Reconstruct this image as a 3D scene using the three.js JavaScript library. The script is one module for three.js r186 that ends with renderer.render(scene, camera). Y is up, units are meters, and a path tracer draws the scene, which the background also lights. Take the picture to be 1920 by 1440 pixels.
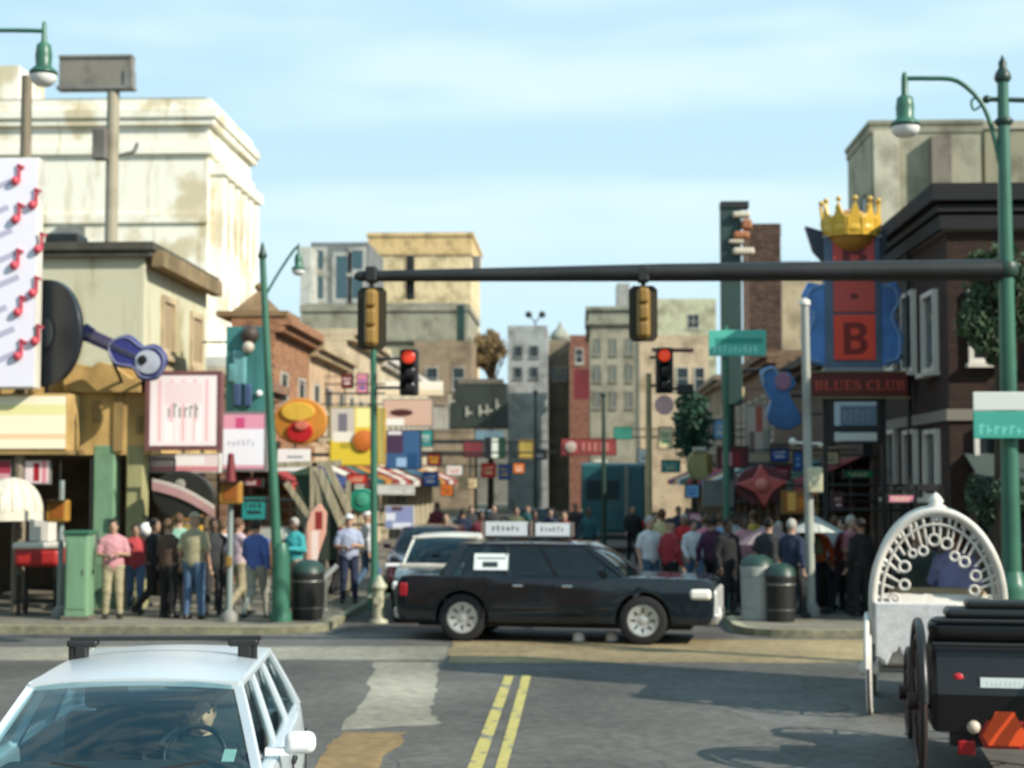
import * as THREE from 'three';
import { mergeGeometries, mergeVertices, toCreasedNormals } from 'three/addons/utils/BufferGeometryUtils.js';
import { RoundedBoxGeometry } from 'three/addons/geometries/RoundedBoxGeometry.js';
import { TessellateModifier } from 'three/addons/modifiers/TessellateModifier.js';

// ------------------------------------------------------------------ camera, sky, sun, exposure
const scene = new THREE.Scene();
const H = 2.6, F = 3000;                                   // eye height (m), focal length in photo pixels
const camera = new THREE.PerspectiveCamera(2 * Math.atan(720 / F) * 180 / Math.PI, 4 / 3, 0.1, 3000);
const YAW = Math.atan(125 / F), PITCH = Math.atan(180 / F);
camera.position.set(0, H, 0);
camera.rotation.set(PITCH, YAW, 0, 'YXZ');
camera.updateMatrixWorld(true);
camera.focus = 5.6; camera.userData.fStop = 3.4;

const renderer = new THREE.WebGLRenderer({ antialias: true });
renderer.toneMapping = THREE.LinearToneMapping;
renderer.toneMappingExposure = 1.22;
renderer.shadowMap.enabled = true;

// seeded random and value noise
let seed = 12345;
const rnd = () => { seed = (seed * 1664525 + 1013904223) >>> 0; return seed / 4294967296; };
const rr = (a, b) => a + (b - a) * rnd();
const perm = new Uint16Array(512); { const p = [...Array(256).keys()]; for (let i = 255; i > 0; i--) { const j = Math.floor(rnd() * (i + 1)); [p[i], p[j]] = [p[j], p[i]]; } for (let i = 0; i < 512; i++) perm[i] = p[i & 255]; }
function vnoise(x, y, per) {                                // tileable value noise
  const xi = Math.floor(x), yi = Math.floor(y), fx = x - xi, fy = y - yi, m = (a) => ((a % per) + per) % per;
  const s = (t) => t * t * (3 - 2 * t), g = (a, b) => perm[perm[m(a) & 255] + (m(b) & 255)] / 255;
  const u = s(fx), v = s(fy);
  return (g(xi, yi) * (1 - u) + g(xi + 1, yi) * u) * (1 - v) + (g(xi, yi + 1) * (1 - u) + g(xi + 1, yi + 1) * u) * v;
}
const fbm = (x, y, per, oct) => { let a = 0, w = 0.5, n = 0; for (let i = 0; i < oct; i++) { a += w * vnoise(x, y, per); n += w; x *= 2; y *= 2; per *= 2; w *= 0.55; } return a / n; };

const SUN = new THREE.Vector3(Math.cos(0.57) * Math.cos(0.5), Math.sin(0.57), Math.cos(0.57) * Math.sin(0.5));
const sun = new THREE.DirectionalLight(new THREE.Color().setRGB(1, 0.92, 0.79), 5);
sun.name = 'sun'; sun.position.copy(SUN).multiplyScalar(200); sun.castShadow = true;
Object.assign(sun.shadow.camera, { left: -120, right: 120, top: 120, bottom: -120, far: 500 }); sun.shadow.radius = 1;
scene.add(sun); scene.add(sun.target);
{
  const w = 1024, h = 512, d = new Float32Array(w * h * 4);
  for (let j = 0; j < h; j++) for (let i = 0; i < w; i++) {
    const el = (j + 0.5) / h * 180 - 90, az = i / w, e = Math.max(0, el) / 90;
    const t = Math.pow(e, 0.6);
    let r = 0.64 - 0.52 * t, g = 0.83 - 0.42 * t, b = 0.90 - 0.25 * t;
    const band = 0.5 + 0.5 * fbm(az * 22, el * 0.55, 22, 4);                     // thin streaks of high cloud
    const c = THREE.MathUtils.smoothstep(fbm(az * 16 + 3, el * 0.42 + 7, 16, 5), 0.42, 0.7) * 0.85 * band * THREE.MathUtils.smoothstep(el, 3, 12);
    r += (0.76 - r) * c; g += (0.9 - g) * c; b += (0.92 - b) * c;
    if (el < 0) { r = 0.32; g = 0.33; b = 0.33; }
    d.set([r, g, b, 1], (j * w + i) * 4);
  }
  const sky = new THREE.DataTexture(d, w, h, THREE.RGBAFormat, THREE.FloatType);
  sky.mapping = THREE.EquirectangularReflectionMapping; sky.magFilter = THREE.LinearFilter; sky.minFilter = THREE.LinearFilter; sky.needsUpdate = true;
  scene.background = sky; scene.environment = sky;
}

// ------------------------------------------------------------------ helpers
const V = (x, y, z) => new THREE.Vector3(x, y, z);
function P(px, py, d) {                                     // the point seen at a photo pixel, on the plane z = -d
  const v = V((px - 960) / F, -(py - 720) / F, -1).applyQuaternion(camera.quaternion);
  return v.multiplyScalar(-d / v.z).add(camera.position);
}
const X = (px, d, py = 900) => P(px, py, d).x, Y = (py, d, px = 1000) => P(px, py, d).y;
const zAt = (px, x) => { let d = 30; for (let i = 0; i < 30; i++) d = x / X(px, 1); return d; };      // depth at which the plane x = const is seen in column px

const taken = {};
const numbered = (n) => { const k = taken[n] = (taken[n] ?? -1) + 1; return k ? n + '_' + String(k).padStart(3, '0') : n; };
function tag(o, label, category, group) { o.userData.label = label; o.userData.category = category; if (group) o.userData.group = group; return o; }
function thing(name, label, category, [x, y, z] = [0, 0, 0], turn = 0, group) {
  const o = new THREE.Group(); o.name = numbered(name); o.position.set(x, y, z); o.rotation.y = turn; scene.add(o);
  return tag(o, label, category, group);
}
const clean = (g) => { g = g.index ? g.toNonIndexed() : g; for (const k of Object.keys(g.attributes)) if (!['position', 'normal', 'uv'].includes(k)) g.deleteAttribute(k); if (!g.attributes.normal) g.computeVertexNormals(); if (!g.attributes.uv) g.setAttribute('uv', new THREE.BufferAttribute(new Float32Array(g.attributes.position.count * 2), 2)); return g; };
function boxUV(g) {                                          // uv in metres, by the way each face looks
  const p = g.attributes.position, n = g.attributes.normal, u = g.attributes.uv;
  for (let i = 0; i < p.count; i++) {
    const ax = Math.abs(n.getX(i)), ay = Math.abs(n.getY(i)), az = Math.abs(n.getZ(i));
    if (ay >= ax && ay >= az) u.setXY(i, p.getX(i), p.getZ(i)); else if (ax >= az) u.setXY(i, p.getZ(i), p.getY(i)); else u.setXY(i, p.getX(i), p.getY(i));
  }
  return g;
}
const SPLIT = new Set(['bracket', 'pole_band', 'canopy_post', 'arm', 'leg', 'clamp', 'foot', 'signal_bracket', 'side_post', 'dark_wing', 'band', 'axle', 'hood', 'outlet', 'letter', 'vertical_slot', 'rib']);
function part(parent, name, m, geos, keepUV, label) {
  if (Array.isArray(geos) && geos.length > 1 && SPLIT.has(name)) { let o; for (const q of geos) o = part(parent, name, m, q, keepUV, label); return o; }
  const list = (Array.isArray(geos) ? geos : [geos]).map(clean);
  const g = list.length > 1 ? mergeGeometries(list, false) : list[0];
  if (!keepUV) boxUV(g);
  const o = new THREE.Mesh(g, m); o.name = name; o.castShadow = o.receiveShadow = true; parent.add(o);
  if (label) o.userData.label = label;
  return o;
}
const struct = (name, m, geos, parent = scene) => { const o = part(parent, parent === scene ? numbered(name) : name, m, geos); if (parent === scene) o.userData.kind = 'structure'; return o; };
const B = (w, h, d, x = 0, y = 0, z = 0, ry = 0, rz = 0, rx = 0) => { const g = new THREE.BoxGeometry(w, h, d); if (rx) g.rotateX(rx); if (rz) g.rotateZ(rz); if (ry) g.rotateY(ry); return g.translate(x, y, z); };
const RB = (w, h, d, r, x = 0, y = 0, z = 0) => new RoundedBoxGeometry(w, h, d, 3, Math.min(r, w / 2.01, h / 2.01, d / 2.01)).translate(x, y, z);
function bar(a, b, r0, r1 = r0, n = 10) { const d = b.clone().sub(a), g = new THREE.CylinderGeometry(r1, r0, d.length(), n); g.applyQuaternion(new THREE.Quaternion().setFromUnitVectors(V(0, 1, 0), d.clone().normalize())); const m = a.clone().add(b).multiplyScalar(0.5); return g.translate(m.x, m.y, m.z); }
const tube = (pts, r, seg = 24, n = 8) => new THREE.TubeGeometry(new THREE.CatmullRomCurve3(pts), seg, r, n, false);
const lathe = (pts, n = 20, x = 0, y = 0, z = 0) => new THREE.LatheGeometry(pts.map(([a, b]) => new THREE.Vector2(a, b)), n).translate(x, y, z);
const S = (pts) => { const s = new THREE.Shape(); pts.forEach(([a, b], i) => i ? s.lineTo(a, b) : s.moveTo(a, b)); return s; };
const ext = (shape, depth, bevel = 0, seg = 8) => new THREE.ExtrudeGeometry(shape, { depth, bevelEnabled: bevel > 0, bevelSize: bevel, bevelThickness: bevel, bevelSegments: 2, curveSegments: seg });
const sphere = (r, x, y, z, n = 14) => new THREE.SphereGeometry(r, n, Math.ceil(n * 0.7)).translate(x, y, z);

// ------------------------------------------------------------------ textures and materials
const lin = (c) => new THREE.Color().setRGB(...c);
function dataTex(n, fn, srgb) {
  const d = new Uint8Array(n * n * 4);
  for (let j = 0; j < n; j++) for (let i = 0; i < n; i++) { const c = fn(i / n, j / n); d.set([c[0], c[1], c[2], 255].map((v) => Math.max(0, Math.min(255, v))), (j * n + i) * 4); }
  const t = new THREE.DataTexture(d, n, n); t.wrapS = t.wrapT = THREE.RepeatWrapping; t.magFilter = THREE.LinearFilter; t.minFilter = THREE.LinearMipmapLinearFilter; t.generateMipmaps = true;
  if (srgb) t.colorSpace = THREE.SRGBColorSpace; t.needsUpdate = true; return t;
}
const scaled = (t, s) => { const c = t.clone(); c.repeat.set(s, s); c.needsUpdate = true; return c; };
const grimeT = dataTex(512, (u, v) => { const a = fbm(u * 6, v * 6, 6, 6), b = fbm(u * 24 + 5, v * 5, 24, 4), k = 225 - 70 * Math.max(0, a - 0.45) * 2 - 45 * Math.max(0, b - 0.5); return [k + 8, k + 3, k - 6]; }, true);
const stainT = dataTex(512, (u, v) => { const a = fbm(u * 5 + 2, v * 5, 5, 6), b = fbm(u * 30, v * 4, 30, 4); const s = THREE.MathUtils.smoothstep(a, 0.5, 0.72) * 0.8 + THREE.MathUtils.smoothstep(b, 0.58, 0.8) * 0.4; return [250 - 44 * s, 249 - 56 * s, 243 - 78 * s]; }, true);
const asphT = dataTex(1024, (u, v) => {
  const a = fbm(u * 5, v * 5, 5, 6), g = fbm(u * 120, v * 120, 120, 2), crack = Math.abs(fbm(u * 5 + 1, v * 5, 5, 4) - 0.5);
  let k = 195 + (a - 0.5) * 120 + (g - 0.5) * 60; if (crack < 0.004 && fbm(u * 4 + 9, v * 4, 4, 3) > 0.56) k *= 0.75; return [k + 3, k + 1, k - 4];
}, true);
const asphB = dataTex(512, (u, v) => { const k = 128 + (fbm(u * 90, v * 90, 90, 3) - 0.5) * 180; return [k, k, k]; });
const brickT = dataTex(512, (u, v) => {                       // far brickwork: 2 m square
  const row = Math.floor(v * 26), off = row % 2 ? 0.5 : 0, bx = u * 9 + off, fx = bx - Math.floor(bx), fy = v * 26 - row;
  const m = fx < 0.06 || fy < 0.16, t = vnoise(Math.floor(bx) * 1.7 + 0.5, row * 2.3 + 0.5, 256), k = m ? 178 : 205 + (t - 0.5) * 90 + (fbm(u * 8, v * 8, 8, 4) - 0.5) * 50;
  return m ? [k, k * 0.98, k * 0.95] : [k, k * 0.97, k * 0.95];
}, true);
const woodT = dataTex(256, (u, v) => { const k = 205 + (fbm(u * 40, v * 3, 40, 4) - 0.5) * 110; return [k, k * 0.96, k * 0.9]; }, true);
const clothT = dataTex(256, (u, v) => { const k = 232 + (fbm(u * 10, v * 10, 10, 5) - 0.5) * 40; return [k, k, k]; }, true);
const fineB = dataTex(256, (u, v) => { const k = 128 + (fbm(u * 40, v * 40, 40, 3) - 0.5) * 160; return [k, k, k]; });
const wornT = dataTex(512, (u, v) => { const w = THREE.MathUtils.smoothstep(fbm(u * 12, v * 12, 12, 5), 0.56, 0.68), g = (fbm(u * 60, v * 60, 60, 2) - 0.5) * 40; return [[178, 114], [166, 112], [96, 106]].map(([p, q]) => p + (q - p) * w + g); }, true);
const T = { worn: scaled(wornT, 0.5), grime: scaled(grimeT, 0.22), stain: scaled(stainT, 0.12), asph: scaled(asphT, 0.09), asphB: scaled(asphB, 0.9), brick: scaled(brickT, 0.5), wood: scaled(woodT, 0.6), cloth: scaled(clothT, 1.6), fine: scaled(fineB, 1.2) };
const std = (c, rough = 0.8, o = {}) => new THREE.MeshStandardMaterial({ color: lin(c), roughness: rough, ...o });
const wall = (c, map = T.grime) => std(c, 0.9, { map, bumpMap: T.fine, bumpScale: 0.006 });
const paint = (c, rough = 0.45, o = {}) => std(c, rough, { map: T.grime, ...o });
const M = {
  asphalt: std([0.17, 0.168, 0.16], 0.92, { map: T.asph, bumpMap: T.asphB, bumpScale: 0.008 }),
  asphaltDark: std([0.06, 0.067, 0.075], 0.9, { map: T.asph, bumpMap: T.asphB, bumpScale: 0.008 }),
  concrete: std([0.45, 0.43, 0.35], 0.92, { map: T.asph, bumpMap: T.fine, bumpScale: 0.003 }),
  sand: std([0.4, 0.27, 0.12], 0.95, { map: T.asph, bumpMap: T.asphB, bumpScale: 0.006 }),
  cross: std([0.46, 0.36, 0.2], 0.92, { map: T.asph }),
  brickRoad: std([0.12, 0.105, 0.1], 0.92, { map: T.asph }),
  pavement: std([0.27, 0.25, 0.2], 0.92, { map: T.asph, bumpMap: T.fine, bumpScale: 0.004 }),
  kerb: std([0.5, 0.49, 0.34], 0.9, { map: T.asph }),
  yellow: std([1, 1, 1], 0.85, { map: T.worn }),
  green: paint([0.05, 0.19, 0.135], 0.38), greenPale: paint([0.22, 0.42, 0.28], 0.5), greenDark: paint([0.02, 0.06, 0.05], 0.45),
  black: paint([0.018, 0.019, 0.02], 0.45), darkMetal: paint([0.03, 0.034, 0.037], 0.5, { metalness: 0.2 }), steel: std([0.35, 0.37, 0.38], 0.4, { metalness: 0.7, map: T.grime }), grey: paint([0.28, 0.29, 0.29], 0.6),
  white: paint([0.82, 0.82, 0.8], 0.5), cream: paint([0.72, 0.66, 0.5], 0.6), rubber: std([0.015, 0.015, 0.016], 0.85), chrome: std([0.75, 0.76, 0.77], 0.18, { metalness: 1 }),
  signalYellow: paint([0.33, 0.2, 0.05], 0.42), frame: paint([0.6, 0.6, 0.57], 0.6), dark: std([0.012, 0.013, 0.014], 0.9), glassDark: new THREE.MeshPhysicalMaterial({ color: lin([0.03, 0.045, 0.05]), roughness: 0.08, metalness: 0, specularIntensity: 1 }),
  redLamp: new THREE.MeshStandardMaterial({ color: lin([0.5, 0.03, 0.02]), emissive: lin([1, 0.09, 0.03]), emissiveIntensity: 0.4, roughness: 0.3 }),
  lensDark: std([0.02, 0.02, 0.02], 0.25), gold: paint([0.85, 0.54, 0.07], 0.4), globe: new THREE.MeshPhysicalMaterial({ color: lin([0.85, 0.85, 0.82]), roughness: 0.35 }),
};
const shopGlass = new THREE.MeshPhysicalMaterial({ color: lin([0.75, 0.8, 0.8]), roughness: 0.04, transmission: 1, thickness: 0, ior: 1.5 });
const pane = new THREE.MeshPhysicalMaterial({ color: lin([0.02, 0.027, 0.03]), roughness: 0.06, specularIntensity: 1 });

// a canvas print for one sign face
function print(w, h, draw) {
  const c = document.createElement('canvas'); c.width = w; c.height = h; const x = c.getContext('2d'); draw(x, w, h);
  const t = new THREE.CanvasTexture(c); t.colorSpace = THREE.SRGBColorSpace; return t;
}
const printed = (w, h, draw, rough = 0.5) => new THREE.MeshStandardMaterial({ map: print(w, h, draw), roughness: rough });
function scribble(x, col, x0, y0, w, h, n, thick) { x.fillStyle = col; for (let i = 0; i < n; i++) { const a = x0 + w * i / n; const hh = h * rr(0.6, 1); x.fillRect(a, y0 + (h - hh), w / n * rr(0.25, 0.45), hh); if (rnd() < 0.7) x.fillRect(a, y0 + h * rr(0, 0.7), w / n * 0.7, thick ?? h * 0.18); } }

// a naive surface-net mesher for smooth bodies
function mesher(fn, mn, mx, cell) {
  const n = [0, 1, 2].map((k) => Math.ceil((mx[k] - mn[k]) / cell) + 1), [nx, ny, nz] = n, val = new Float32Array(nx * ny * nz);
  for (let k = 0, i = 0; k < nz; k++) for (let j = 0; j < ny; j++) for (let a = 0; a < nx; a++, i++) val[i] = fn(mn[0] + a * cell, mn[1] + j * cell, mn[2] + k * cell);
  const id = new Int32Array(nx * ny * nz).fill(-1), pos = [], idx = [], sy = nx, sz = nx * ny;
  const C = [0, 1, sy, sy + 1, sz, sz + 1, sz + sy, sz + sy + 1], E = [[0, 1], [2, 3], [4, 5], [6, 7], [0, 2], [1, 3], [4, 6], [5, 7], [0, 4], [1, 5], [2, 6], [3, 7]];
  for (let k = 0; k < nz - 1; k++) for (let j = 0; j < ny - 1; j++) for (let a = 0; a < nx - 1; a++) {
    const i = a + j * sy + k * sz; let inside = 0; for (const c of C) if (val[i + c] < 0) inside++;
    if (!inside || inside === 8) continue;
    let x = 0, y = 0, z = 0, m = 0;
    for (const [p, q] of E) { const u = val[i + C[p]], v = val[i + C[q]]; if ((u < 0) === (v < 0)) continue; const t = u / (u - v); x += (p & 1) + t * ((q & 1) - (p & 1)); y += (p >> 1 & 1) + t * ((q >> 1 & 1) - (p >> 1 & 1)); z += (p >> 2) + t * ((q >> 2) - (p >> 2)); m++; }
    id[i] = pos.length / 3; pos.push(mn[0] + (a + x / m) * cell, mn[1] + (j + y / m) * cell, mn[2] + (k + z / m) * cell);
  }
  const quad = (a, b, c, d, f) => { if (a < 0 || b < 0 || c < 0 || d < 0) return; f ? idx.push(a, b, c, a, c, d) : idx.push(a, c, b, a, d, c); };
  for (let k = 1; k < nz - 1; k++) for (let j = 1; j < ny - 1; j++) for (let a = 1; a < nx - 1; a++) {
    const i = a + j * sy + k * sz, s = val[i] < 0;
    if (s !== val[i + 1] < 0) quad(id[i - sy - sz], id[i - sz], id[i], id[i - sy], s);
    if (s !== val[i + sy] < 0) quad(id[i - 1 - sz], id[i - 1], id[i], id[i - sz], s);
    if (s !== val[i + sz] < 0) quad(id[i - 1 - sy], id[i - sy], id[i], id[i - 1], s);
  }
  const g = new THREE.BufferGeometry(); g.setAttribute('position', new THREE.Float32BufferAttribute(pos, 3)); g.setIndex(idx); g.computeVertexNormals(); return g;
}
const capD = (x, y, z, a, b, ra, rb) => { const dx = b[0] - a[0], dy = b[1] - a[1], dz = b[2] - a[2], l = dx * dx + dy * dy + dz * dz; let t = l ? ((x - a[0]) * dx + (y - a[1]) * dy + (z - a[2]) * dz) / l : 0; t = t < 0 ? 0 : t > 1 ? 1 : t; return Math.hypot(x - a[0] - dx * t, y - a[1] - dy * t, z - a[2] - dz * t) - ra - (rb - ra) * t; };
const smin = (a, b, k) => { const h = Math.max(k - Math.abs(a - b), 0) / k; return Math.min(a, b) - h * h * k * 0.25; };
const ell = (x, y, z, c, r) => { const k = Math.hypot((x - c[0]) / r[0], (y - c[1]) / r[1], (z - c[2]) / r[2]); return (k - 1) * Math.min(...r); };

// ------------------------------------------------------------------ the ground, roads and pavements
{ const g = new THREE.PlaneGeometry(1600, 1600, 1, 1).rotateX(-Math.PI / 2).translate(0, 0, -500); struct('road', M.asphalt, g); }
function sheet(name, m, pts, lift, label) { const g = new THREE.ShapeGeometry(S(pts.map(([x, z]) => [x, -z]))).rotateX(-Math.PI / 2).translate(0, lift, 0); const o = struct(name, m, g); if (label) o.userData.label = label; return o; }
const gp = (px, py) => { const d = F * H / (py - 900); const p = P(px, py, d); const t = H / (H - p.y); return [p.x * t, p.z * t]; };
const ragged = (pts, k) => { const o = []; pts.forEach((p, i) => { const q = pts[(i + 1) % pts.length], n = 7; for (let j = 0; j < n; j++) { const t = j / n, w = j ? k : 0; o.push([p[0] + (q[0] - p[0]) * t + rr(-w, w), p[1] + (q[1] - p[1]) * t + rr(-w, w)]); } }); return o; };
sheet('crosswalk', M.cross, ragged([gp(838, 1243), gp(1700, 1243), gp(1700, 1199), gp(848, 1201)], 0.05), 0.004);
sheet('crosswalk', M.concrete, ragged([gp(-200, 1238), gp(832, 1238), gp(842, 1212), gp(-200, 1214)], 0.06), 0.004);
sheet('road_patch', M.concrete, ragged([gp(640, 1370), gp(828, 1358), gp(808, 1330), gp(822, 1296), gp(826, 1242), gp(700, 1242), gp(690, 1300)], 0.05), 0.004);
sheet('road_patch', M.sand, ragged([gp(560, 1470), gp(700, 1470), gp(716, 1430), gp(765, 1374), gp(640, 1374), gp(612, 1400)], 0.05), 0.004);
sheet('street_paving', M.brickRoad, [[-4.2, -27.4], [2.6, -27.1], [2.6, -260], [-4.2, -260]], 0.004);
{ const a = gp(866, 1480), b = gp(955, 1268), c = gp(915, 1480), e = gp(982, 1268);
  const line = (p, q, w) => ragged([[p[0] - w, p[1]], [p[0] + w, p[1]], [q[0] + w, q[1]], [q[0] - w, q[1]]], 0.012);
  sheet('lane_line', M.yellow, line([-1.0, 6], [-0.93, b[1]], 0.06), 0.008); sheet('lane_line', M.yellow, line([-0.74, 6], [-0.70, e[1]], 0.06), 0.008); }
function block(x0, x1, z0, z1, corner, m) {                    // a raised pavement with a kerb; corner = [sx, sz] of the rounded corner
  const shape = (i) => { const s = new THREE.Shape(), r = 1.1 - i, a0 = x0 + i * (corner[0] < 0), a1 = x1 - i * (corner[0] > 0), b0 = z0 - i * (corner[1] > 0), b1 = z1 + i * (corner[1] < 0);
    // shape coordinates are (x, -z)
    const cx = corner[0] > 0 ? a1 : a0, cz = corner[1] > 0 ? b0 : b1, ox = corner[0] > 0 ? a0 : a1, oz = corner[1] > 0 ? b1 : b0;
    s.moveTo(ox, -oz); s.lineTo(cx, -oz); s.lineTo(cx, -(cz - corner[1] * r)); s.quadraticCurveTo(cx, -cz, cx - corner[0] * r, -cz); s.lineTo(ox, -cz); s.closePath(); return s; };
  const k = struct('pavement_kerb', M.kerb, ext(shape(0), 0.13, 0, 10).rotateX(-Math.PI / 2)), p = struct('pavement', m, ext(shape(0.17), 0.134, 0, 10).rotateX(-Math.PI / 2));
  return [k, p];
}
block(-70, -4.3, -27.0, -260, [1, 1], M.pavement);
block(2.65, 70, -26.8, -260, [-1, 1], M.pavement);
block(-70, -6.8, 30, -19.5, [1, -1], M.pavement);
block(5.25, 70, 30, -22.4, [-1, -1], M.pavement);

// ------------------------------------------------------------------ buildings
function windowUnit(root, face, u, y, w, h, at, o) {            // face: z+ front, x+ or x- side; u is the coordinate along the face, at the wall plane
  const fm = o.frame ?? M.frame, t = o.t ?? 0.07, dp = o.depth ?? 0.05;
  const place = (g) => { if (face === 'x+') g.rotateY(Math.PI / 2).translate(at, y, u); else if (face === 'x-') g.rotateY(-Math.PI / 2).translate(at, y, u); else g.translate(u, y, at); return g; };
  const fr = [B(w + 2 * t, t, dp, 0, h / 2 + t / 2, dp / 2), B(w + 2 * t, t, dp, 0, -h / 2 - t / 2, dp / 2), B(t, h, dp, -w / 2 - t / 2, 0, dp / 2), B(t, h, dp, w / 2 + t / 2, 0, dp / 2)];
  if (o.mull !== false) { fr.push(B(w, t * 0.7, dp * 0.7, 0, 0.003, dp * 0.42)); if (w > 0.9) fr.push(B(t * 0.6, h, dp * 0.6, 0.002, 0, dp * 0.4)); }
  const f = part(root, 'window', fm, fr.map(place));
  part(f, 'pane', o.pane ?? pane, place(B(w, h, 0.012, 0, 0, 0.012)));
  if (o.sill !== false) part(f, 'sill', fm, place(B(w + 3 * t, t * 0.9, dp * 2, 0, -h / 2 - t * 1.5, dp)));
  return f;
}
function building(o) {
  const { x0, x1, zf, zb, h } = o, g = thing(o.name, o.label, o.cat ?? 'building', [(x0 + x1) / 2, 0, (zf + zb) / 2]), w = x1 - x0, dz = zf - zb;
  const cx = (x0 + x1) / 2, cz = (zf + zb) / 2;
  part(g, 'wall', o.wall, B(w, h, dz, 0, h / 2, 0));
  if (o.base) part(g, 'plinth', o.baseM, B(w + 0.1, o.base, dz + 0.1, 0, o.base / 2, 0));
  part(g, 'roof', o.roofM ?? M.grey, B(w - 0.3, 0.12, dz - 0.3, 0, h + 0.063, 0));
  if (o.cornice) { const c = o.cornice; let y = h - (c.drop ?? 0); const gs = []; for (const [ch, co] of c.steps) { gs.push(B(w + 2 * co, ch, dz + 2 * co, 0, y + ch / 2, 0)); y += ch + 0.0; } part(g, 'cornice', c.m, gs); }
  else part(g, 'parapet', o.wall, [B(w + 0.03, 0.5, 0.25, 0, h + 0.25, dz / 2 - 0.11), B(w + 0.03, 0.5, 0.25, 0, h + 0.25, -dz / 2 + 0.11), B(0.25, 0.5, dz - 0.5, w / 2 - 0.11, h + 0.25, 0), B(0.25, 0.5, dz - 0.5, -w / 2 + 0.11, h + 0.25, 0)]);
  for (const [px0, px1, py0, py1] of o.front ?? []) { const a = P(px0, py0, -zf), b = P(px1, py1, -zf); windowUnit(g, 'z+', (a.x + b.x) / 2 - cx, (a.y + b.y) / 2, Math.abs(b.x - a.x), Math.abs(a.y - b.y), dz / 2, o.win ?? {}); }
  for (const [z, y, ww, hh] of o.east ?? []) windowUnit(g, 'x+', z - cz, y, ww, hh, w / 2, o.winE ?? o.win ?? {});
  for (const [z, y, ww, hh] of o.west ?? []) windowUnit(g, 'x-', z - cz, y, ww, hh, -w / 2, o.win ?? {});
  return g;
}
// --- left: the big cream theatre behind
const creamW = wall([0.87, 0.845, 0.765], T.stain);
{
  const x1 = -16, zf = -zAt(383, -16), zb = -zAt(462, -16), h = Y(180, -zf), g = building({ name: 'theatre_building', label: 'tall cream stained theatre block rising behind the low corner shops', x0: -34, x1, zf, zb, h, wall: creamW,
    cornice: { m: creamW, drop: 2.4, steps: [[0.35, 0.2], [0.9, 0.05], [0.3, 0.3], [0.35, 0.42], [0.5, 0.12]] }, win: { frame: creamW, mull: false } });
  const w = 18, dz = zf - zb, n = 6;
  for (let i = 0; i < n; i++) { const z = dz / 2 - 0.9 - i * (dz - 1.8) / (n - 1); part(g, 'pilaster', creamW, [B(0.6, h - 3.4, 0.85, w / 2 + 0.28, (h - 3.4) / 2 + 0.3, z), B(0.85, 0.45, 1.1, w / 2 + 0.32, h - 2.98, z)]); if (i < n - 1) { const zz = z - (dz - 1.8) / (n - 1) / 2; for (const yy of [5, 9, 13]) windowUnit(g, 'x+', zz, yy, 0.75, 2.1, w / 2, { frame: creamW, mull: false, t: 0.12, depth: 0.1, pane: std([0.35, 0.31, 0.24], 0.5) }); } }
  part(g, 'string_course', creamW, B(w + 0.1, 0.4, 0.12, 0, h - 5.2, dz / 2 + 0.06));
  part(g, 'penthouse', creamW, B(6.5, 2.0, 3.5, w / 2 - 12.2, h + 1.0, 1));
  const a = P(108, 425, -zf), b = P(160, 452, -zf); part(g, 'vent', M.grey, B(b.x - a.x, a.y - b.y, 0.2, (a.x + b.x) / 2 + 25, (a.y + b.y) / 2, dz / 2 + 0.09));
}
// --- left: two-storey beige building
{
  const x1 = -11, zf = -zAt(265, -11), zb = -zAt(384, -11), h = Y(478, -zf);
  const W1 = wall([0.56, 0.55, 0.42], T.stain), tanT = wall([0.34, 0.26, 0.15]);
  const L = zf - zb, g = building({ name: 'two_storey_building', label: 'two storey beige building with dark flat cornice and brown blind windows', x0: -22, x1, zf, zb, h, wall: W1, cornice: { m: wall([0.1, 0.1, 0.085]), drop: 0, steps: [[0.16, 0.22], [0.2, 0.3]] },
    winE: { frame: wall([0.66, 0.55, 0.38]), mull: false, t: 0.16, depth: 0.08, pane: std([0.33, 0.25, 0.15], 0.8) },
    east: [[zf - L * 0.34, 6.7, 1.05, 1.25], [zf - L * 0.34, 5.0, 1.05, 0.9], [zf - L * 0.8, 6.6, 1.05, 1.25], [zf - L * 0.8, 4.9, 1.05, 0.9]] });
  part(g, 'cornice_side', tanT, B(0.3, 0.42, L - 0.1, 5.5 + 0.33, h - 0.02, 0));
  part(g, 'roof_vent', M.black, RB(0.9, 0.35, 0.8, 0.08, 5.5 - 2.2, h + 0.5, L / 2 - 0.6));
}
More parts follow.
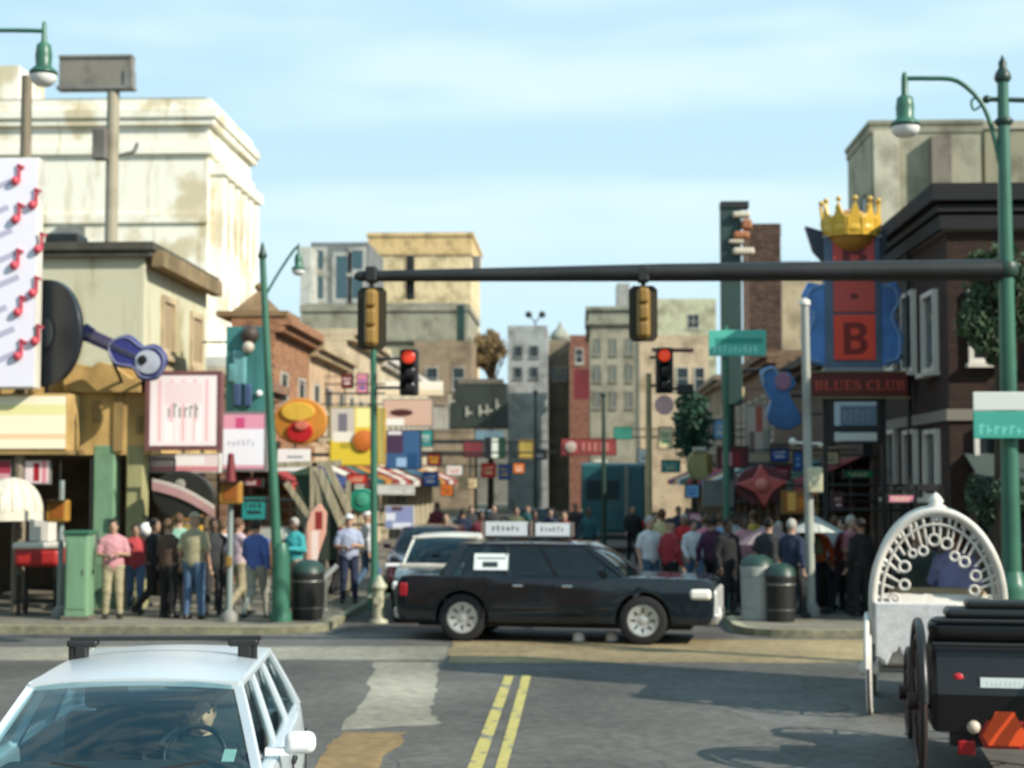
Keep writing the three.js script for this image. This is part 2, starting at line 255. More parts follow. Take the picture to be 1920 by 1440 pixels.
// --- left: one-storey tan corner bar, its posts and marquee
const tanW = wall([0.72, 0.5, 0.2]), tanD = wall([0.42, 0.3, 0.13]);
{
  const zf = -30.6, x1 = -8.25, g = thing('corner_bar_building', 'low tan corner bar with upper wall band, green pier and open dark front', 'building', [x1, 0, zf]);
  const yb = Y(852, 30.6), yt = Y(686, 30.6);
  part(g, 'wall', tanW, [B(14, yt - yb, 0.35, -7, (yt + yb) / 2, -0.18), B(0.35, yt - yb, 5.5, -0.178, (yt + yb) / 2, -3.1)]);
  part(g, 'roof', M.grey, B(13.6, 0.15, 5.4, -6.9, yb + 0.6, -3.05));
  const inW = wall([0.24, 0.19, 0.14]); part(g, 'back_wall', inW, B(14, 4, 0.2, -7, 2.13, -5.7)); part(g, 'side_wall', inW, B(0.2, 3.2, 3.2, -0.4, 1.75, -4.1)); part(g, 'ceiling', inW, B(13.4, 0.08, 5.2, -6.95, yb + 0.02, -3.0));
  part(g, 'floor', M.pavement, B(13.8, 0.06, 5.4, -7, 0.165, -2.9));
  const top = (px, py) => P(px, py, 30.55).sub(V(x1, 0, zf));
  { const s = new THREE.Shape(), q = [[124, 700], [150, 684], [176, 690], [190, 680], [214, 686], [250, 712], [266, 706], [266, 735], [124, 735]].map(([a, b]) => top(a, b)); q.forEach((p, i) => i ? s.lineTo(p.x, p.y) : s.moveTo(p.x, p.y)); part(g, 'gable', tanW, ext(s, 0.16, 0.015).translate(0, 0, 0.02)); }
  for (const [a, b, c, e, mm] of [[174, 186, 752, 790, tanD], [214, 230, 728, 846, tanD], [256, 264, 780, 812, tanD]]) { const p = top(a, c), q = top(b, e); part(g, 'vertical_slot', mm, B(q.x - p.x, p.y - q.y, 0.06, (p.x + q.x) / 2, (p.y + q.y) / 2, 0.02)); }
  for (const [a, b, mm, nm] of [[174, 214, M.greenPale, 'green_pier'], [236, 268, wall([0.42, 0.42, 0.22]), 'corner_post']]) { const p = top(a, 850), q = top(b, 850); part(g, nm, mm, [RB(q.x - p.x, yb + 0.05, 0.42, 0.03, (p.x + q.x) / 2, (yb + 0.05) / 2 + 0.13, -0.2), B(q.x - p.x + 0.08, 0.25, 0.5, (p.x + q.x) / 2, 0.26, -0.2)]); }
  for (const zz of [-2.5, -4.6]) part(g, 'side_post', M.black, B(0.3, yb - 0.1, 0.3, -0.2, yb / 2 + 0.1, zz));
  part(g, 'counter', M.black, [B(4.2, 1.0, 0.5, -7.0, 0.7, -2.6)]);
  for (let i = 0; i < 3; i++) part(g, 'shop_window', M.black, B(0.06, 2.4, 0.06, -5.1 - i * 1.7, 1.35, -0.25));
  // marquee box
  const m = thing('marquee_box', 'pale cream lettered marquee box on the front of the corner bar', 'marquee', [0, 0, 0]), a = P(-60, 738, 29.7), b = P(126, 846, 29.7);
  const bx = part(m, 'box', tanW, RB(b.x - a.x, a.y - b.y, 0.7, 0.03, (a.x + b.x) / 2, (a.y + b.y) / 2, -30.08));
  part(bx, 'letter_panel', printed(256, 128, (x, w, h) => { x.fillStyle = '#fbf3d6'; x.fillRect(0, 0, w, h); x.fillStyle = '#efe8a8'; x.fillRect(0, h * 0.16, w, h * 0.2); x.fillStyle = '#f6d2a6'; x.fillRect(0, h * 0.72, w, h * 0.1); }), B(b.x - a.x - 0.1, a.y - b.y - 0.1, 0.02, (a.x + b.x) / 2, (a.y + b.y) / 2, -29.72), true);
  part(m, 'trim', tanD, [B(b.x - a.x + 0.06, 0.06, 0.76, (a.x + b.x) / 2, b.y - 0.03, -30.08)]);
}
// --- row of shops receding on the left side of the far street
const brickOrange = wall([0.40, 0.2, 0.1], T.brick), peach = wall([0.62, 0.46, 0.32]), olive = wall([0.42, 0.41, 0.31]);
function shopRow(name, label, side, z0, z1, h, m, o = {}) {      // a building on the facade line with an open dark shop front below
  const xf = o.xf ?? (side < 0 ? -8 : 6.4), dep = o.dep ?? 9, g = thing(name, label, 'building', [xf, 0, z0]), L = z0 - z1, s = side, sh = o.shop ?? 3.1;
  part(g, 'wall', m, B(dep, h - sh, L - 0.04, s * dep / 2, sh + (h - sh) / 2, -L / 2));
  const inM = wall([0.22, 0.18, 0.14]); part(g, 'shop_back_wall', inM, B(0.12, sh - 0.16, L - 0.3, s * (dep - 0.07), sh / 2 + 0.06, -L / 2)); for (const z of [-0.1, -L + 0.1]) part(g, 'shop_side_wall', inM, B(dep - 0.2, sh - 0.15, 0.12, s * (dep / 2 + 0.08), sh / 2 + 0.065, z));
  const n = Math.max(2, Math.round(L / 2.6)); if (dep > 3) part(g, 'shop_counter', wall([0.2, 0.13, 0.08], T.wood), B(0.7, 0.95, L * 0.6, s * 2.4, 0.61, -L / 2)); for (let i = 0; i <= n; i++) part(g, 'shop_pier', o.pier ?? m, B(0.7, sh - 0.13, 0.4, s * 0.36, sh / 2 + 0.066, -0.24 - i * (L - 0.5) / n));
  for (let i = 0; i < n; i++) { const z = -0.24 - (i + 0.5) * (L - 0.5) / n; const f = part(g, 'shop_window', o.sf ?? M.black, [B(0.08, 0.5, (L - 0.5) / n - 0.42, s * 0.7, 0.4, z), B(0.08, 0.1, (L - 0.5) / n - 0.42, s * 0.7, 2.5, z)]); part(f, 'pane', shopGlass, B(0.02, 1.8, (L - 0.5) / n - 0.44, s * 0.7, 1.55, z)); }
  const aw = [[0.32, 0.03, 0.03], [0.02, 0.07, 0.05], [0.6, 0.57, 0.5], [0.03, 0.06, 0.2], [0.2, 0.02, 0.03], [0.02, 0.12, 0.12], [0.45, 0.2, 0.03]];
  for (let i = 0; i < n; i++) { const bw = (L - 0.5) / n - 0.3, z = -0.24 - (i + 0.5) * (L - 0.5) / n, c = std(aw[Math.abs(Math.round(z0 * 3.3) + i * (s < 0 ? 2 : 3)) % aw.length], 0.9), f = part(g, 'shop_awning', c, B(1.4, 0.03, bw, -s * 0.68, sh - 0.22, z, 0, s * 0.42)); part(f, 'valance', c, B(0.03, 0.26, bw, -s * 1.33, sh - 0.62, z)); }
  part(g, 'cornice', o.cor ?? m, [B(dep + 0.3, 0.18, L - 0.02, s * (dep / 2 - 0.12), h - 0.3, -L / 2), B(dep + 0.5, 0.22, L, s * (dep / 2 - 0.2), h - 0.1, -L / 2)]);
  part(g, 'shop_fascia', o.fas ?? m, B(0.3, 0.5, L - 0.06, -s * 0.05, sh + 0.26, -L / 2));
  const rows = Math.max(0, Math.floor((h - sh - 0.9) / 2.4)), nw = Math.max(1, Math.round(L / 2.2));
  for (let r = 0; r < rows; r++) for (let i = 0; i < nw; i++) windowUnit(g, s < 0 ? 'x+' : 'x-', -(i + 0.5) * L / nw, sh + 1.6 + r * 2.5, 0.9, 1.5, 0, { frame: o.wf ?? M.frame, sill: true });
  return g;
}
shopRow('shop_building', 'low brick shop just behind the square red-framed sign', -1, -36.2, -41.6, 5.0, wall([0.34, 0.2, 0.13], T.brick), { fas: M.black });
const zb0 = -zAt(512, -8), zb1 = -zAt(578, -8), hb = Y(592, -zb0);
{ const g = shopRow('brick_corner_building', 'orange brick tower-like shop with pointed roof cap left of the tan row', -1, zb0, zb1, hb, wall([0.5, 0.26, 0.14], T.brick), { dep: 1.1 });
  part(g, 'roof_cap', wall([0.3, 0.2, 0.11]), [new THREE.ConeGeometry(1.0, 0.75, 4).rotateY(Math.PI / 4).translate(-0.6, hb + 0.45, -0.9), B(1.9, 0.14, 1.9, -0.6, hb + 0.09, -0.9), sphere(0.12, -0.6, hb + 0.9, -0.9, 8)]); }
shopRow('tan_shop_building', 'peach plastered shop row with small dark window behind the orange sign', -1, zb1, -zAt(648, -8), Y(665, 52), peach, { dep: 2, cor: wall([0.55, 0.45, 0.3]) });
shopRow('pale_shop_building', 'pale peach shop row behind the yellow sign', -1, -zAt(648, -8), -zAt(712, -8), Y(640, 60), wall([0.66, 0.56, 0.42]), { dep: 3 });
shopRow('cream_shop_building', 'cream low shop with white ledge behind the left red traffic light', -1, -zAt(712, -8), -zAt(812, -8), Y(700, 75), wall([0.7, 0.64, 0.5]), { cor: M.white });
// --- towers far behind
const greyBlue = wall([0.22, 0.25, 0.27]);
building({ name: 'yellow_tower', label: 'tall sunlit yellow block behind the signal arm', x0: X(690, 170), x1: X(882, 170), zf: -170, zb: -186, h: Y(442, 170), wall: wall([0.88, 0.74, 0.48]), cornice: { m: wall([0.8, 0.6, 0.32]), drop: 2.0, steps: [[2.0, 0.15], [0.4, 0.3]] },
  front: [[762, 774, 485, 550], [720, 732, 590, 620], [820, 832, 590, 620]], win: { frame: wall([0.45, 0.36, 0.22]), t: 0.2, mull: false } });
building({ name: 'grey_office_tower', label: 'blue grey glazed office block left of the yellow tower', x0: X(580, 150), x1: X(688, 150), zf: -150, zb: -162, h: Y(462, 150), wall: greyBlue, win: { frame: wall([0.5, 0.53, 0.53]), t: 0.35, pane: std([0.05, 0.1, 0.12], 0.15), mull: false },
  front: [[588, 606, 470, 505], [588, 606, 520, 560], [630, 652, 480, 560], [660, 680, 470, 505], [660, 680, 520, 560]] });
building({ name: 'white_slab_tower', label: 'narrow pale slab between green lamp and grey office block', x0: X(560, 146), x1: X(579, 146), zf: -146, zb: -160, h: Y(470, 146), wall: wall([0.6, 0.64, 0.62]) });
building({ name: 'mansard_building', label: 'grey olive block with flat roof band below the yellow tower', x0: X(565, 120), x1: X(876, 120), zf: -120, zb: -132, h: Y(570, 120), wall: olive, cornice: { m: wall([0.38, 0.38, 0.31]), drop: 2.8, steps: [[0.3, 0.3], [2.0, 0.05], [0.5, 0.2]] },
  front: [[590, 618, 680, 730], [650, 678, 680, 730], [790, 815, 690, 725], [835, 860, 690, 725]], win: { frame: wall([0.6, 0.5, 0.36]), t: 0.25 } });
{ const g = building({ name: 'brown_gabled_building', label: 'brown banded block in front of the yellow tower with dark chimney', x0: X(776, 112), x1: X(884, 112), zf: -112, zb: -118, h: Y(652, 112), wall: wall([0.36, 0.28, 0.2]), front: [[800, 820, 690, 730], [850, 870, 690, 730]] });
  const p = P(862, 570, 112), q = P(862, 655, 112); part(g, 'chimney', M.greenDark, B(0.55, p.y - q.y, 0.6, p.x - g.position.x, (p.y + q.y) / 2, 2)); }
{ const d = 128, g = building({ name: 'grey_slab_building', label: 'blue grey slab in the middle of the street end with roof aerials', x0: X(952, d), x1: X(1026, d), zf: -d, zb: -d - 14, h: Y(622, d), wall: wall([0.44, 0.48, 0.52]), front: [[965, 978, 650, 668], [995, 1008, 650, 668], [965, 978, 690, 708], [995, 1008, 690, 708]], win: { frame: wall([0.22, 0.26, 0.3]), t: 0.1, mull: false } });
  const c = P(1002, 600, d); part(g, 'aerial', M.darkMetal, [bar(V(c.x - g.position.x, Y(622, d), 5), V(c.x - g.position.x, c.y, 5), 0.06), bar(V(c.x - g.position.x, c.y, 5), V(X(990, d) - g.position.x, Y(585, d), 5), 0.05), bar(V(c.x - g.position.x, c.y, 5), V(X(1016, d) - g.position.x, Y(585, d), 5), 0.05), sphere(0.28, X(990, d) - g.position.x, Y(585, d), 5), sphere(0.28, X(1016, d) - g.position.x, Y(585, d), 5)]); }
{ const d = 135, g = building({ name: 'brown_domed_building', label: 'brown grey block with little roof turret beside the grey slab', x0: X(1027, d), x1: X(1068, d), zf: -d, zb: -d - 10, h: Y(648, d), wall: wall([0.3, 0.27, 0.21]), front: [[1036, 1044, 690, 712], [1052, 1060, 690, 712]], win: { t: 0.1 } });
  const p = P(1050, 648, d); part(g, 'turret', wall([0.4, 0.42, 0.38]), lathe([[0.75, 0], [0.75, 0.7], [0.9, 0.75], [0.7, 1.2], [0.25, 1.6], [0.05, 2.1], [0, 2.2]], 12, p.x - g.position.x, p.y, 4)); }
building({ name: 'red_brick_building', label: 'red brick gable house with dark red banner at the street end', x0: X(1069, 130), x1: X(1106, 130), zf: -130, zb: -138, h: Y(640, 130), wall: wall([0.36, 0.17, 0.12], T.brick), front: [[1080, 1092, 655, 680]], win: { t: 0.1 } });
building({ name: 'grey_corner_tower', label: 'grey stone block with moulded top right of the red brick house', x0: X(1107, 110), x1: X(1205, 110), zf: -110, zb: -124, h: Y(596, 110), wall: wall([0.40, 0.39, 0.32]), cornice: { m: wall([0.34, 0.36, 0.3]), drop: 0.5, steps: [[0.25, 0.25], [0.75, 0.1], [0.25, 0.3]] },
  front: [1120, 1150, 1180].flatMap((x) => [650, 700, 750].map((y) => [x - 5, x + 5, y - 14, y + 14])), win: { frame: wall([0.3, 0.29, 0.24]), t: 0.08, mull: false, pane: std([0.16, 0.17, 0.15], 0.3) } });
building({ name: 'peach_building', label: 'peach plastered block behind the right red traffic light', x0: X(1200, 96), x1: X(1330, 96), zf: -96, zb: -104, h: Y(645, 96), wall: wall([0.66, 0.54, 0.4]), front: [[1270, 1290, 690, 730], [1303, 1320, 690, 730]] });
building({ name: 'pale_green_building', label: 'pale green topped block above the peach building', x0: X(1228, 140), x1: X(1345, 140), zf: -140, zb: -150, h: Y(572, 140), wall: wall([0.6, 0.63, 0.47]), front: [[1290, 1310, 590, 615]] });
building({ name: 'slim_tower', label: 'slim grey tower behind the right back-facing signal head', x0: X(1158, 190), x1: X(1182, 190), zf: -190, zb: -196, h: Y(540, 190), wall: wall([0.4, 0.43, 0.45]) });
building({ name: 'street_end_building', label: 'low grey building closing the far end of the street', x0: X(880, 178), x1: X(1330, 178), zf: -178, zb: -186, h: Y(800, 178), wall: wall([0.2, 0.22, 0.23]), front: [[985, 1000, 835, 860], [1030, 1050, 835, 860], [1075, 1095, 835, 860], [1130, 1150, 835, 860]], win: { t: 0.15 } });
// --- right side
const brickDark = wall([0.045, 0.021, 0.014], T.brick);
{
  const x0 = 6.55, zf = -zAt(1782, 6.55), zb = -zAt(1640, 6.55), h = Y(372, -zf), g = thing('brick_corner_block', 'dark brick corner building with white window frames on the right', 'building', [x0, 0, zf]), L = zf - zb;
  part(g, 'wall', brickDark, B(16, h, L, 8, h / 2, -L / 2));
  part(g, 'cornice', M.dark, [B(16.3, 0.25, L + 0.3, 8, h - 0.5, -L / 2), B(16.6, 0.3, L + 0.6, 8, h + 0.02, -L / 2), B(16.4, 0.12, L + 0.4, 8, h - 0.26, -L / 2)]);
  part(g, 'belt_course', std([0.2, 0.18, 0.15], 0.9), [B(16.12, 0.18, L + 0.12, 8, Y(430, -zf), -L / 2), B(16.12, 0.2, L + 0.12, 8, 3.75, -L / 2)]);
  const win = { frame: M.white, t: 0.085, depth: 0.1, mull: false };
  const p = (px, py) => P(px, py, -zf).sub(V(x0, 0, zf));
  for (const [a, b, c, e] of [[1822, 1872, 552, 672], [1935, 1985, 552, 672]]) { const q = p(a, c), r = p(b, e); windowUnit(g, 'z+', (q.x + r.x) / 2, (q.y + r.y) / 2, r.x - q.x, q.y - r.y, 0, win); }
  for (const [a, b, c, e] of [[1834, 1868, 812, 900], [1935, 1985, 812, 900]]) { const q = p(a, c), r = p(b, e); windowUnit(g, 'z+', (q.x + r.x) / 2, (q.y + r.y) / 2, r.x - q.x, q.y - r.y, 0, win); }
  for (const px of [1752, 1712, 1676]) { const d = zAt(px, x0); windowUnit(g, 'x-', -d - zf, (Y(560, d) + Y(692, d)) / 2, 0.9, Y(560, d) - Y(692, d), 0, win); windowUnit(g, 'x-', -d - zf, (Y(815, d) + Y(925, d)) / 2, 0.9, Y(815, d) - Y(925, d), 0, win); }
  const sw = { frame: std([0.1, 0.085, 0.07], 0.6), t: 0.12, depth: 0.12 };
  for (let i = 0; i < 3; i++) windowUnit(g, 'x-', -1.3 - i * (L - 1.2) / 3, 1.45, 1.5, 1.9, 0, sw);
  for (let i = 0; i < 4; i++) windowUnit(g, 'z+', 1.3 + i * 2.3, 1.45, 1.7, 1.9, 0, sw);
  part(g, 'downpipe', M.darkMetal, bar(V(-0.08, 0.3, -3), V(-0.08, h - 0.6, -3), 0.05));
}
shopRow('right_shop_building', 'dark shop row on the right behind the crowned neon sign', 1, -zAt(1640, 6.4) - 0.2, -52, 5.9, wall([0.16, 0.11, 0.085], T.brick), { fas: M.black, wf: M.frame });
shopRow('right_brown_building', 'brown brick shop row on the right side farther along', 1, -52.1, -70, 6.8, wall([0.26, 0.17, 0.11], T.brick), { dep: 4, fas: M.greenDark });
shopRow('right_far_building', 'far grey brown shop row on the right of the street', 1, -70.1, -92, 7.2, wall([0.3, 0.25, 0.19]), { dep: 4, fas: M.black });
{ const d = 62; building({ name: 'brick_stack_tower', label: 'reddish brick stack tower right of the dark blade sign', x0: X(1408, d), x1: X(1468, d), zf: -d, zb: -d - 2.4, h: Y(446, d), wall: wall([0.52, 0.28, 0.19], T.brick) }); }
building({ name: 'cream_back_wall', label: 'pale cream wall between brick stack tower and crowned sign', x0: X(1470, 72), x1: X(1640, 72), zf: -72, zb: -76, h: Y(535, 72), wall: wall([0.6, 0.52, 0.38]) });
{
  const d = 58, x0 = X(1642, d), zb = -zAt(1597, x0), h = Y(240, d), Wg = wall([0.42, 0.42, 0.34]), g = building({ name: 'grey_warehouse_block', label: 'tall blank grey beige block rising above the dark brick building', x0, x1: X(1850, d), zf: -d, zb, h, wall: Wg, cornice: { m: wall([0.33, 0.34, 0.27]), drop: 0.3, steps: [[0.3, 0.05], [0.15, 0.1]] }, west: [[-d - 1.5, h - 3, 0.7, 1.2], [-d - 1.5, h - 6, 0.7, 1.2]], win: { frame: wall([0.2, 0.2, 0.17]) } });
  const c = g.position.x; part(g, 'corner_strip', wall([0.62, 0.62, 0.52]), B(0.9, h - 0.5, 0.3, x0 - c + 0.5, h / 2, (-d - zb) / 2 + 0.12)); part(g, 'corner_strip', wall([0.66, 0.63, 0.48]), B(0.8, h - 3, 0.3, X(1828, d) - c, (h - 3) / 2, (-d - zb) / 2 + 0.12));
  part(g, 'duct', wall([0.25, 0.23, 0.2]), B(0.7, h - 1, 0.5, X(1770, d) - c, h / 2, (-d - zb) / 2 + 0.2));
}
building({ name: 'right_back_building', label: 'grey flat block behind the right lamp post', x0: X(1858, 60), x1: X(1858, 60) + 14, zf: -60, zb: -61.5, h: Y(250, 60), wall: wall([0.34, 0.34, 0.26]), cornice: { m: wall([0.5, 0.5, 0.42]), drop: 0, steps: [[0.3, 0.08]] } });
// --- the near blocks outside the frame whose shade falls on the road, and the left one that the car windows mirror
building({ name: 'near_left_building', label: 'brown brick block just out of view at the near left', x0: -34, x1: -11.5, zf: 26, zb: -18.5, h: 9, wall: wall([0.26, 0.16, 0.11], T.brick), east: [-12, -6, 0, 6].flatMap((z) => [2.4, 6].map((y) => [z, y, 1.6, 1.8])) });
building({ name: 'rear_street_building', label: 'dark stone block across the street behind the viewpoint', x0: -50, x1: 46, zf: 78, zb: 60, h: 13, wall: wall([0.18, 0.15, 0.12], T.brick) });
building({ name: 'near_right_tower', label: 'taller brick corner block just out of view at the right', x0: 8.3, x1: 9.4, zf: -16.5, zb: -18.2, h: 7.0, wall: wall([0.3, 0.19, 0.13], T.brick) });

// ------------------------------------------------------------------ people
const skinT = [[0.42, 0.26, 0.18], [0.30, 0.18, 0.12], [0.12, 0.07, 0.045], [0.46, 0.3, 0.22], [0.8, 0.42, 0.25]].map((c) => std(c, 0.6));
const cloth = (c) => std(c, 0.92, { map: T.cloth, bumpMap: T.fine, bumpScale: 0.004 });
const POSES = {
  stand: { lh: [0.09, 0.93, 0], lk: [0.11, 0.5, 0.02], la: [0.12, 0.08, -0.02], rk: [-0.1, 0.5, 0.03], ra: [-0.13, 0.08, 0.02], le: [0.25, 1.14, -0.03], lw: [0.27, 0.9, 0.06], re: [-0.25, 1.14, -0.03], rw: [-0.25, 0.89, 0.07] },
  walk: { lk: [0.09, 0.5, 0.2], la: [0.09, 0.09, 0.27], rk: [-0.09, 0.49, -0.02], ra: [-0.09, 0.14, -0.33], le: [0.25, 1.14, -0.13], lw: [0.26, 0.92, -0.12], re: [-0.25, 1.15, 0.05], rw: [-0.23, 0.97, 0.2] },
  walkb: { rk: [-0.09, 0.5, 0.19], ra: [-0.1, 0.09, 0.24], lk: [0.09, 0.49, -0.01], la: [0.09, 0.13, -0.3], re: [-0.25, 1.14, -0.12], rw: [-0.27, 0.92, -0.1], le: [0.25, 1.15, 0.06], lw: [0.22, 0.98, 0.22] },
  hold: { lk: [0.11, 0.5, 0.02], la: [0.13, 0.08, 0.0], rk: [-0.1, 0.5, 0.03], ra: [-0.12, 0.08, -0.02], le: [0.26, 1.14, 0.02], lw: [0.1, 1.16, 0.24], re: [-0.26, 1.14, 0.02], rw: [-0.1, 1.12, 0.25] },
  drive: { lk: [0.13, 0.64, 0.42], la: [0.13, 0.44, 0.8], rk: [-0.13, 0.64, 0.42], ra: [-0.13, 0.44, 0.8], le: [0.26, 1.16, 0.14], lw: [0.16, 1.22, 0.4], re: [-0.26, 1.16, 0.14], rw: [-0.16, 1.22, 0.4], hipY: 0.5, drop: 0.38 },
  sit: { lk: [0.13, 0.55, 0.46], la: [0.13, 0.1, 0.5], rk: [-0.13, 0.55, 0.46], ra: [-0.13, 0.1, 0.5], le: [0.25, 1.16, 0.12], lw: [0.16, 1.06, 0.4], re: [-0.25, 1.16, 0.12], rw: [-0.16, 1.06, 0.4], hipY: 0.5, drop: 0.38 },
};
const sub = (a, b) => [a[0] - b[0], a[1] - b[1], a[2] - b[2]];
function handGeo(w, e, side) {                                  // palm, four unequal bent fingers and a thumb, hanging on from the wrist
  const d = V(...sub(w, e)).normalize(), q = new THREE.Quaternion().setFromUnitVectors(V(0, -1, 0), d);
  const fs = [[-0.03, 0.07], [-0.01, 0.08], [0.011, 0.075], [0.03, 0.058]];
  const fn = (x, y, z) => { let v = smin(ell(x, y, z, [0, -0.055, 0], [0.042, 0.055, 0.02]), capD(x, y, z, [0, 0.03, 0], [0, -0.03, 0], 0.028, 0.03), 0.02); for (const [fx, l] of fs) { const a = [fx, -0.09, 0], b = [fx * 1.1, -0.09 - l * 0.55, 0.012], c = [fx * 1.05, -0.09 - l * 0.95, 0.036]; v = smin(v, Math.min(capD(x, y, z, a, b, 0.0095, 0.009), capD(x, y, z, b, c, 0.009, 0.0075)), 0.006); } v = smin(v, Math.min(capD(x, y, z, [0.03 * side, -0.035, 0.01], [0.056 * side, -0.07, 0.025], 0.013, 0.011), capD(x, y, z, [0.056 * side, -0.07, 0.025], [0.06 * side, -0.1, 0.035], 0.011, 0.009)), 0.01); return v; };
  const g = mesher(fn, [-0.085, -0.19, -0.05], [0.085, 0.05, 0.075], 0.006); if (side) g.rotateY(side > 0 ? 1.3 : -1.3); g.applyQuaternion(q); return g.translate(...w);
}
const bodies = {};
function bodyGeos(pose, long) {
  const key = pose + (long ? 1 : 0); if (bodies[key]) return bodies[key];
  const p = POSES[pose], dr = p.drop ?? 0, up = (a) => [a[0], a[1] - dr, a[2]];
  const lh = [0.095, 0.92 - dr, 0], rh = [-0.095, 0.92 - dr, 0], ls = [0.175, 1.375 - dr, -0.01], rs = [-0.175, 1.375 - dr, -0.01], le = up(p.le), lw = up(p.lw), re = up(p.re), rw = up(p.rw);
  const legs = [[lh, p.lk, p.la], [rh, p.rk, p.ra]];
  const limb = (f) => (x, y, z) => { let v = 1; for (const [a, b, c] of legs) v = Math.min(v, smin(capD(x, y, z, a, b, 0.088 + f, 0.058 + f), capD(x, y, z, b, c, 0.056 + f, 0.038 + f), 0.03)); return v; };
  const torso = (f) => (x, y, z) => { const Y0 = y + dr; let v = ell(x, Y0, z, [0, 0.97, 0], [0.165 + f, 0.15 + f, 0.12 + f]); v = smin(v, ell(x, Y0, z, [0, 1.15, 0], [0.145 + f, 0.2 + f, 0.105 + f]), 0.1); v = smin(v, ell(x, Y0, z, [0, 1.29, 0], [0.165 + f, 0.17 + f, 0.112 + f]), 0.1); const ax = Math.abs(x); v = smin(v, capD(ax, y, z, [0, 1.435 - dr, -0.015], ls, 0.055 + f, 0.052 + f), 0.05); return smin(v, capD(ax, y, z, [0, 1.5 - dr, -0.02], [0.1, 1.42 - dr, -0.015], 0.038 + f, 0.035 + f), 0.05); };
  const arms = (f) => (x, y, z) => Math.min(smin(capD(x, y, z, ls, le, 0.053 + f, 0.042 + f), capD(x, y, z, le, lw, 0.041 + f, 0.028 + f), 0.02), smin(capD(x, y, z, rs, re, 0.053 + f, 0.042 + f), capD(x, y, z, re, rw, 0.041 + f, 0.028 + f), 0.02));
  const hy = 1.64 - dr, hd = (x, y, z) => { let v = smin(ell(x, y, z, [0, hy + 0.02, -0.01], [0.077, 0.11, 0.095]), ell(x, y, z, [0, hy - 0.045, 0.022], [0.058, 0.075, 0.068]), 0.05); v = smin(v, capD(x, y, z, [0, hy + 0.005, 0.082], [0, hy - 0.03, 0.102], 0.009, 0.015), 0.016); v = smin(v, ell(x, y, z, [0, hy - 0.1, 0.065], [0.025, 0.02, 0.02]), 0.025); for (const s of [-1, 1]) { v = smin(v, ell(x, y, z, [s * 0.079, hy - 0.005, -0.01], [0.012, 0.032, 0.02]), 0.012); v = Math.max(v, -ell(x, y, z, [s * 0.032, hy + 0.012, 0.094], [0.02, 0.012, 0.014])); v = smin(v, ell(x, y, z, [s * 0.034, hy + 0.032, 0.078], [0.022, 0.008, 0.012]), 0.012); } v = Math.max(v, -ell(x, y, z, [0, hy - 0.066, 0.096], [0.024, 0.0045, 0.012])); return smin(v, capD(x, y, z, [0, hy - 0.07, -0.02], [0, hy - 0.22, -0.02], 0.05, 0.058), 0.03); };
  const T0 = torso(0), L0 = limb(0), A0 = arms(0), full = (x, y, z) => smin(smin(T0(x, y, z), L0(x, y, z), 0.06), smin(A0(x, y, z), capD(x, y, z, [0, hy - 0.22, -0.02], [0, hy - 0.1, -0.018], 0.062, 0.052), 0.03), 0.04);
  const zs = p.drop ? [-0.25, 1.05] : [-0.5, 0.5], top = 1.62 - dr;
  const body = mergeGeometries([mesher(full, [-0.42, -0.02, zs[0]], [0.42, top, zs[1]], 0.018), mesher(hd, [-0.11, hy - 0.21, -0.13], [0.11, hy + 0.15, 0.13], 0.007), handGeo(lw, le, 1), handGeo(rw, re, -1)].map(clean), false);
  const cut = p.drop ? 0.94 - dr : 0.94;
  const T1 = torso(0.016), A1 = arms(0.018), L1 = limb(0.018), mid = (a, b, t) => a.map((v, i) => v + (b[i] - v) * t);
  const sleeve = (x, y, z) => { if (long) return A1(x, y, z); const a = mid(ls, le, 0.75), b = mid(rs, re, 0.75); return Math.min(capD(x, y, z, ls, a, 0.073, 0.07), capD(x, y, z, rs, b, 0.073, 0.07)); };
  const fold = (x, y, z) => 0.004 * Math.sin(y * 42 + x * 30) * Math.sin(z * 33 + y * 12);
  const shirt = mesher((x, y, z) => Math.max(smin(T1(x, y, z), sleeve(x, y, z), 0.03) + fold(x, y, z), cut - y - 0.07, y - (1.505 - dr)), [-0.42, cut - 0.12, -0.36], [0.42, top, 0.5], 0.017);
  const TP = torso(0.012);
  const pants = mesher((x, y, z) => { let v = smin(TP(x, y, z), L1(x, y, z), 0.05) + fold(x, y, z); v = Math.max(v, y - cut - 0.02); v = Math.max(v, 0.07 - y); return v; }, [-0.35, 0.03, zs[0]], [0.35, cut + 0.07, zs[1]], 0.018);
  const shoe = (a) => mesher((x, y, z) => Math.max(smin(capD(x, y, z, [a[0], a[1] - 0.045, a[2] - 0.03], [a[0] * 1.1, a[1] - 0.05, a[2] + 0.15], 0.045, 0.036), capD(x, y, z, a, [a[0], a[1] - 0.04, a[2]], 0.05, 0.05), 0.03), a[1] - 0.08 - y), [a[0] - 0.1, a[1] - 0.12, a[2] - 0.14], [a[0] + 0.1, a[1] + 0.07, a[2] + 0.26], 0.013);
  const hair = mesher((x, y, z) => Math.max(ell(x, y, z, [0, hy + 0.03, -0.016], [0.09, 0.112, 0.106]), Math.max(hy - 0.04 - y, Math.min(z - 0.058 - (y - hy) * 0.1, hy + 0.075 - y))), [-0.12, hy - 0.09, -0.15], [0.12, hy + 0.18, 0.14], 0.009);
  const cap = mesher((x, y, z) => Math.min(Math.max(ell(x, y, z, [0, hy + 0.04, -0.01], [0.098, 0.115, 0.115]), hy + 0.055 - y), Math.max(ell(x, y, z, [0, hy + 0.062, 0.1], [0.08, 0.016, 0.1]), -z)), [-0.13, hy - 0.02, -0.15], [0.13, hy + 0.19, 0.22], 0.009);
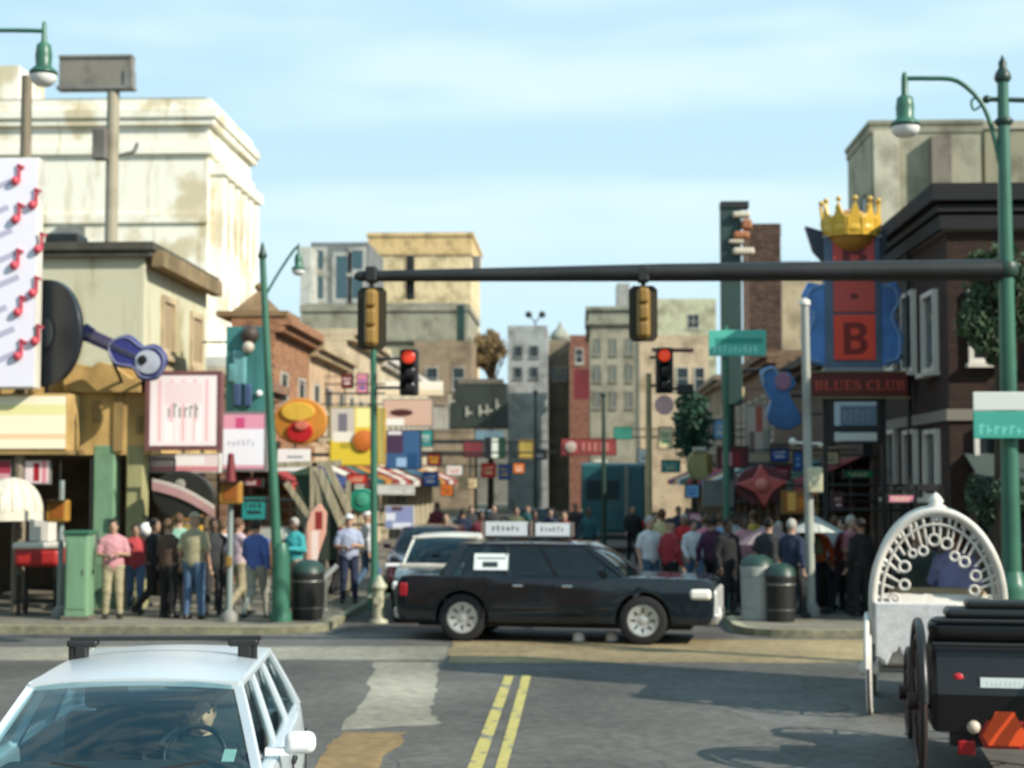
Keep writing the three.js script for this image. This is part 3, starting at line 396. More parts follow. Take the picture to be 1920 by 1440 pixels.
  const eyes = [sphere(0.011, 0.032, hy + 0.012, 0.078, 8), sphere(0.011, -0.032, hy + 0.012, 0.078, 8)];
  return bodies[key] = { body, shirt, pants, shoes: [shoe(p.la), shoe(p.ra)], hair, cap, eyes };
}
const hairM = std([0.02, 0.014, 0.01], 0.75), hairB = std([0.1, 0.055, 0.025], 0.75), hairG = std([0.35, 0.33, 0.3], 0.8), eyeM = std([0.02, 0.015, 0.012], 0.2);
const ready = new Map();
function shared(parent, name, m, key, geo) {                    // the same body geometry serves every person of that pose
  if (!ready.has(key)) ready.set(key, boxUV(clean(Array.isArray(geo) ? mergeGeometries(geo.map(clean), false) : geo)));
  const o = new THREE.Mesh(ready.get(key), m); o.name = name; o.castShadow = o.receiveShadow = true; parent.add(o); return o;
}
function person(label, [x, y, z], turn, o, group) {
  const pose = o.pose ?? 'stand', k = pose + (o.long ? 1 : 0), g = thing('person', label, 'person', [x, y, z], turn, group), b = bodyGeos(pose, o.long ?? false);
  shared(g, 'body', skinT[o.skin ?? 0], 'body' + k, b.body); shared(g, 'shirt', o.shirt, 'shirt' + k, b.shirt); shared(g, 'trousers', o.pants, 'trousers' + k, b.pants);
  b.shoes.forEach((s, i) => shared(g, 'shoe', o.shoe ?? M.black, 'shoe' + i + k, s));
  shared(g, 'eyes', eyeM, 'eyes' + k, b.eyes);
  if (o.cap) shared(g, 'cap', o.cap, 'cap' + k, b.cap); else shared(g, 'hair', o.hair ?? hairM, 'hair' + k, b.hair);
  if (o.bag) part(g, 'bag', o.bag, RB(0.3, 0.4, 0.16, 0.06, -0.02, 1.22, -0.21));
  const s = o.scale ?? 1; if (s !== 1) g.scale.setScalar(s);
  return g;
}

// ------------------------------------------------------------------ vehicles
const tess = (g, e, n = 6) => new TessellateModifier(e, n).modify(clean(g));
function patch(c00, c10, c11, c01, bulge, t, n = 12) {           // a curved closed panel over four corners; bulge is a vector added at its middle
  const pos = [], idx = [], at = (u, v, k) => { const a = c00.clone().lerp(c10, u), b = c01.clone().lerp(c11, u), p = a.lerp(b, v), w = (1 - (2 * u - 1) ** 2) * 0.75 + (1 - (2 * v - 1) ** 2) * 0.25, w2 = w * (0.5 + 0.5 * (1 - (2 * v - 1) ** 4)); return p.addScaledVector(bulge, w2).addScaledVector(nrm, -k); };
  const nrm = c10.clone().sub(c00).cross(c01.clone().sub(c00)).normalize(); if (nrm.dot(bulge) < 0) nrm.negate();
  for (const k of [0, t]) for (let j = 0; j <= n; j++) for (let i = 0; i <= n; i++) pos.push(...at(i / n, j / n, k).toArray());
  const m = n + 1, o = m * m, flip = c10.clone().sub(c00).cross(c01.clone().sub(c00)).dot(nrm) < 0, q = (a, b, c, d) => flip ? idx.push(a, c, b, a, d, c) : idx.push(a, b, c, a, c, d);
  for (let j = 0; j < n; j++) for (let i = 0; i < n; i++) { const a = j * m + i; q(a, a + 1, a + m + 1, a + m); q(o + a + m, o + a + m + 1, o + a + 1, o + a); }
  for (let i = 0; i < n; i++) { q(i + o, i + 1 + o, i + 1, i); const a = n * m + i; q(a, a + 1, a + 1 + o, a + o); const b = i * m; q(b, b + m, b + m + o, b + o); const c = i * m + n; q(c + o, c + m + o, c + m, c); }
  const g = new THREE.BufferGeometry(); g.setAttribute('position', new THREE.Float32BufferAttribute(pos, 3)); g.setIndex(idx); const r = toCreasedNormals(g.toNonIndexed(), 0.6); return r;
}
function wheelParts(root, x, y, z, r, rimM, hub) {                // axle along x
  const s = Math.sign(x), w = 0.2;
  const ty = lathe([[r * 0.68, -w / 2], [r * 0.93, -w / 2], [r, -w / 3], [r, w / 3], [r * 0.93, w / 2], [r * 0.68, w / 2], [r * 0.68, -w / 2]], 32).rotateZ(-Math.PI / 2).translate(x, y, z);
  const t = part(root, 'wheel', M.rubber, ty);
  const rim = [lathe([[0.001, w * 0.3], [r * 0.16, w * 0.3], [r * 0.2, w * 0.2], [r * 0.5, w * 0.34], [r * 0.62, w * 0.4], [r * 0.69, w * 0.36], [r * 0.69, -w * 0.3]], 32).rotateZ(-s * Math.PI / 2).translate(x, y, z)];
  part(t, 'rim', rimM, rim);
  for (let i = 0; i < 8; i++) { const a = i / 8 * 6.283; part(t, 'rim_slot', M.black, B(0.02, r * 0.07, r * 0.22, x + s * w * 0.3, y + Math.sin(a) * r * 0.42, z + Math.cos(a) * r * 0.42, 0, 0, -a)); }
}
// local axes: z forward, x to the car's left, y up
function makeCar(g, o) {
  const { sil, W, arches, belt, wb, wr, yr, zA0, zA1, zC1, zC0, pnt, glass } = o, zmin = Math.min(...sil.map((p) => p[0])), zmax = Math.max(...sil.map((p) => p[0])), zc = (zmin + zmax) / 2, hl = (zmax - zmin) / 2;
  const plan = (z) => 1 - 0.15 * Math.pow(Math.abs((z - zc) / hl), 5), barrel = (y) => 1 - 0.055 * Math.pow(Math.max(0, (y - 0.55)) / 0.5, 2) - 0.05 * Math.pow(Math.max(0, 0.5 - y) / 0.35, 2);
  const deform = (gg) => { const p = gg.attributes.position; for (let i = 0; i < p.count; i++) p.setX(i, p.getX(i) * plan(p.getZ(i)) * barrel(p.getY(i))); gg.deleteAttribute('normal'); if (gg.attributes.uv) gg.deleteAttribute('uv'); return toCreasedNormals(mergeVertices(gg, 1e-4).toNonIndexed(), 0.55); };
  const silShape = (dip) => {
    const s = new THREE.Shape(), fr = zA0 - 0.12, bk = zC0 + 0.12, ys = sil[0][1], go = ([x, y]) => s.lineTo(x, y); s.moveTo(...sil[0]);
    if (dip) { sil.slice(1).filter((p) => p[0] >= fr).forEach(go); [[fr, belt - 0.06], [fr - 0.02, 0.34], [bk + 0.02, 0.34], [bk, belt - 0.06]].forEach(go); sil.filter((p) => p[0] <= bk).forEach(go); } else sil.slice(1).forEach(go);
    s.lineTo(sil.at(-1)[0] + 0.02, ys); for (const [az, ar] of [...arches].sort((p, q) => p[0] - q[0])) { s.lineTo(az - ar, ys); s.lineTo(az - ar, o.rw); s.absarc(az, o.rw, ar, Math.PI, 0, true); s.lineTo(az + ar, ys); } s.closePath(); return s; };
  const toCar = (gg, x0) => gg.rotateY(-Math.PI / 2).translate(x0, 0, 0);   // shape x -> car z, extrusion -> -x
  const slab = (dip, x0, x1) => toCar(ext(silShape(dip), x1 - x0 - 0.05, 0.025, 12), x1 - 0.025);
  const body = part(g, 'body', pnt, [deform(tess(slab(true, -W / 2 + 0.1, W / 2 - 0.1), 0.25)), deform(tess(slab(false, W / 2 - 0.12, W / 2), 0.16)), deform(tess(slab(false, -W / 2, -W / 2 + 0.12), 0.16))]);
  // underbody, so that the wheel arches read dark
  part(g, 'underbody', M.dark, B(W - 0.3, 0.2, (zmax - zmin) * 0.86, 0, 0.34, zc));
  for (const [z] of arches) for (const s of [-1, 1]) wheelParts(g, s * (W / 2 - 0.13), o.rw, z, o.rw, o.rim ?? M.chrome);
  const c = (s) => ({ A0: V(s * wb, belt, zA0), A1: V(s * wr, yr, zA1), C1: V(s * wr, yr - (o.rdrop ?? 0), zC1), C0: V(s * wb, belt, zC0) }), Lp = c(1), Rp = c(-1);
  part(g, 'roof', o.roofM ?? pnt, patch(Rp.C1.clone().setZ(zC1 - 0.02), Lp.C1.clone().setZ(zC1 - 0.02), Lp.A1.clone().setZ(zA1 + 0.03), Rp.A1.clone().setZ(zA1 + 0.03), V(0, o.crown ?? 0.06, 0), 0.045, 16));
  const inset = (a, b, t) => a.clone().lerp(b, t);
  part(g, 'windshield', glass, patch(inset(Rp.A0, Lp.A0, 0.03), inset(Lp.A0, Rp.A0, 0.03), inset(Lp.A1, Rp.A1, 0.04), inset(Rp.A1, Lp.A1, 0.04), V(0, 0.03, o.wsb ?? 0.12), 0.006, 14));
  part(g, 'rear_window', glass, patch(inset(Rp.C0, Lp.C0, 0.06), inset(Lp.C0, Rp.C0, 0.06), inset(Lp.C1, Rp.C1, 0.08), inset(Rp.C1, Lp.C1, 0.08), V(0, 0.02, -0.07), 0.006));
  const pill = [];
  for (const [q, s] of [[Lp, 1], [Rp, -1]]) {
    const on = (u, v) => inset(inset(q.A0, q.C0, u), inset(q.A1, q.C1, u), v);              // u from front to back along the side, v up
    const strip = (u0, u1, v0, v1, push, t, b = 0.012) => patch(on(u0[0], v0), on(u0[1], v0), on(u1[1], v1), on(u1[0], v1), V(s * b, 0, 0), t, 8).translate(s * push, 0, 0);
    pill.push(strip([0, o.aP ?? 0.04], [0, o.aP ? o.aP * 1.2 : 0.05], 0, 1, 0.008, 0.05), strip([1 - o.cP, 1], [1 - o.cPt, 1], 0, 1, 0.008, 0.05));
    for (const u of o.pillars) pill.push(strip([u - 0.02, u + 0.02], [u - 0.016, u + 0.016], 0, 1, 0.006, 0.04));
    pill.push(strip([0, 1], [0, 1], 0.93, 1.01, 0.007, 0.05));
    let u0 = (o.aP ?? 0.04) + 0.005; for (const u of [...o.pillars, 1 - o.cP + 0.02]) { part(g, 'side_window', glass, strip([u0, u - 0.01], [u0 + 0.01, u - 0.01], 0, 0.95, -0.006, 0.006)); u0 = u + 0.01; }
    part(g, 'window_trim', M.chrome, strip([0.0, 0.99 - o.cP], [0.0, 0.99 - o.cP], -0.03, 0.02, 0.012, 0.02));
    for (const z of o.handles ?? []) part(g, 'door_handle', o.handleM ?? M.chrome, RB(0.03, 0.035, 0.17, 0.012, s * (W / 2 * barrel(belt - 0.13) + 0.012), belt - 0.13, z));
    part(g, 'mirror', o.mirM ?? pnt, [RB(0.18, 0.13, 0.1, 0.05, s * (wb + 0.19), belt + 0.11, zA0 - 0.42), B(0.14, 0.04, 0.05, s * (wb + 0.06), belt + 0.06, zA0 - 0.42)]);
    part(g, 'side_moulding', o.mould ?? M.black, RB(0.025, 0.05, arches[1][0] < arches[0][0] ? arches[0][0] - arches[1][0] - 0.95 : 1.6, 0.01, s * (W / 2 * barrel(0.55) + 0.004), 0.56, (arches[0][0] + arches[1][0]) / 2));
    for (const z of [(zA0 + zC0) / 2 + 0.35, (zA0 + zC0) / 2 - 0.75]) part(g, 'door_seam', M.black, RB(0.012, belt - 0.5, 0.014, 0.004, s * (W / 2 * barrel(0.7) + 0.001), 0.42 + (belt - 0.5) / 2, z));
    part(g, 'wiper', M.black, bar(V(s * 0.02 + 0.1, belt + 0.03, zA0 + (o.wsb ?? 0.12) * 0.55), V(s * 0.42 + 0.1, belt + 0.09, zA0 - 0.02 + (o.wsb ?? 0.12) * 0.5), 0.011, 0.008, 6));
    part(g, 'headlight', o.headM ?? M.chrome, RB(0.46, 0.17, 0.34, 0.06, s * (W / 2 - 0.29), o.hlY, zmax - 0.2));
    part(g, 'tail_light', o.tailM, RB(0.34, 0.22, 0.14, 0.03, s * (W / 2 - 0.27), o.tlY, zmin + 0.1));
  }
  part(g, 'pillar', o.pilM ?? pnt, pill);
  part(g, 'bumper', o.bumpM ?? pnt, RB(W * 0.84, 0.2, 0.16, 0.06, 0, 0.42, zmax + 0.0)); part(g, 'bumper', o.bumpM ?? pnt, RB(W * 0.84, 0.2, 0.16, 0.06, 0, 0.44, zmin - 0.0));
  part(g, 'grille', M.chrome, [RB(0.6, 0.2, 0.06, 0.02, 0, o.hlY, zmax - 0.03)]);
  part(g, 'number_plate', M.white, B(0.31, 0.16, 0.02, 0, 0.62, zmin - 0.03));
  // inside
  const seatM = o.seatM ?? std([0.07, 0.075, 0.08], 0.9), zs = (zA0 + zC0) / 2 + 0.15;
  const seat = (x, z, w) => [RB(w, 0.16, 0.52, 0.06, x, 0.45, z + 0.08), (() => { const q = RB(w, 0.62, 0.14, 0.06, 0, 0.31, 0); q.rotateX(-0.2); return q.translate(x, 0.5, z - 0.22); })(), RB(Math.min(w, 0.28), 0.17, 0.1, 0.05, x, 1.2, z - 0.37)];
  for (const x of [-0.36, 0.36]) part(g, 'seat', seatM, seat(x, zs, 0.5)); part(g, 'rear_seat', seatM, [...seat(0, zs - 0.95, 1.2)]);
  part(g, 'dashboard', std([0.025, 0.03, 0.032], 0.7), [RB(W - 0.36, 0.24, 0.4, 0.09, 0, belt - 0.1, zA0 - 0.3)]);
  part(g, 'steering_wheel', M.black, new THREE.TorusGeometry(0.18, 0.016, 8, 28).rotateX(-0.35).translate(0.36, belt - 0.0, zA0 - 0.62));
  return g;
}
const tint = (c, r = 0.04) => new THREE.MeshPhysicalMaterial({ color: lin(c), roughness: r, transmission: 1, thickness: 0, ior: 1.5 });
const carPaint = (c, o = {}) => new THREE.MeshPhysicalMaterial({ color: lin(c), roughness: 0.35, metalness: 0, clearcoat: 1, clearcoatRoughness: 0.05, ...o });
const tailRed = std([0.3, 0.012, 0.02], 0.25);
// the dark car crossing the junction, nose to the right
{
  const d = 26.0, a = P(800, 1100, d), g = thing('utility_vehicle', 'tall black sport utility car with white roof sign crossing the junction', 'car', [P(1046, 1100, d).x, 0, -d - 0.6], Math.PI / 2 - 0.15);
  const navy = carPaint([0.004, 0.009, 0.014], { clearcoatRoughness: 0.03, roughness: 0.5, specularIntensity: 0.3 });
  makeCar(g, { W: 1.95, rw: 0.385, belt: 1.04, wb: 0.84, wr: 0.7, yr: 1.57, rdrop: 0, zA0: 1.28, zA1: 0.56, zC1: -1.5, zC0: -1.85, crown: 0.05, pnt: navy, glass: tint([0.42, 0.52, 0.53]), roofM: navy, cP: 0.06, cPt: 0.08, pillars: [0.36, 0.63], handles: [0.3, -0.5], rim: std([0.62, 0.63, 0.6], 0.35, { metalness: 0.5 }), bumpM: std([0.5, 0.5, 0.49], 0.25, { metalness: 0.7 }), mould: M.black, tailM: tailRed, headM: std([0.85, 0.83, 0.75], 0.15), hlY: 0.8, tlY: 0.82, mirM: navy,
    arches: [[1.5, 0.46], [-1.42, 0.46]], sil: [[2.5, 0.34], [2.58, 0.45], [2.6, 0.7], [2.59, 0.96], [2.46, 1.01], [1.6, 1.03], [1.28, 1.035], [-1.85, 1.04], [-2.25, 1.04], [-2.45, 1.02], [-2.52, 0.92], [-2.52, 0.5], [-2.46, 0.34]] });
  part(g, 'window_notice', printed(128, 64, (x, w, h) => { x.fillStyle = '#e9efee'; x.fillRect(0, 0, w, h); x.fillStyle = '#6b767b'; x.fillRect(w * 0.08, h * 0.24, w * 0.84, h * 0.1); x.fillStyle = '#343b3f'; x.fillRect(w * 0.25, h * 0.5, w * 0.45, h * 0.34); }), (() => { const q = B(0.56, 0.27, 0.012, 0, 0, 0); q.rotateX(-0.28).rotateY(-Math.PI / 2); return q.translate(-0.79, 1.28, -0.97); })(), true, 'white notice in the rear side window');
  part(g, 'front_guard', std([0.55, 0.55, 0.53], 0.35, { metalness: 0.3 }), RB(1.62, 0.46, 0.12, 0.05, 0, 0.64, 2.6)); part(g, 'fog_lamp', std([0.8, 0.8, 0.76], 0.2), lathe([[0, 0], [0.1, 0], [0.1, 0.03], [0, 0.05]], 16).rotateX(Math.PI / 2).translate(-0.66, 0.5, 2.67));
  // roof sign of two white boards in a holder
  const s = thing('roof_sign', 'white two-part advertising sign standing on the roof of the black sport utility car', 'roof sign', [P(990, 1010, d + 0.6).x, 1.63, -d - 0.6], -0.13);
  part(s, 'base', M.black, RB(1.45, 0.04, 0.3, 0.015, 0, 0.02, 0));
  const face = (n, w, h) => printed(n, 64, (x, W2, H2) => { x.fillStyle = '#dde2e4'; x.fillRect(0, 0, W2, H2); scribble(x, '#5b6469', W2 * 0.16, H2 * 0.26, W2 * 0.7, H2 * 0.42, 6, 5); });
  part(s, 'board', face(128), [(() => B(0.7, 0.23, 0.05, -0.36, 0.165, 0))()], true); part(s, 'board', face(160), [B(0.58, 0.21, 0.05, 0.42, 0.155, 0)], true);
  part(s, 'bracket', M.chrome, [B(0.05, 0.25, 0.07, 0.06, 0.165, 0), B(0.05, 0.23, 0.07, 0.75, 0.155, 0), B(0.05, 0.24, 0.07, -0.75, 0.16, 0)]);
  for (const [px, n] of [[1085, 'left'], [1147, 'right']]) { const q = gp(px, 1204); const r = thing('road_stud', `small ${n === 'left' ? 'duller' : 'brighter'} white lump on the crosswalk under the black sport utility car, ${n} of two`, 'road stud', [q[0], 0, q[1]], 0); part(r, 'dome', std([0.75, 0.7, 0.64], 0.6), lathe([[0.1, 0], [0.1, 0.05], [0.085, 0.13], [0.05, 0.17], [0, 0.18]], 16)); part(r, 'base', M.grey, lathe([[0.13, 0], [0.13, 0.03], [0, 0.031]], 16)); }
}
// the pale blue estate car coming towards us at the left
{
  const g = thing('estate_car', 'pale silver blue estate car with roof rack facing us at lower left', 'car', [-2.66, 0, -9.85], 0.1), W = 1.8;
  makeCar(g, { W, rw: 0.32, belt: 0.98, wb: 0.8, wr: 0.61, yr: 1.41, zA0: 1.1, zA1: 0.42, zC1: -1.45, zC0: -1.85, crown: 0.07, wsb: 0.14, pnt: carPaint([0.56, 0.62, 0.66], { roughness: 0.5, metalness: 0.1, clearcoatRoughness: 0.25 }), glass: tint([0.76, 0.86, 0.87]), cP: 0.05, cPt: 0.05, aP: 0.03, pillars: [0.34, 0.66], handles: [-0.15, -1.1], tailM: tailRed, headM: std([0.75, 0.75, 0.72], 0.2), hlY: 0.66, tlY: 0.8, mirM: carPaint([0.8, 0.82, 0.82]), handleM: M.black,
    arches: [[1.62, 0.38], [-1.05, 0.38]], sil: [[2.2, 0.24], [2.28, 0.4], [2.25, 0.62], [2.1, 0.76], [1.6, 0.87], [1.1, 0.97], [-1.85, 0.98], [-2.05, 0.9], [-2.1, 0.7], [-2.08, 0.45], [-2.0, 0.26]] });
  const rk = thing('roof_rack', 'black roof rack with crossbar and feet on the pale blue car', 'roof rack', [-2.66, 0, -9.85], 0.1);
  const rz = -0.62; part(rk, 'crossbar', M.darkMetal, RB(1.24, 0.03, 0.05, 0.012, 0.02, 1.565, rz));
  for (const zz of [rz]) for (const s of [-1, 1]) part(rk, 'foot', M.darkMetal, [RB(0.2, 0.05, 0.09, 0.02, s * 0.52, 1.535, zz), RB(0.09, 0.11, 0.08, 0.02, s * 0.53, 1.49, zz), RB(0.05, 0.16, 0.06, 0.02, s * 0.585, 1.45, zz)]);
  person('driver with short hair and dark top at the wheel of the pale blue car', [-2.33, -0.07, -9.9], 0.35, { scale: 0.98, pose: 'drive', long: true, shirt: cloth([0.03, 0.04, 0.045]), pants: cloth([0.03, 0.03, 0.04]), hair: hairB, skin: 4 });
  const tg = thing('window_sticker', 'small pale green inspection sticker inside the windscreen corner', 'sticker', [0, 0, 0]);
  part(tg, 'card', std([0.45, 0.62, 0.52], 0.6), (() => { const q = RB(0.07, 0.1, 0.008, 0.003, 0, 0, 0); q.rotateX(-1.0); return q.translate(-2.66 + 0.7, 1.06, -9.85 + 0.86); })());
}
// a pale car waiting behind the black sport utility car and dark cars down the street
function waiting(label, x, z, turn, c, tn, fm) { const g = thing('car', label, 'car', [x, 0, z], turn); return makeCar(g, { W: 1.8, rw: 0.32, belt: 0.98, wb: 0.78, wr: 0.62, yr: 1.5, zA0: 1.0, zA1: 0.36, zC1: -1.9, zC0: -2.2, crown: 0.05, pnt: carPaint(c), pilM: fm, roofM: fm, glass: tint(tn ?? [0.3, 0.42, 0.43]), cP: 0.06, cPt: 0.06, pillars: [0.36, 0.68], handles: [-0.2], tailM: tailRed, headM: std([0.75, 0.75, 0.72], 0.2), hlY: 0.68, tlY: 0.8,
  arches: [[1.55, 0.38], [-1.1, 0.38]], sil: [[2.1, 0.24], [2.2, 0.42], [2.16, 0.68], [2.0, 0.8], [1.5, 0.9], [1.0, 0.97], [-2.2, 0.98], [-2.28, 0.8], [-2.26, 0.45], [-2.2, 0.26]] }); }
{ const wc = waiting('dark car with white framed windscreen facing us, half hidden behind the black sport utility car', X(838, 31), -31.2, 0, [0.012, 0.016, 0.018], [0.4, 0.55, 0.56], M.white);
  part(wc, 'window_surround', M.white, [RB(1.62, 0.07, 0.08, 0.02, 0, 1.0, 1.03), RB(1.3, 0.06, 0.06, 0.02, 0, 1.5, 0.38)]); }
waiting('dark maroon car farther down the street behind the white car', X(805, 37), -37.5, 0, [0.05, 0.012, 0.02]);
waiting('black car parked far down the middle of the shaded street', X(1010, 62), -62, Math.PI, [0.01, 0.011, 0.014]);
waiting('dark grey car parked left of the black one down the street', X(900, 58), -58, Math.PI, [0.03, 0.032, 0.035]);
// dark teal delivery van under the red neon sign
{
  const d = 58, x = X(1150, d), g = thing('box_van', 'dark teal box van parked at the right under the red neon sign', 'van', [x, 0, -d]), teal = carPaint([0.02, 0.1, 0.11]);
  const w = X(1212, d) - X(1090, d), h = Y(868, d); part(g, 'box', teal, RB(w, h - 0.7, 4.5, 0.12, 0, 0.7 + (h - 0.7) / 2, -2.3)); part(g, 'bumper', M.black, RB(w * 0.95, 0.2, 0.2, 0.05, 0, 0.55, 0.05)); part(g, 'rear_window', M.glassDark, RB(w * 0.5, 0.7, 0.05, 0.02, -w * 0.16, h - 0.95, -0.03)); part(g, 'door_seam', M.steel, B(0.14, h - 1.0, 0.04, w * 0.2, 0.75 + (h - 0.8) / 2, 0));
  for (const s of [-1, 1]) { wheelParts(g, s * (w / 2 - 0.14), 0.4, -0.9, 0.4, M.steel); wheelParts(g, s * (w / 2 - 0.14), 0.4, -3.7, 0.4, M.steel); part(g, 'tail_light', tailRed, RB(0.12, 0.3, 0.05, 0.02, s * (w / 2 - 0.12), 1.0, -0.02)); }
  part(g, 'roof_light', M.white, RB(0.5, 0.12, 0.2, 0.04, -w * 0.2, h + 0.05, -0.2));
}
// carriages
function spokedWheel(root, x, y, z, r, m, n = 14) { const w = part(root, 'wheel', m, new THREE.TorusGeometry(r - 0.03, 0.032, 8, 40).rotateY(Math.PI / 2).translate(x, y, z)); for (let i = 0; i < n; i++) { const a = i / n * 6.2832; part(w, 'spoke', m, bar(V(x, y + Math.sin(a) * 0.06, z + Math.cos(a) * 0.06), V(x, y + Math.sin(a) * (r - 0.05), z + Math.cos(a) * (r - 0.05)), 0.018, 0.013, 6)); } part(w, 'hub', m, bar(V(x - 0.1, y, z), V(x + 0.1, y, z), 0.075, 0.06, 14)); part(w, 'tyre', M.rubber, new THREE.TorusGeometry(r - 0.004, 0.014, 6, 40).rotateY(Math.PI / 2).translate(x, y, z)); return w; }
{
  const d = 18, p = P(1757, 1110, d), g = thing('white_carriage', 'white open horse carriage with domed hoop canopy at the right kerb', 'carriage', [p.x, 0, -d], -0.2), wh = paint([0.87, 0.87, 0.86], 0.4);
  const yb = Y(1125, d), yt = Y(958, d), rx = 0.69;
  const tub = S([[-0.15, 0.62], [0.25, 0.5], [1.1, 0.48], [1.5, 0.62], [1.75, 0.98], [1.62, 1.0], [1.35, 0.74], [0.62, 0.74], [0.5, 1.0], [0.2, 1.0], [0.1, 1.22], [-0.06, 1.3], [-0.2, 1.22], [-0.26, 0.95]]);
  part(g, 'body', wh, ext(tub, 1.16, 0.04).rotateY(Math.PI / 2).translate(-0.58, 0, 0));
  part(g, 'rear_seat', std([0.42, 0.32, 0.2], 0.85), [RB(1.06, 0.36, 0.14, 0.06, 0.0, 1.22, -0.22), RB(1.06, 0.14, 0.5, 0.05, 0, 0.98, -0.5)]);
  part(g, 'drop_cloth', cloth([0.82, 0.81, 0.8]), (() => { const n = 18, s = new THREE.Shape(); s.moveTo(-0.6, 0); for (let i = 0; i <= n; i++) s.lineTo(-0.6 + i / n * 0.85, (i % 2 ? 0.05 : 0) - 0.56 - 0.08 * Math.sin(i)); s.lineTo(0.25, 0); s.closePath(); return ext(s, 0.05, 0.02).translate(-0.05, 1.24, 0.24); })());
  const hoop = (z, k) => { const q = []; for (let i = 0; i <= 28; i++) { const a = Math.PI * i / 28; q.push(V(Math.cos(a) * rx * k, yb + Math.sin(a) * (yt - yb) * k, z)); } return q; };
  part(g, 'canopy_hoop', wh, [tube(hoop(0.22, 1), 0.05, 40, 10), tube(hoop(0.22, 0.86), 0.016, 40, 8)]);
  part(g, 'canopy_hoop', wh, tube(hoop(-0.55, 1.0), 0.035, 40, 10)); part(g, 'canopy_hoop', wh, tube(hoop(-1.3, 1.0), 0.05, 40, 10));
  for (let i = 1; i < 14; i++) { const a = Math.PI * i / 14, q = (k, z) => V(Math.cos(a) * rx * k, yb + Math.sin(a) * (yt - yb) * k, z); part(g, 'canopy_rib', wh, [bar(q(1, 0.2), q(1, -1.3), 0.017), bar(q(0.9, 0.22), q(1, 0.22), 0.02)]); }
  for (let i = 0; i < 22; i++) { const a = Math.PI * (i + 0.5 + rr(-0.25, 0.25)) / 22, k1 = rr(0.6, 0.8), at = (k) => V(Math.cos(a) * rx * k, yb + Math.sin(a) * (yt - yb) * k, 0.21); part(g, 'canopy_lace', wh, bar(at(0.96), at(k1), rr(0.016, 0.03), 0.012, 7)); if (i % 2) part(g, 'canopy_lace', wh, new THREE.TorusGeometry(rr(0.04, 0.06), 0.016, 6, 16).translate(...at(k1 - 0.06).toArray())); }
  for (const s of [-1, 1]) { part(g, 'canopy_post', wh, [bar(V(s * rx, yb, 0.22), V(s * rx * 0.98, 0.8, 0.18), 0.05), bar(V(s * rx, yb, -1.3), V(s * rx * 0.9, 0.72, -1.25), 0.04)]); spokedWheel(g, s * 0.74, 0.5, 0.0, 0.5, wh); spokedWheel(g, s * 0.72, 0.4, -1.7, 0.4, wh, 12); part(g, 'mudguard', wh, (() => { const q = []; for (let i = 0; i <= 12; i++) { const a = 0.1 + i / 12 * 2.6; q.push(V(s * 0.76, 0.5 + Math.sin(a) * 0.6, Math.cos(a) * 0.6)); } return tube(q, 0.03, 20, 8); })()); }
  part(g, 'canopy_cloth', wh, (() => { const s = new THREE.Shape(), n = 24, R = (k, a) => [Math.cos(a) * rx * k, Math.sin(a) * (yt - yb) * k]; for (let i = 0; i <= n; i++) { const q = R(0.985, 0.25 + i / n * (Math.PI - 0.5)); i ? s.lineTo(...q) : s.moveTo(...q); } for (let i = n; i >= 0; i--) s.lineTo(...R(0.965, 0.25 + i / n * (Math.PI - 0.5))); s.closePath(); return ext(s, 1.44).translate(0, yb, -1.26); })());
  part(g, 'finial', wh, lathe([[0.1, 0], [0.12, 0.03], [0.07, 0.06], [0.085, 0.1], [0.05, 0.15], [0.02, 0.18], [0, 0.19]], 16, 0, yt + 0.02, 0.1));
  part(g, 'axle', M.steel, [bar(V(-0.74, 0.5, 0), V(0.74, 0.5, 0), 0.035), bar(V(-0.7, 0.4, -1.7), V(0.7, 0.4, -1.7), 0.035), B(0.08, 0.06, 2.0, 0, 0.45, -0.85)]);
  part(g, 'step', wh, [B(0.3, 0.03, 0.24, -0.72, 0.42, -0.7), bar(V(-0.6, 0.62, -0.7), V(-0.72, 0.42, -0.7), 0.02)]);
  person('seated carriage passenger in pale blue top under the white hoop canopy', [p.x + 0.3, 0.68, -d - 0.42], Math.PI - 0.2, { pose: 'sit', long: true, shirt: cloth([0.36, 0.42, 0.85]), pants: cloth([0.05, 0.05, 0.08]), skin: 0, hair: hairB });
  person('carriage driver in dark coat on the front seat of the white carriage', [p.x + 0.2, 0.66, -d - 1.95], Math.PI - 0.2, { pose: 'sit', long: true, shirt: cloth([0.05, 0.07, 0.06]), pants: cloth([0.02, 0.02, 0.02]), cap: cloth([0.04, 0.04, 0.04]), skin: 1 });
}
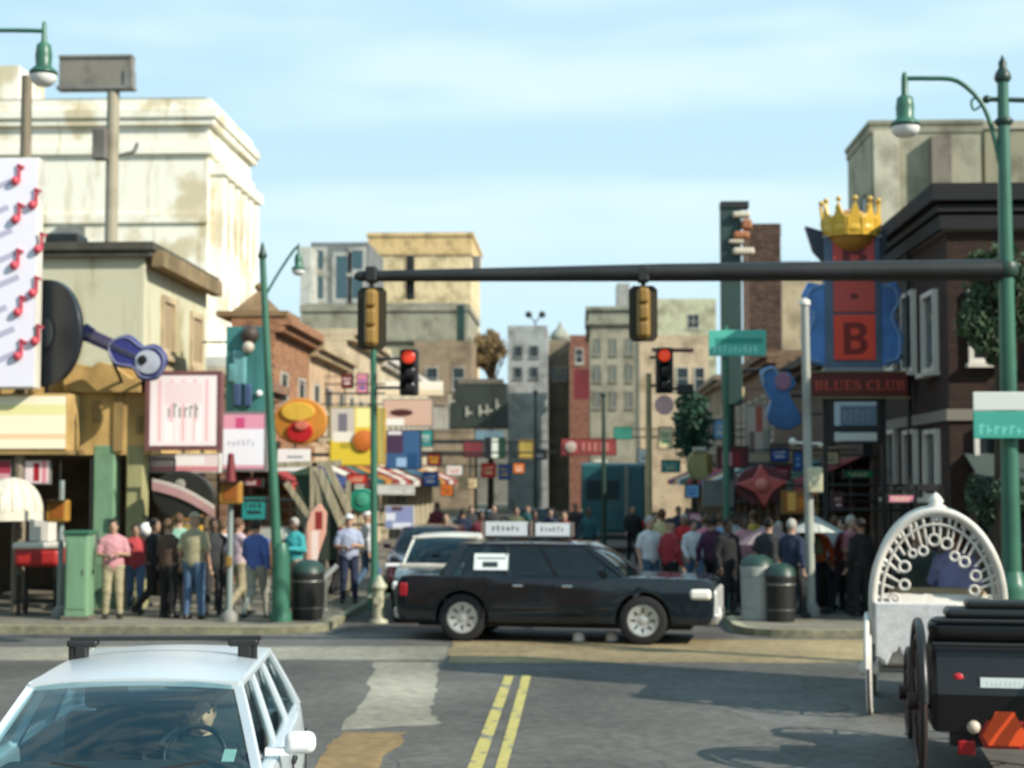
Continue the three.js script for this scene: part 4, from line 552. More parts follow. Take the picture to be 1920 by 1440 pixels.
{
  const d = 14.4, p = P(1872, 1300, d), g = thing('black_carriage', 'black horse carriage with orange triangle cut by the right picture edge', 'carriage', [p.x + 0.02, 0.04, -d], -0.14), bl = paint([0.013, 0.013, 0.015], 0.35), mar = paint([0.05, 0.022, 0.02], 0.5);
  part(g, 'body', bl, ext(S([[-0.2, 0.42], [1.3, 0.42], [1.55, 0.9], [1.4, 0.92], [1.15, 0.62], [0.55, 0.62], [0.3, 1.06], [0.0, 1.2], [-0.14, 1.05], [-0.26, 0.7]]), 1.12, 0.05).rotateY(Math.PI / 2).translate(-0.56, 0, 0));
  part(g, 'folded_hood', bl, [RB(1.22, 0.2, 0.42, 0.09, 0, 1.24, -0.02), RB(1.1, 0.1, 0.38, 0.05, 0.08, 1.38, -0.04), RB(0.9, 0.07, 0.3, 0.03, 0.16, 1.46, -0.05)]);
  part(g, 'hood_bow', M.darkMetal, [RB(1.25, 0.03, 0.05, 0.012, 0.02, 1.33, 0.2), RB(1.2, 0.03, 0.05, 0.012, 0, 1.13, 0.24)]);
  part(g, 'rear_seat', std([0.03, 0.03, 0.032], 0.6), RB(1.0, 0.16, 0.5, 0.06, 0, 0.9, -0.6));
  for (const s of [-1, 1]) { spokedWheel(g, s * 0.7, 0.6, 0.02, 0.6, mar, 14); spokedWheel(g, s * 0.68, 0.45, -1.75, 0.45, mar, 12); part(g, 'reflector', std([0.5, 0.02, 0.03], 0.25), lathe([[0, 0], [0.045, 0], [0.045, 0.025], [0, 0.03]], 14).rotateX(Math.PI / 2).translate(s * 0.38, 0.84, 0.24)); part(g, 'tail_lamp', std([0.35, 0.012, 0.015], 0.3), RB(0.15, 0.13, 0.06, 0.02, s * 0.32, 0.24, 0.22)); part(g, 'mudguard', bl, (() => { const q = []; for (let i = 0; i <= 12; i++) { const a = 0.1 + i / 12 * 2.7; q.push(V(s * 0.7, 0.6 + Math.sin(a) * 0.7, Math.cos(a) * 0.7)); } return tube(q, 0.04, 20, 8); })()); }
  part(g, 'axle', M.darkMetal, [bar(V(-0.7, 0.6, 0.02), V(0.7, 0.6, 0.02), 0.04), bar(V(-0.68, 0.45, -1.75), V(0.68, 0.45, -1.75), 0.04), B(0.9, 0.2, 0.12, 0, 0.34, 0.12), B(0.1, 0.08, 2.0, 0, 0.5, -0.8)]);
  part(g, 'plate', printed(128, 32, (x, w, h) => { x.fillStyle = '#dfe8e6'; x.fillRect(0, 0, w, h); scribble(x, '#c3d0cd', w * 0.1, h * 0.25, w * 0.8, h * 0.5, 9, 4); }), B(0.44, 0.1, 0.02, 0.02, 0.80, 0.28), true, 'white plate above the triangle'); part(g, 'plate', M.white, B(0.3, 0.13, 0.02, 0.02, 0.655, 0.27), false, 'smaller white plate under the long one');
  const tri = S([[-0.06, 0.15], [0.06, 0.15], [0.19, -0.09], [0.14, -0.17], [-0.14, -0.17], [-0.19, -0.09]]);
  part(g, 'warning_triangle', std([0.85, 0.09, 0.015], 0.5), ext(tri, 0.012).translate(0.0, 0.44, 0.27)); part(g, 'triangle_border', std([0.35, 0.03, 0.02], 0.4), ext(S([[-0.08, 0.18], [0.08, 0.18], [0.22, -0.09], [0.17, -0.2], [-0.17, -0.2], [-0.22, -0.09]]), 0.01).translate(0.0, 0.44, 0.255));
  part(g, 'lamp', std([0.6, 0.5, 0.4], 0.3), [sphere(0.06, -0.26, 0.42, 0.25, 12), bar(V(-0.26, 0.42, 0.25), V(-0.26, 0.42, 0.12), 0.02)]);
}

// ------------------------------------------------------------------ street furniture
const loc = (g, v) => v.clone().sub(g.position);
// the signal mast on the right with its long arm and two signal heads seen from behind
{
  const d = 22.3, base = P(1897, 1080, d), g = thing('signal_mast', 'green street lamp and signal mast at the right with long dark arm', 'mast', [base.x, 0, -d]), q = (px, py, dd = d) => loc(g, P(px, py, dd));
  const top = q(1880, 150); top.z = 0;
  part(g, 'pole', M.green, [bar(V(0, 0.1, 0), q(1890, 700).setZ(0), 0.135, 0.115, 16), bar(q(1890, 700).setZ(0), top, 0.115, 0.075, 16)]);
  part(g, 'base', M.green, lathe([[0.32, 0.1], [0.32, 0.22], [0.27, 0.3], [0.24, 1.1], [0.19, 1.2], [0.15, 1.35]], 16));
  part(g, 'pole_band', M.greenDark, [lathe([[0.14, -0.1], [0.17, -0.05], [0.17, 0.05], [0.14, 0.1]], 16, ...q(1887, 505).setZ(0).toArray()), lathe([[0.1, -0.05], [0.14, 0], [0.1, 0.05]], 14, ...q(1882, 228).setZ(0).toArray()), lathe([[0.09, -0.03], [0.12, 0.02], [0.1, 0.1], [0.05, 0.18], [0.06, 0.24], [0, 0.36]], 14, ...top.toArray())]);
  part(g, 'cross_piece', M.greenDark, [bar(q(1850, 186).setZ(0), q(1925, 188).setZ(0), 0.035), sphere(0.06, ...q(1850, 186).setZ(0).toArray(), 8)]);
  const l = (px, py) => q(px, py).setZ(0);
  part(g, 'lamp_arm', M.green, [tube([l(1880, 330), l(1858, 235), l(1838, 190), l(1805, 158), l(1785, 149), l(1740, 147), l(1700, 147)], 0.034, 50, 8), tube([l(1842, 196), l(1826, 206), l(1822, 188), l(1834, 182)], 0.018, 16, 6)]);
  const lp = l(1696, 145); const lan = part(g, 'lantern', M.green, [lathe([[0.0, 0.08], [0.03, 0.06], [0.045, 0], [0.05, -0.25], [0.11, -0.29], [0.13, -0.42], [0.12, -0.58], [0.2, -0.64], [0.21, -0.7], [0, -0.69]], 20, lp.x, lp.y, 0)]);
  part(lan, 'globe', M.globe, lathe([[0.2, -0.7], [0.19, -0.77], [0.13, -0.83], [0, -0.86]], 20, lp.x, lp.y, 0));
  // the arm
  const a0 = l(1888, 506), a1 = l(672, 518); part(g, 'signal_arm', M.darkMetal, [bar(a0, l(1240, 511), 0.15, 0.125, 18), bar(l(1240, 511), a1, 0.125, 0.075, 18), sphere(0.062, ...a1.toArray(), 10)]);
  for (const [px, py0, py1, w] of [[697, 538, 655, 0.41], [1206, 535, 640, 0.4]]) {
    const t = l(px, py0), b = l(px, py1), h = t.y - b.y, cx = t.x, cy = (t.y + b.y) / 2, zz = 0.02;
    const hd = part(g, 'signal_head', M.signalYellow, [RB(w * 0.48, h * 0.94, 0.2, 0.09, cx, cy, zz), ...[0.3, 0, -0.3].map((k) => RB(w * 0.36, h * 0.27, 0.1, 0.045, cx, cy + k * h, zz + 0.11))], false, 'yellow back of the signal head');
    part(hd, 'backplate', std([0.035, 0.028, 0.012], 0.6), (() => { const s = S([[-w / 2, -h / 2 + 0.06], [-w / 2 + 0.06, -h / 2], [w / 2 - 0.06, -h / 2], [w / 2, -h / 2 + 0.06], [w / 2, h / 2 - 0.06], [w / 2 - 0.06, h / 2], [-w / 2 + 0.06, h / 2], [-w / 2, h / 2 - 0.06]]); return ext(s, 0.02).translate(cx, cy, zz - 0.08); })());
    for (const k of [0.3, 0, -0.3]) part(hd, 'visor', M.black, new THREE.CylinderGeometry(0.1, 0.1, 0.2, 16, 1, true).rotateX(Math.PI / 2).translate(cx, cy + k * h, zz - 0.2));
    part(g, 'signal_bracket', M.darkMetal, [bar(V(cx, l(px, 500).y, 0), V(cx, t.y, 0.0), 0.035), RB(0.16, 0.22, 0.24, 0.03, cx, l(px, 515).y, 0)]);
  }
  for (const px of [768, 893]) { const u = l(px, 478), v = l(px, px < 800 ? 560 : 512); part(g, 'arm_clamp', px < 800 ? M.darkMetal : M.grey, [RB(0.11, u.y - v.y, 0.06, 0.02, u.x, (u.y + v.y) / 2, -0.11)]); }
  // street name sign hung on the mast
  const s = thing('street_name_sign', 'large white and teal street sign hung on the right mast', 'street sign', [0, 0, 0]), z = -d + 0.2, A = P(1824, 735, d - 0.2), C = P(1960, 822, d - 0.2), mid = A.y - (A.y - C.y) * 0.4;
  part(s, 'white_panel', std([0.62, 0.66, 0.62], 0.5), RB(C.x - A.x, A.y - mid, 0.03, 0.01, (A.x + C.x) / 2, (A.y + mid) / 2, z));
  part(s, 'teal_panel', printed(256, 96, (x, w, h) => { x.fillStyle = '#3d9e8e'; x.fillRect(0, 0, w, h); scribble(x, '#6cc3b2', w * 0.08, h * 0.45, w * 0.85, h * 0.4, 8, 8); }), RB(C.x - A.x, mid - C.y - 0.01, 0.03, 0.01, (A.x + C.x) / 2, (C.y + mid) / 2 - 0.005, z), true);
  part(s, 'clamp', M.steel, [B(0.3, 0.04, 0.06, base.x - 0.02, A.y - 0.12, z - 0.04), B(0.3, 0.04, 0.06, base.x - 0.02, C.y + 0.12, z - 0.04)]);
}
// the lamp hanging in at the upper left, on a pole outside the frame
function cornerLamp(name, label, basePx, d, leanTop, topPy, armPts, lampPx, lampPy, k, o = {}) {
  const b = P(basePx, 1150, d), g = thing(name, label, 'street lamp', [b.x, 0, -d]), q = (px, py) => loc(g, P(px, py, d)).setZ(0), top = q(leanTop, topPy);
  part(g, 'pole', M.green, [bar(V(0, 0.1, 0), top, o.r0 ?? 0.1, o.r1 ?? 0.055, 16)]);
  part(g, 'base', M.green, lathe([[0.2, 0.1], [0.2, 0.25], [0.165, 0.3], [0.155, 1.25], [0.13, 1.4], [0.1, 1.5]], 12));
  part(g, 'finial', M.greenDark, lathe([[0.06, -0.05], [0.09, 0], [0.05, 0.1], [0.03, 0.2], [0, 0.26]], 12, ...top.toArray()));
  part(g, 'lamp_arm', M.green, tube(armPts.map(([a, c]) => q(a, c)), 0.032 * (o.ar ?? 1), 40, 8));
  const lp = q(lampPx, lampPy), lan = part(g, 'lantern', M.green, lathe([[0, 0.1], [0.03, 0.07], [0.04, -0.2], [0.1, -0.25], [0.12, -0.4], [0.11, -0.55], [0.19, -0.62], [0.2, -0.68], [0, -0.67]].map(([a, c]) => [a * k, c * k]), 18, lp.x, lp.y, 0));
  part(lan, 'globe', M.globe, lathe([[0.19, -0.68], [0.18, -0.76], [0.1, -0.83], [0, -0.85]].map(([a, c]) => [a * k, c * k]), 18, lp.x, lp.y, 0));
  return g;
}
cornerLamp('street_lamp', 'green arm lamp hanging in from the upper left picture corner', -210, 22, -200, 60, [[-200, 200], [-175, 110], [-130, 70], [-80, 57], [-20, 57], [40, 57], [84, 58]], 83, 52, 1.0);
cornerLamp('street_lamp', 'slim green street lamp standing on the left far corner kerb', 526, 28, 492, 480, [[500, 550], [516, 522], [535, 492], [552, 468], [558, 462]], 560, 462, 0.62, { r0: 0.1, ar: 0.75 });
{ const d = 29, g = thing('utility_pole', 'pale grey wooden pole at the left edge above the white blade sign', 'pole', [X(3, d), 0, -d]); part(g, 'shaft', std([0.33, 0.3, 0.25], 0.9, { map: T.wood }), bar(V(0, 4.4, -0.95), V(0, Y(108, d), -0.95), 0.12, 0.1, 14)); part(g, 'bracket', M.steel, B(0.3, 0.12, 0.5, 0, 5.2, -0.7)); part(g, 'lower_shaft', std([0.33, 0.3, 0.25], 0.9, { map: T.wood }), bar(V(0, 0.13, -0.95), V(0, 4.4, -0.95), 0.13, 0.12, 14)); }
// billboard on its single post
{ const d = 48, g = thing('billboard', 'grey billboard on a tall single post in front of the theatre', 'billboard', [X(200, d), 0, -d]), q = (px, py) => loc(g, P(px, py, d)).setZ(0), a = q(114, 108), b = q(250, 166);
  part(g, 'panel', paint([0.27, 0.26, 0.24], 0.7), [RB(b.x - a.x, a.y - b.y, 0.35, 0.04, (a.x + b.x) / 2, (a.y + b.y) / 2, 0)]); part(g, 'frame', M.grey, [B(b.x - a.x + 0.1, 0.1, 0.45, (a.x + b.x) / 2, b.y, 0.02), B(0.25, 0.5, 0.42, b.x - 0.1, b.y + 0.3, 0.02), B(b.x - a.x, 0.08, 0.42, (a.x + b.x) / 2, a.y - 0.02, 0.02)]);
  part(g, 'post', paint([0.42, 0.39, 0.31], 0.7), bar(V(0, 0.13, 0), V(0.03, b.y, 0), 0.2, 0.19, 16)); const c = q(194, 275); part(g, 'service_box', paint([0.2, 0.19, 0.19], 0.6), RB(0.42, 0.95, 0.4, 0.05, c.x, c.y, 0.3)); part(g, 'arm', M.grey, [bar(q(205, 296), q(252, 284), 0.05), bar(q(252, 284), q(258, 268), 0.06)]); }
// far-side signal poles with lit red heads facing us
function frontSignal(label, poleP, d, headPx, py0, py1, o) {
  const b = P(poleP, 1100, d), g = thing('traffic_light', label, 'traffic light', [b.x, 0.13, -d]), q = (px, py) => loc(g, P(px, py, d)).setZ(0), top = q(poleP - 2, o.top);
  part(g, 'pole', o.m, bar(V(0, 0, 0), top, o.r, o.r * 0.85, 14)); part(g, 'base', o.m, lathe([[o.r * 2.1, 0], [o.r * 2.1, 0.3], [o.r * 1.4, 0.5], [o.r, 0.65]], 14));
  const t = q(headPx, py0), e = q(headPx, py1), h = t.y - e.y, w = 0.36, cx = t.x, cy = (t.y + e.y) / 2;
  const hd = part(g, 'signal_head', M.black, [RB(w, h, 0.22, 0.05, cx, cy, 0.05)]);
  [0.32, 0, -0.32].forEach((k, i) => { part(hd, i ? 'lens' : 'red_lamp', i ? M.lensDark : M.redLamp, sphere(0.125, 0, 0, 0, 16).scale(1, 1, 0.35).translate(cx, cy + k * h, 0.165)); part(hd, 'visor', i ? M.black : paint([0.12, 0.03, 0.02], 0.6), new THREE.CylinderGeometry(0.145, 0.145, 0.2, 18, 1, true, Math.PI * 0.5, Math.PI * 1.5).rotateY(Math.PI * 0.25).rotateX(Math.PI / 2).translate(cx, cy + k * h, 0.25)); });
  const br = [bar(q(poleP, py0 + 18), q(headPx, py0 + 18), 0.03), bar(q(poleP, py1 - 15), q(headPx, py1 - 15), 0.03)]; part(g, 'bracket', M.black, br);
  return [g, q];
}
frontSignal('left red traffic light on slim green pole left of the black sport utility car', 702, 30.5, 768, 655, 742, { top: 610, r: 0.07, m: M.green });
{ const [g, q] = frontSignal('right red traffic light on pale yellow pole behind the black car bonnet', 1218, 33, 1245, 652, 738, { top: 700, r: 0.07, m: paint([0.4, 0.36, 0.2], 0.6) });
  part(g, 'arm', paint([0.3, 0.12, 0.1], 0.6), bar(q(1222, 656), q(1300, 657), 0.045)); part(g, 'service_box', M.black, [RB(0.34, 0.22, 0.2, 0.03, ...q(1285, 730).toArray()), bar(q(1245, 728), q(1285, 730), 0.03)]); part(g, 'round_sign', std([0.6, 0.38, 0.36], 0.6), lathe([[0, 0], [0.2, 0], [0.2, 0.03], [0, 0.03]], 20).rotateX(Math.PI / 2).translate(...q(1245, 760).setZ(0.1).toArray())); }
// street name sign on its pole, middle right
{ const d = 31, b = P(1362, 1100, d), g = thing('street_name_sign', 'teal street name sign on a green pole left of the blade sign', 'street sign', [b.x, 0.13, -d]), q = (px, py) => loc(g, P(px, py, d)).setZ(0), a = q(1328, 620), c = q(1436, 668);
  part(g, 'pole', M.green, [bar(V(0, 0, 0), q(1360, 612), 0.065, 0.055, 12)]); part(g, 'base', M.green, lathe([[0.16, 0], [0.16, 0.2], [0.1, 0.35], [0.07, 0.4]], 12));
  part(g, 'panel', printed(256, 112, (x, w, h) => { x.fillStyle = '#53b3a0'; x.fillRect(0, 0, w, h); x.fillStyle = '#2b8d7c'; x.fillRect(w * 0.1, h * 0.3, w * 0.84, h * 0.22); scribble(x, '#93d8c6', w * 0.08, h * 0.6, w * 0.8, h * 0.28, 9, 7); }), RB(c.x - a.x, a.y - c.y, 0.04, 0.012, (a.x + c.x) / 2, (a.y + c.y) / 2, 0.08), true); part(g, 'clamp', M.steel, B(0.14, 0.06, 0.1, 0, q(1360, 645).y, 0.03)); }
// pedestrian signals on the left corner
function pedSignal(label, px, d, py, basePy, o = {}) {
  const b = P(px, 1150, d), g = thing('pedestrian_signal', label, 'pedestrian signal', [b.x, 0.13, -d]), q = (a, c) => loc(g, P(a, c, d)).setZ(0), c = q(px + 4, py);
  part(g, 'post', paint([0.3, 0.37, 0.38], 0.5), bar(V(0, 0, 0), V(0, c.y + (o.up ?? 0.1), 0), 0.055, 0.05, 12)); part(g, 'foot', M.grey, lathe([[0.15, 0], [0.15, 0.12], [0.09, 0.18], [0.06, 0.22]], 12));
  part(g, 'housing', paint([0.5, 0.26, 0.04], 0.45), [RB(0.4, 0.4, 0.24, 0.05, c.x + (o.dx ?? 0), c.y, 0.06)]); part(g, 'face', std([0.3, 0.1, 0.02], 0.3), RB(0.24, 0.26, 0.02, 0.01, c.x + (o.dx ?? 0) + 0.02, c.y, 0.185)); part(g, 'hood', M.black, [B(0.36, 0.02, 0.16, c.x + (o.dx ?? 0), c.y + 0.19, 0.24), B(0.02, 0.36, 0.14, c.x + (o.dx ?? 0) - 0.18, c.y, 0.23)]);
  if (o.cap) part(g, 'cap', std([0.16, 0.015, 0.02], 0.5), [bar(V(0, c.y + 0.18, 0), V(0, c.y + 0.62, 0), 0.1, 0.055, 14), sphere(0.06, 0, c.y + 0.64, 0, 10)]);
  if (o.button) part(g, 'push_button', M.signalYellow, RB(0.1, 0.18, 0.08, 0.02, 0, 1.05, 0.07));
}
pedSignal('orange pedestrian signal with dark red cap on grey post, left corner', 430, 27.9, 924, 1180, { cap: true, up: 0.3, button: true });
pedSignal('amber pedestrian signal on thin post before the corner bar', 112, 28.6, 958, 1180, { up: 0.55, dx: -0.05 });
// green cabinets and bin on the left corner
{ const d = 28.2, g = thing('green_cabinet', 'pale green narrow control cabinet on the left corner pavement', 'cabinet', [X(152, d), 0.13, -d]); part(g, 'body', M.greenPale, RB(0.42, 1.45, 0.4, 0.03, 0, 0.78, 0)); part(g, 'lid', M.green, RB(0.48, 0.07, 0.46, 0.02, 0, 1.54, 0)); part(g, 'plinth', M.pavement, RB(0.5, 0.08, 0.48, 0.01, 0, 0.04, 0)); part(g, 'door', M.greenPale, RB(0.34, 1.2, 0.02, 0.01, 0.0, 0.8, 0.205)); part(g, 'lock', M.steel, RB(0.03, 0.1, 0.02, 0.005, 0.13, 0.85, 0.22)); }
function bin(label, px, d, m, r, h) { const g = thing('litter_bin', label, 'litter bin', [X(px, d), 0.13, -d]); part(g, 'drum', m, lathe([[r * 0.85, 0], [r * 0.92, 0.03], [r, h - 0.05], [r * 1.05, h], [r * 0.9, h]], 24)); part(g, 'lid', M.greenDark, lathe([[r * 1.04, h - 0.02], [r * 0.9, h + 0.12], [r * 0.45, h + 0.2], [r * 0.42, h + 0.16], [0, h + 0.16]], 24)); for (const y of [0.2, h - 0.18]) part(g, 'band', M.steel, lathe([[r * (0.88 + 0.12 * y / h), y], [r * (0.93 + 0.12 * y / h), y + 0.015], [r * (0.88 + 0.12 * y / h), y + 0.03]], 24)); }
bin('black ribbed litter bin beside the slim green lamp base', 578, 28.4, M.black, 0.3, 0.85);
bin('pale grey steel drum bin on the right corner pavement', 1418, 28.6, std([0.42, 0.46, 0.48], 0.5, { map: T.grime }), 0.3, 0.95);
bin('dark litter bin with small white label on the right corner', 1462, 28.3, M.black, 0.26, 0.82);
// hitching rail of the sidewalk stall, left
{ const d = 29.2, g = thing('snack_cart', 'red and white snack cart with white box on top, left corner', 'cart', [X(80, d), 0.13, -d]); part(g, 'tub', std([0.4, 0.02, 0.02], 0.5), RB(0.86, 0.36, 0.6, 0.12, 0, 1.06, 0)); part(g, 'rim', M.white, RB(0.9, 0.12, 0.64, 0.05, 0, 1.27, 0)); part(g, 'box', M.white, RB(0.4, 0.42, 0.4, 0.04, 0.02, 1.55, 0)); part(g, 'stand', M.black, [B(0.06, 0.9, 0.06, -0.34, 0.45, 0.2), B(0.06, 0.9, 0.06, 0.34, 0.45, 0.2), B(0.06, 0.9, 0.06, -0.34, 0.45, -0.2), B(0.06, 0.9, 0.06, 0.34, 0.45, -0.2), B(0.8, 0.05, 0.5, 0, 0.25, 0)]); }

// ------------------------------------------------------------------ signs: left side
function panelSign(name, label, cat, px0, py0, px1, py1, d, faceMat, o = {}) {      // a flat sign box square to the street, on brackets to the facade
  const a = P(px0, py0, d), c = P(px1, py1, d), w = c.x - a.x, h = a.y - c.y, g = thing(name, label, cat, [(a.x + c.x) / 2, (a.y + c.y) / 2, -d]), t = o.t ?? 0.18, f = o.f ?? 0.05;
  part(g, 'box', o.boxM ?? M.grey, RB(w - 2 * f, h - 2 * f, t, 0.02, 0, 0, -t / 2));
  part(g, 'face', faceMat, B(w - 2 * f - 0.02, h - 2 * f - 0.02, 0.012, 0, 0, 0.007), true);
  if (f) part(g, 'frame', o.frameM ?? M.grey, [B(w, f, t + 0.04, 0, h / 2 - f / 2, -t / 2), B(w, f, t + 0.04, 0, -h / 2 + f / 2, -t / 2), B(f, h - 2 * f, t + 0.04, -w / 2 + f / 2, 0, -t / 2), B(f, h - 2 * f, t + 0.04, w / 2 - f / 2, 0, -t / 2)]);
  const wx = o.wall ?? (a.x < 0 ? -8.1 : 6.5), s = Math.sign(wx), reach = Math.abs(wx - g.position.x);
  if (o.hang) { for (const k of [-0.35, 0.35]) part(g, 'hanger', M.darkMetal, bar(V(k * w, h / 2, -t / 2), V(k * w, h / 2 + o.hang, -t / 2), 0.015)); } else if (reach > w / 2 && o.thin) part(g, 'bracket', M.darkMetal, bar(V(s * (w / 2 - 0.05), h * 0.3, -t / 2), V(wx - g.position.x, h * 0.3, -t / 2), 0.013)); else if (reach > w / 2) part(g, 'bracket', M.darkMetal, [bar(V(s * (w / 2 - 0.1), h * 0.32, -t / 2), V(wx - g.position.x, h * 0.32, -t / 2), 0.022), bar(V(s * (w / 2 - 0.1), -h * 0.32, -t / 2), V(wx - g.position.x, -h * 0.32, -t / 2), 0.03)]);
  return g;
}
// white blade sign with red marks and the black record
{
  const d = 29.4, a = P(-70, 296, d), c = P(66, 728, d), g = thing('blade_sign', 'white vertical blade sign with zigzag red marks at left edge', 'sign', [(a.x + c.x) / 2, c.y, -d]), w = c.x - a.x, h = a.y - c.y;
  part(g, 'box', M.white, RB(w, h, 0.3, 0.03, 0, h / 2, -0.15)); part(g, 'face', printed(256, 768, (x, W, H2) => { x.fillStyle = '#edeaf6'; x.fillRect(0, 0, W, H2); x.fillStyle = '#b9b6cc'; for (let i = 0; i < 9; i++) { x.save(); x.translate(W * 0.5, H2 * (0.12 + i * 0.11)); x.rotate(-0.4); x.fillRect(-W * 0.5, -H2 * 0.014, W * rr(0.5, 0.9), H2 * 0.026); x.restore(); } }), B(w - 0.06, h - 0.06, 0.012, 0, h / 2, 0.007), true);
  const mk = std([0.55, 0.07, 0.1], 0.5); [[62, 385], [72, 468], [30, 412], [28, 498], [62, 550], [34, 586], [66, 640], [34, 668], [30, 340]].forEach(([px, py], i) => { const p = loc(g, P(px, py, d)); part(g, 'red_note', mk, [sphere(0.085, p.x, p.y, 0.04, 10).scale(1, 1, 1), B(0.05, 0.3, 0.05, p.x + 0.07, p.y + 0.14, 0.035), B(0.14, 0.05, 0.05, p.x + 0.1, p.y + 0.28, 0.035, 0, -0.4)]); });
  const r = thing('record_disc', 'big black vinyl record disc fixed beside the white blade sign', 'disc sign', [X(64, d), Y(617, d), -d - 0.5], -0.56), R = (Y(515, d) - Y(722, d)) / 2;
  const prof = [[0, -0.05], [R, -0.05], [R, 0.05]]; for (let i = 12; i > 3; i--) prof.push([R * i / 12.3, 0.05], [R * (i - 0.15) / 12.3, 0.042], [R * (i - 0.3) / 12.3, 0.05]); prof.push([0, 0.05]);
  part(r, 'disc', std([0.022, 0.027, 0.034], 0.35), lathe(prof, 64).rotateX(Math.PI / 2)); part(r, 'label', std([0.06, 0.075, 0.09], 0.5), lathe([[0, 0], [R * 0.3, 0], [R * 0.3, 0.02], [0, 0.02]], 40).rotateX(Math.PI / 2).translate(0, 0, 0.05)); part(r, 'bracket', M.darkMetal, [bar(V(0, -R * 0.6, -0.04), V(0, -R - 0.6, -0.04), 0.04)]);
}
// blue guitar sign tilted over the corner bar
{
  const d = 29.8, g = thing('guitar_sign', 'tilted blue and white guitar shaped sign above the tan corner bar', 'sign', [X(228, d), Y(655, d), -d], 0, undefined), ang = -0.42, s = 3000 / d, u = (v) => v / s;
  const body = new THREE.Shape(); const pts = [[-20, 12], [0, 26], [22, 22], [36, 20], [56, 30], [80, 20], [86, 0], [80, -20], [56, -30], [36, -20], [22, -22], [0, -26], [-20, -12], [-26, 0]]; body.moveTo(u(-26), 0); body.splineThru(pts.map(([a, b]) => new THREE.Vector2(u(a), u(b * 1.15)))); body.closePath();
  const rot = (q) => q.rotateZ(ang); const blue = paint([0.05, 0.06, 0.3], 0.4);
  part(g, 'body', blue, rot(ext(body, 0.12, 0.02))); const inner = new THREE.Shape(); inner.absellipse(u(56), 0, u(24), u(22), 0, 6.283); part(g, 'pickguard', paint([0.62, 0.68, 0.85], 0.4), rot(ext(inner, 0.02, 0.004).translate(0, 0, 0.15)));
  part(g, 'sound_hole', M.black, rot(lathe([[0, 0], [u(8), 0], [u(9), 0.02], [0, 0.02]], 18).rotateX(Math.PI / 2).translate(u(46), 0, 0.18))); part(g, 'neck', paint([0.1, 0.09, 0.22], 0.45), rot(B(u(50), u(26), 0.1, u(-44), 0, 0.06))); part(g, 'headstock', paint([0.02, 0.03, 0.12], 0.4), rot(ext(S([[u(-68), u(-12)], [u(-66), u(14)], [u(-84), u(18)], [u(-90), u(4)], [u(-84), u(-14)]]), 0.1, 0.01)));
  part(g, 'string', M.steel, rot([-4, -1.5, 1.5, 4].map((k) => 0).length ? mergeGeometries([-4, -1.5, 1.5, 4].map((k) => clean(B(u(120), 0.008, 0.008, u(-14), u(k), 0.16)))) : null)); part(g, 'outline', paint([0.3, 0.33, 0.55], 0.4), rot(new THREE.TubeGeometry(new THREE.CatmullRomCurve3(pts.map(([a, b]) => V(u(a), u(b), 0.15)), true), 50, 0.018, 6, true)));
  part(g, 'bracket', M.darkMetal, [bar(V(u(-20), u(-24), -0.04), V(u(-20), u(-60), -0.7), 0.03), bar(V(u(30), u(-30), -0.04), V(u(20), u(-60), -0.7), 0.03)]);
}
panelSign('square_sign', 'square pinkish white sign in dark red frame over left pavement', 'sign', 274, 696, 414, 844, 30.4, printed(256, 256, (x, w, h) => { x.fillStyle = '#fbe9e8'; x.fillRect(0, 0, w, h); for (let i = 0; i < 11; i++) { x.fillStyle = i % 2 ? '#f2bcbf' : '#fbf3f2'; x.fillRect(w * (0.04 + i * 0.088), h * 0.06, w * 0.035, h * 0.88); } x.fillStyle = '#f8dfdf'; x.fillRect(w * 0.22, h * 0.1, w * 0.56, h * 0.3); scribble(x, '#a09a92', w * 0.27, h * 0.38, w * 0.48, h * 0.22, 6, 9); x.fillStyle = '#fdf8f6'; for (const k of [0.24, 0.68]) x.fillRect(w * k, h * 0.66, w * 0.1, h * 0.28); }), { frameM: paint([0.26, 0.11, 0.12], 0.5), f: 0.075, boxM: M.white });
panelSign('pink_top_sign', 'white sign with deep pink top strip right of the square sign', 'sign', 414, 772, 500, 884, 32.5, printed(192, 256, (x, w, h) => { x.fillStyle = '#f1eff8'; x.fillRect(0, 0, w, h); x.fillStyle = '#e29ab2'; x.fillRect(0, 0, w, h * 0.27); x.fillStyle = '#cb4f80'; x.fillRect(w * 0.3, h * 0.06, w * 0.22, h * 0.2); scribble(x, '#b5b4c2', w * 0.12, h * 0.46, w * 0.7, h * 0.12, 6, 6); x.fillStyle = '#dd9fb0'; x.fillRect(0, h * 0.93, w, h * 0.07); }), { frameM: paint([0.32, 0.3, 0.33], 0.5), f: 0.045, boxM: M.white });
panelSign('awning_board', 'long white and pink board just under the square sign', 'sign', 280, 850, 412, 886, 31.2, printed(256, 64, (x, w, h) => { x.fillStyle = '#f3dfe0'; x.fillRect(0, 0, w, h); x.fillStyle = '#fdfbfb'; x.fillRect(w * 0.3, h * 0.1, w * 0.5, h * 0.5); x.fillStyle = '#d98d96'; x.fillRect(0, h * 0.72, w, h * 0.28); }), { f: 0.02, boxM: M.white, frameM: M.white });
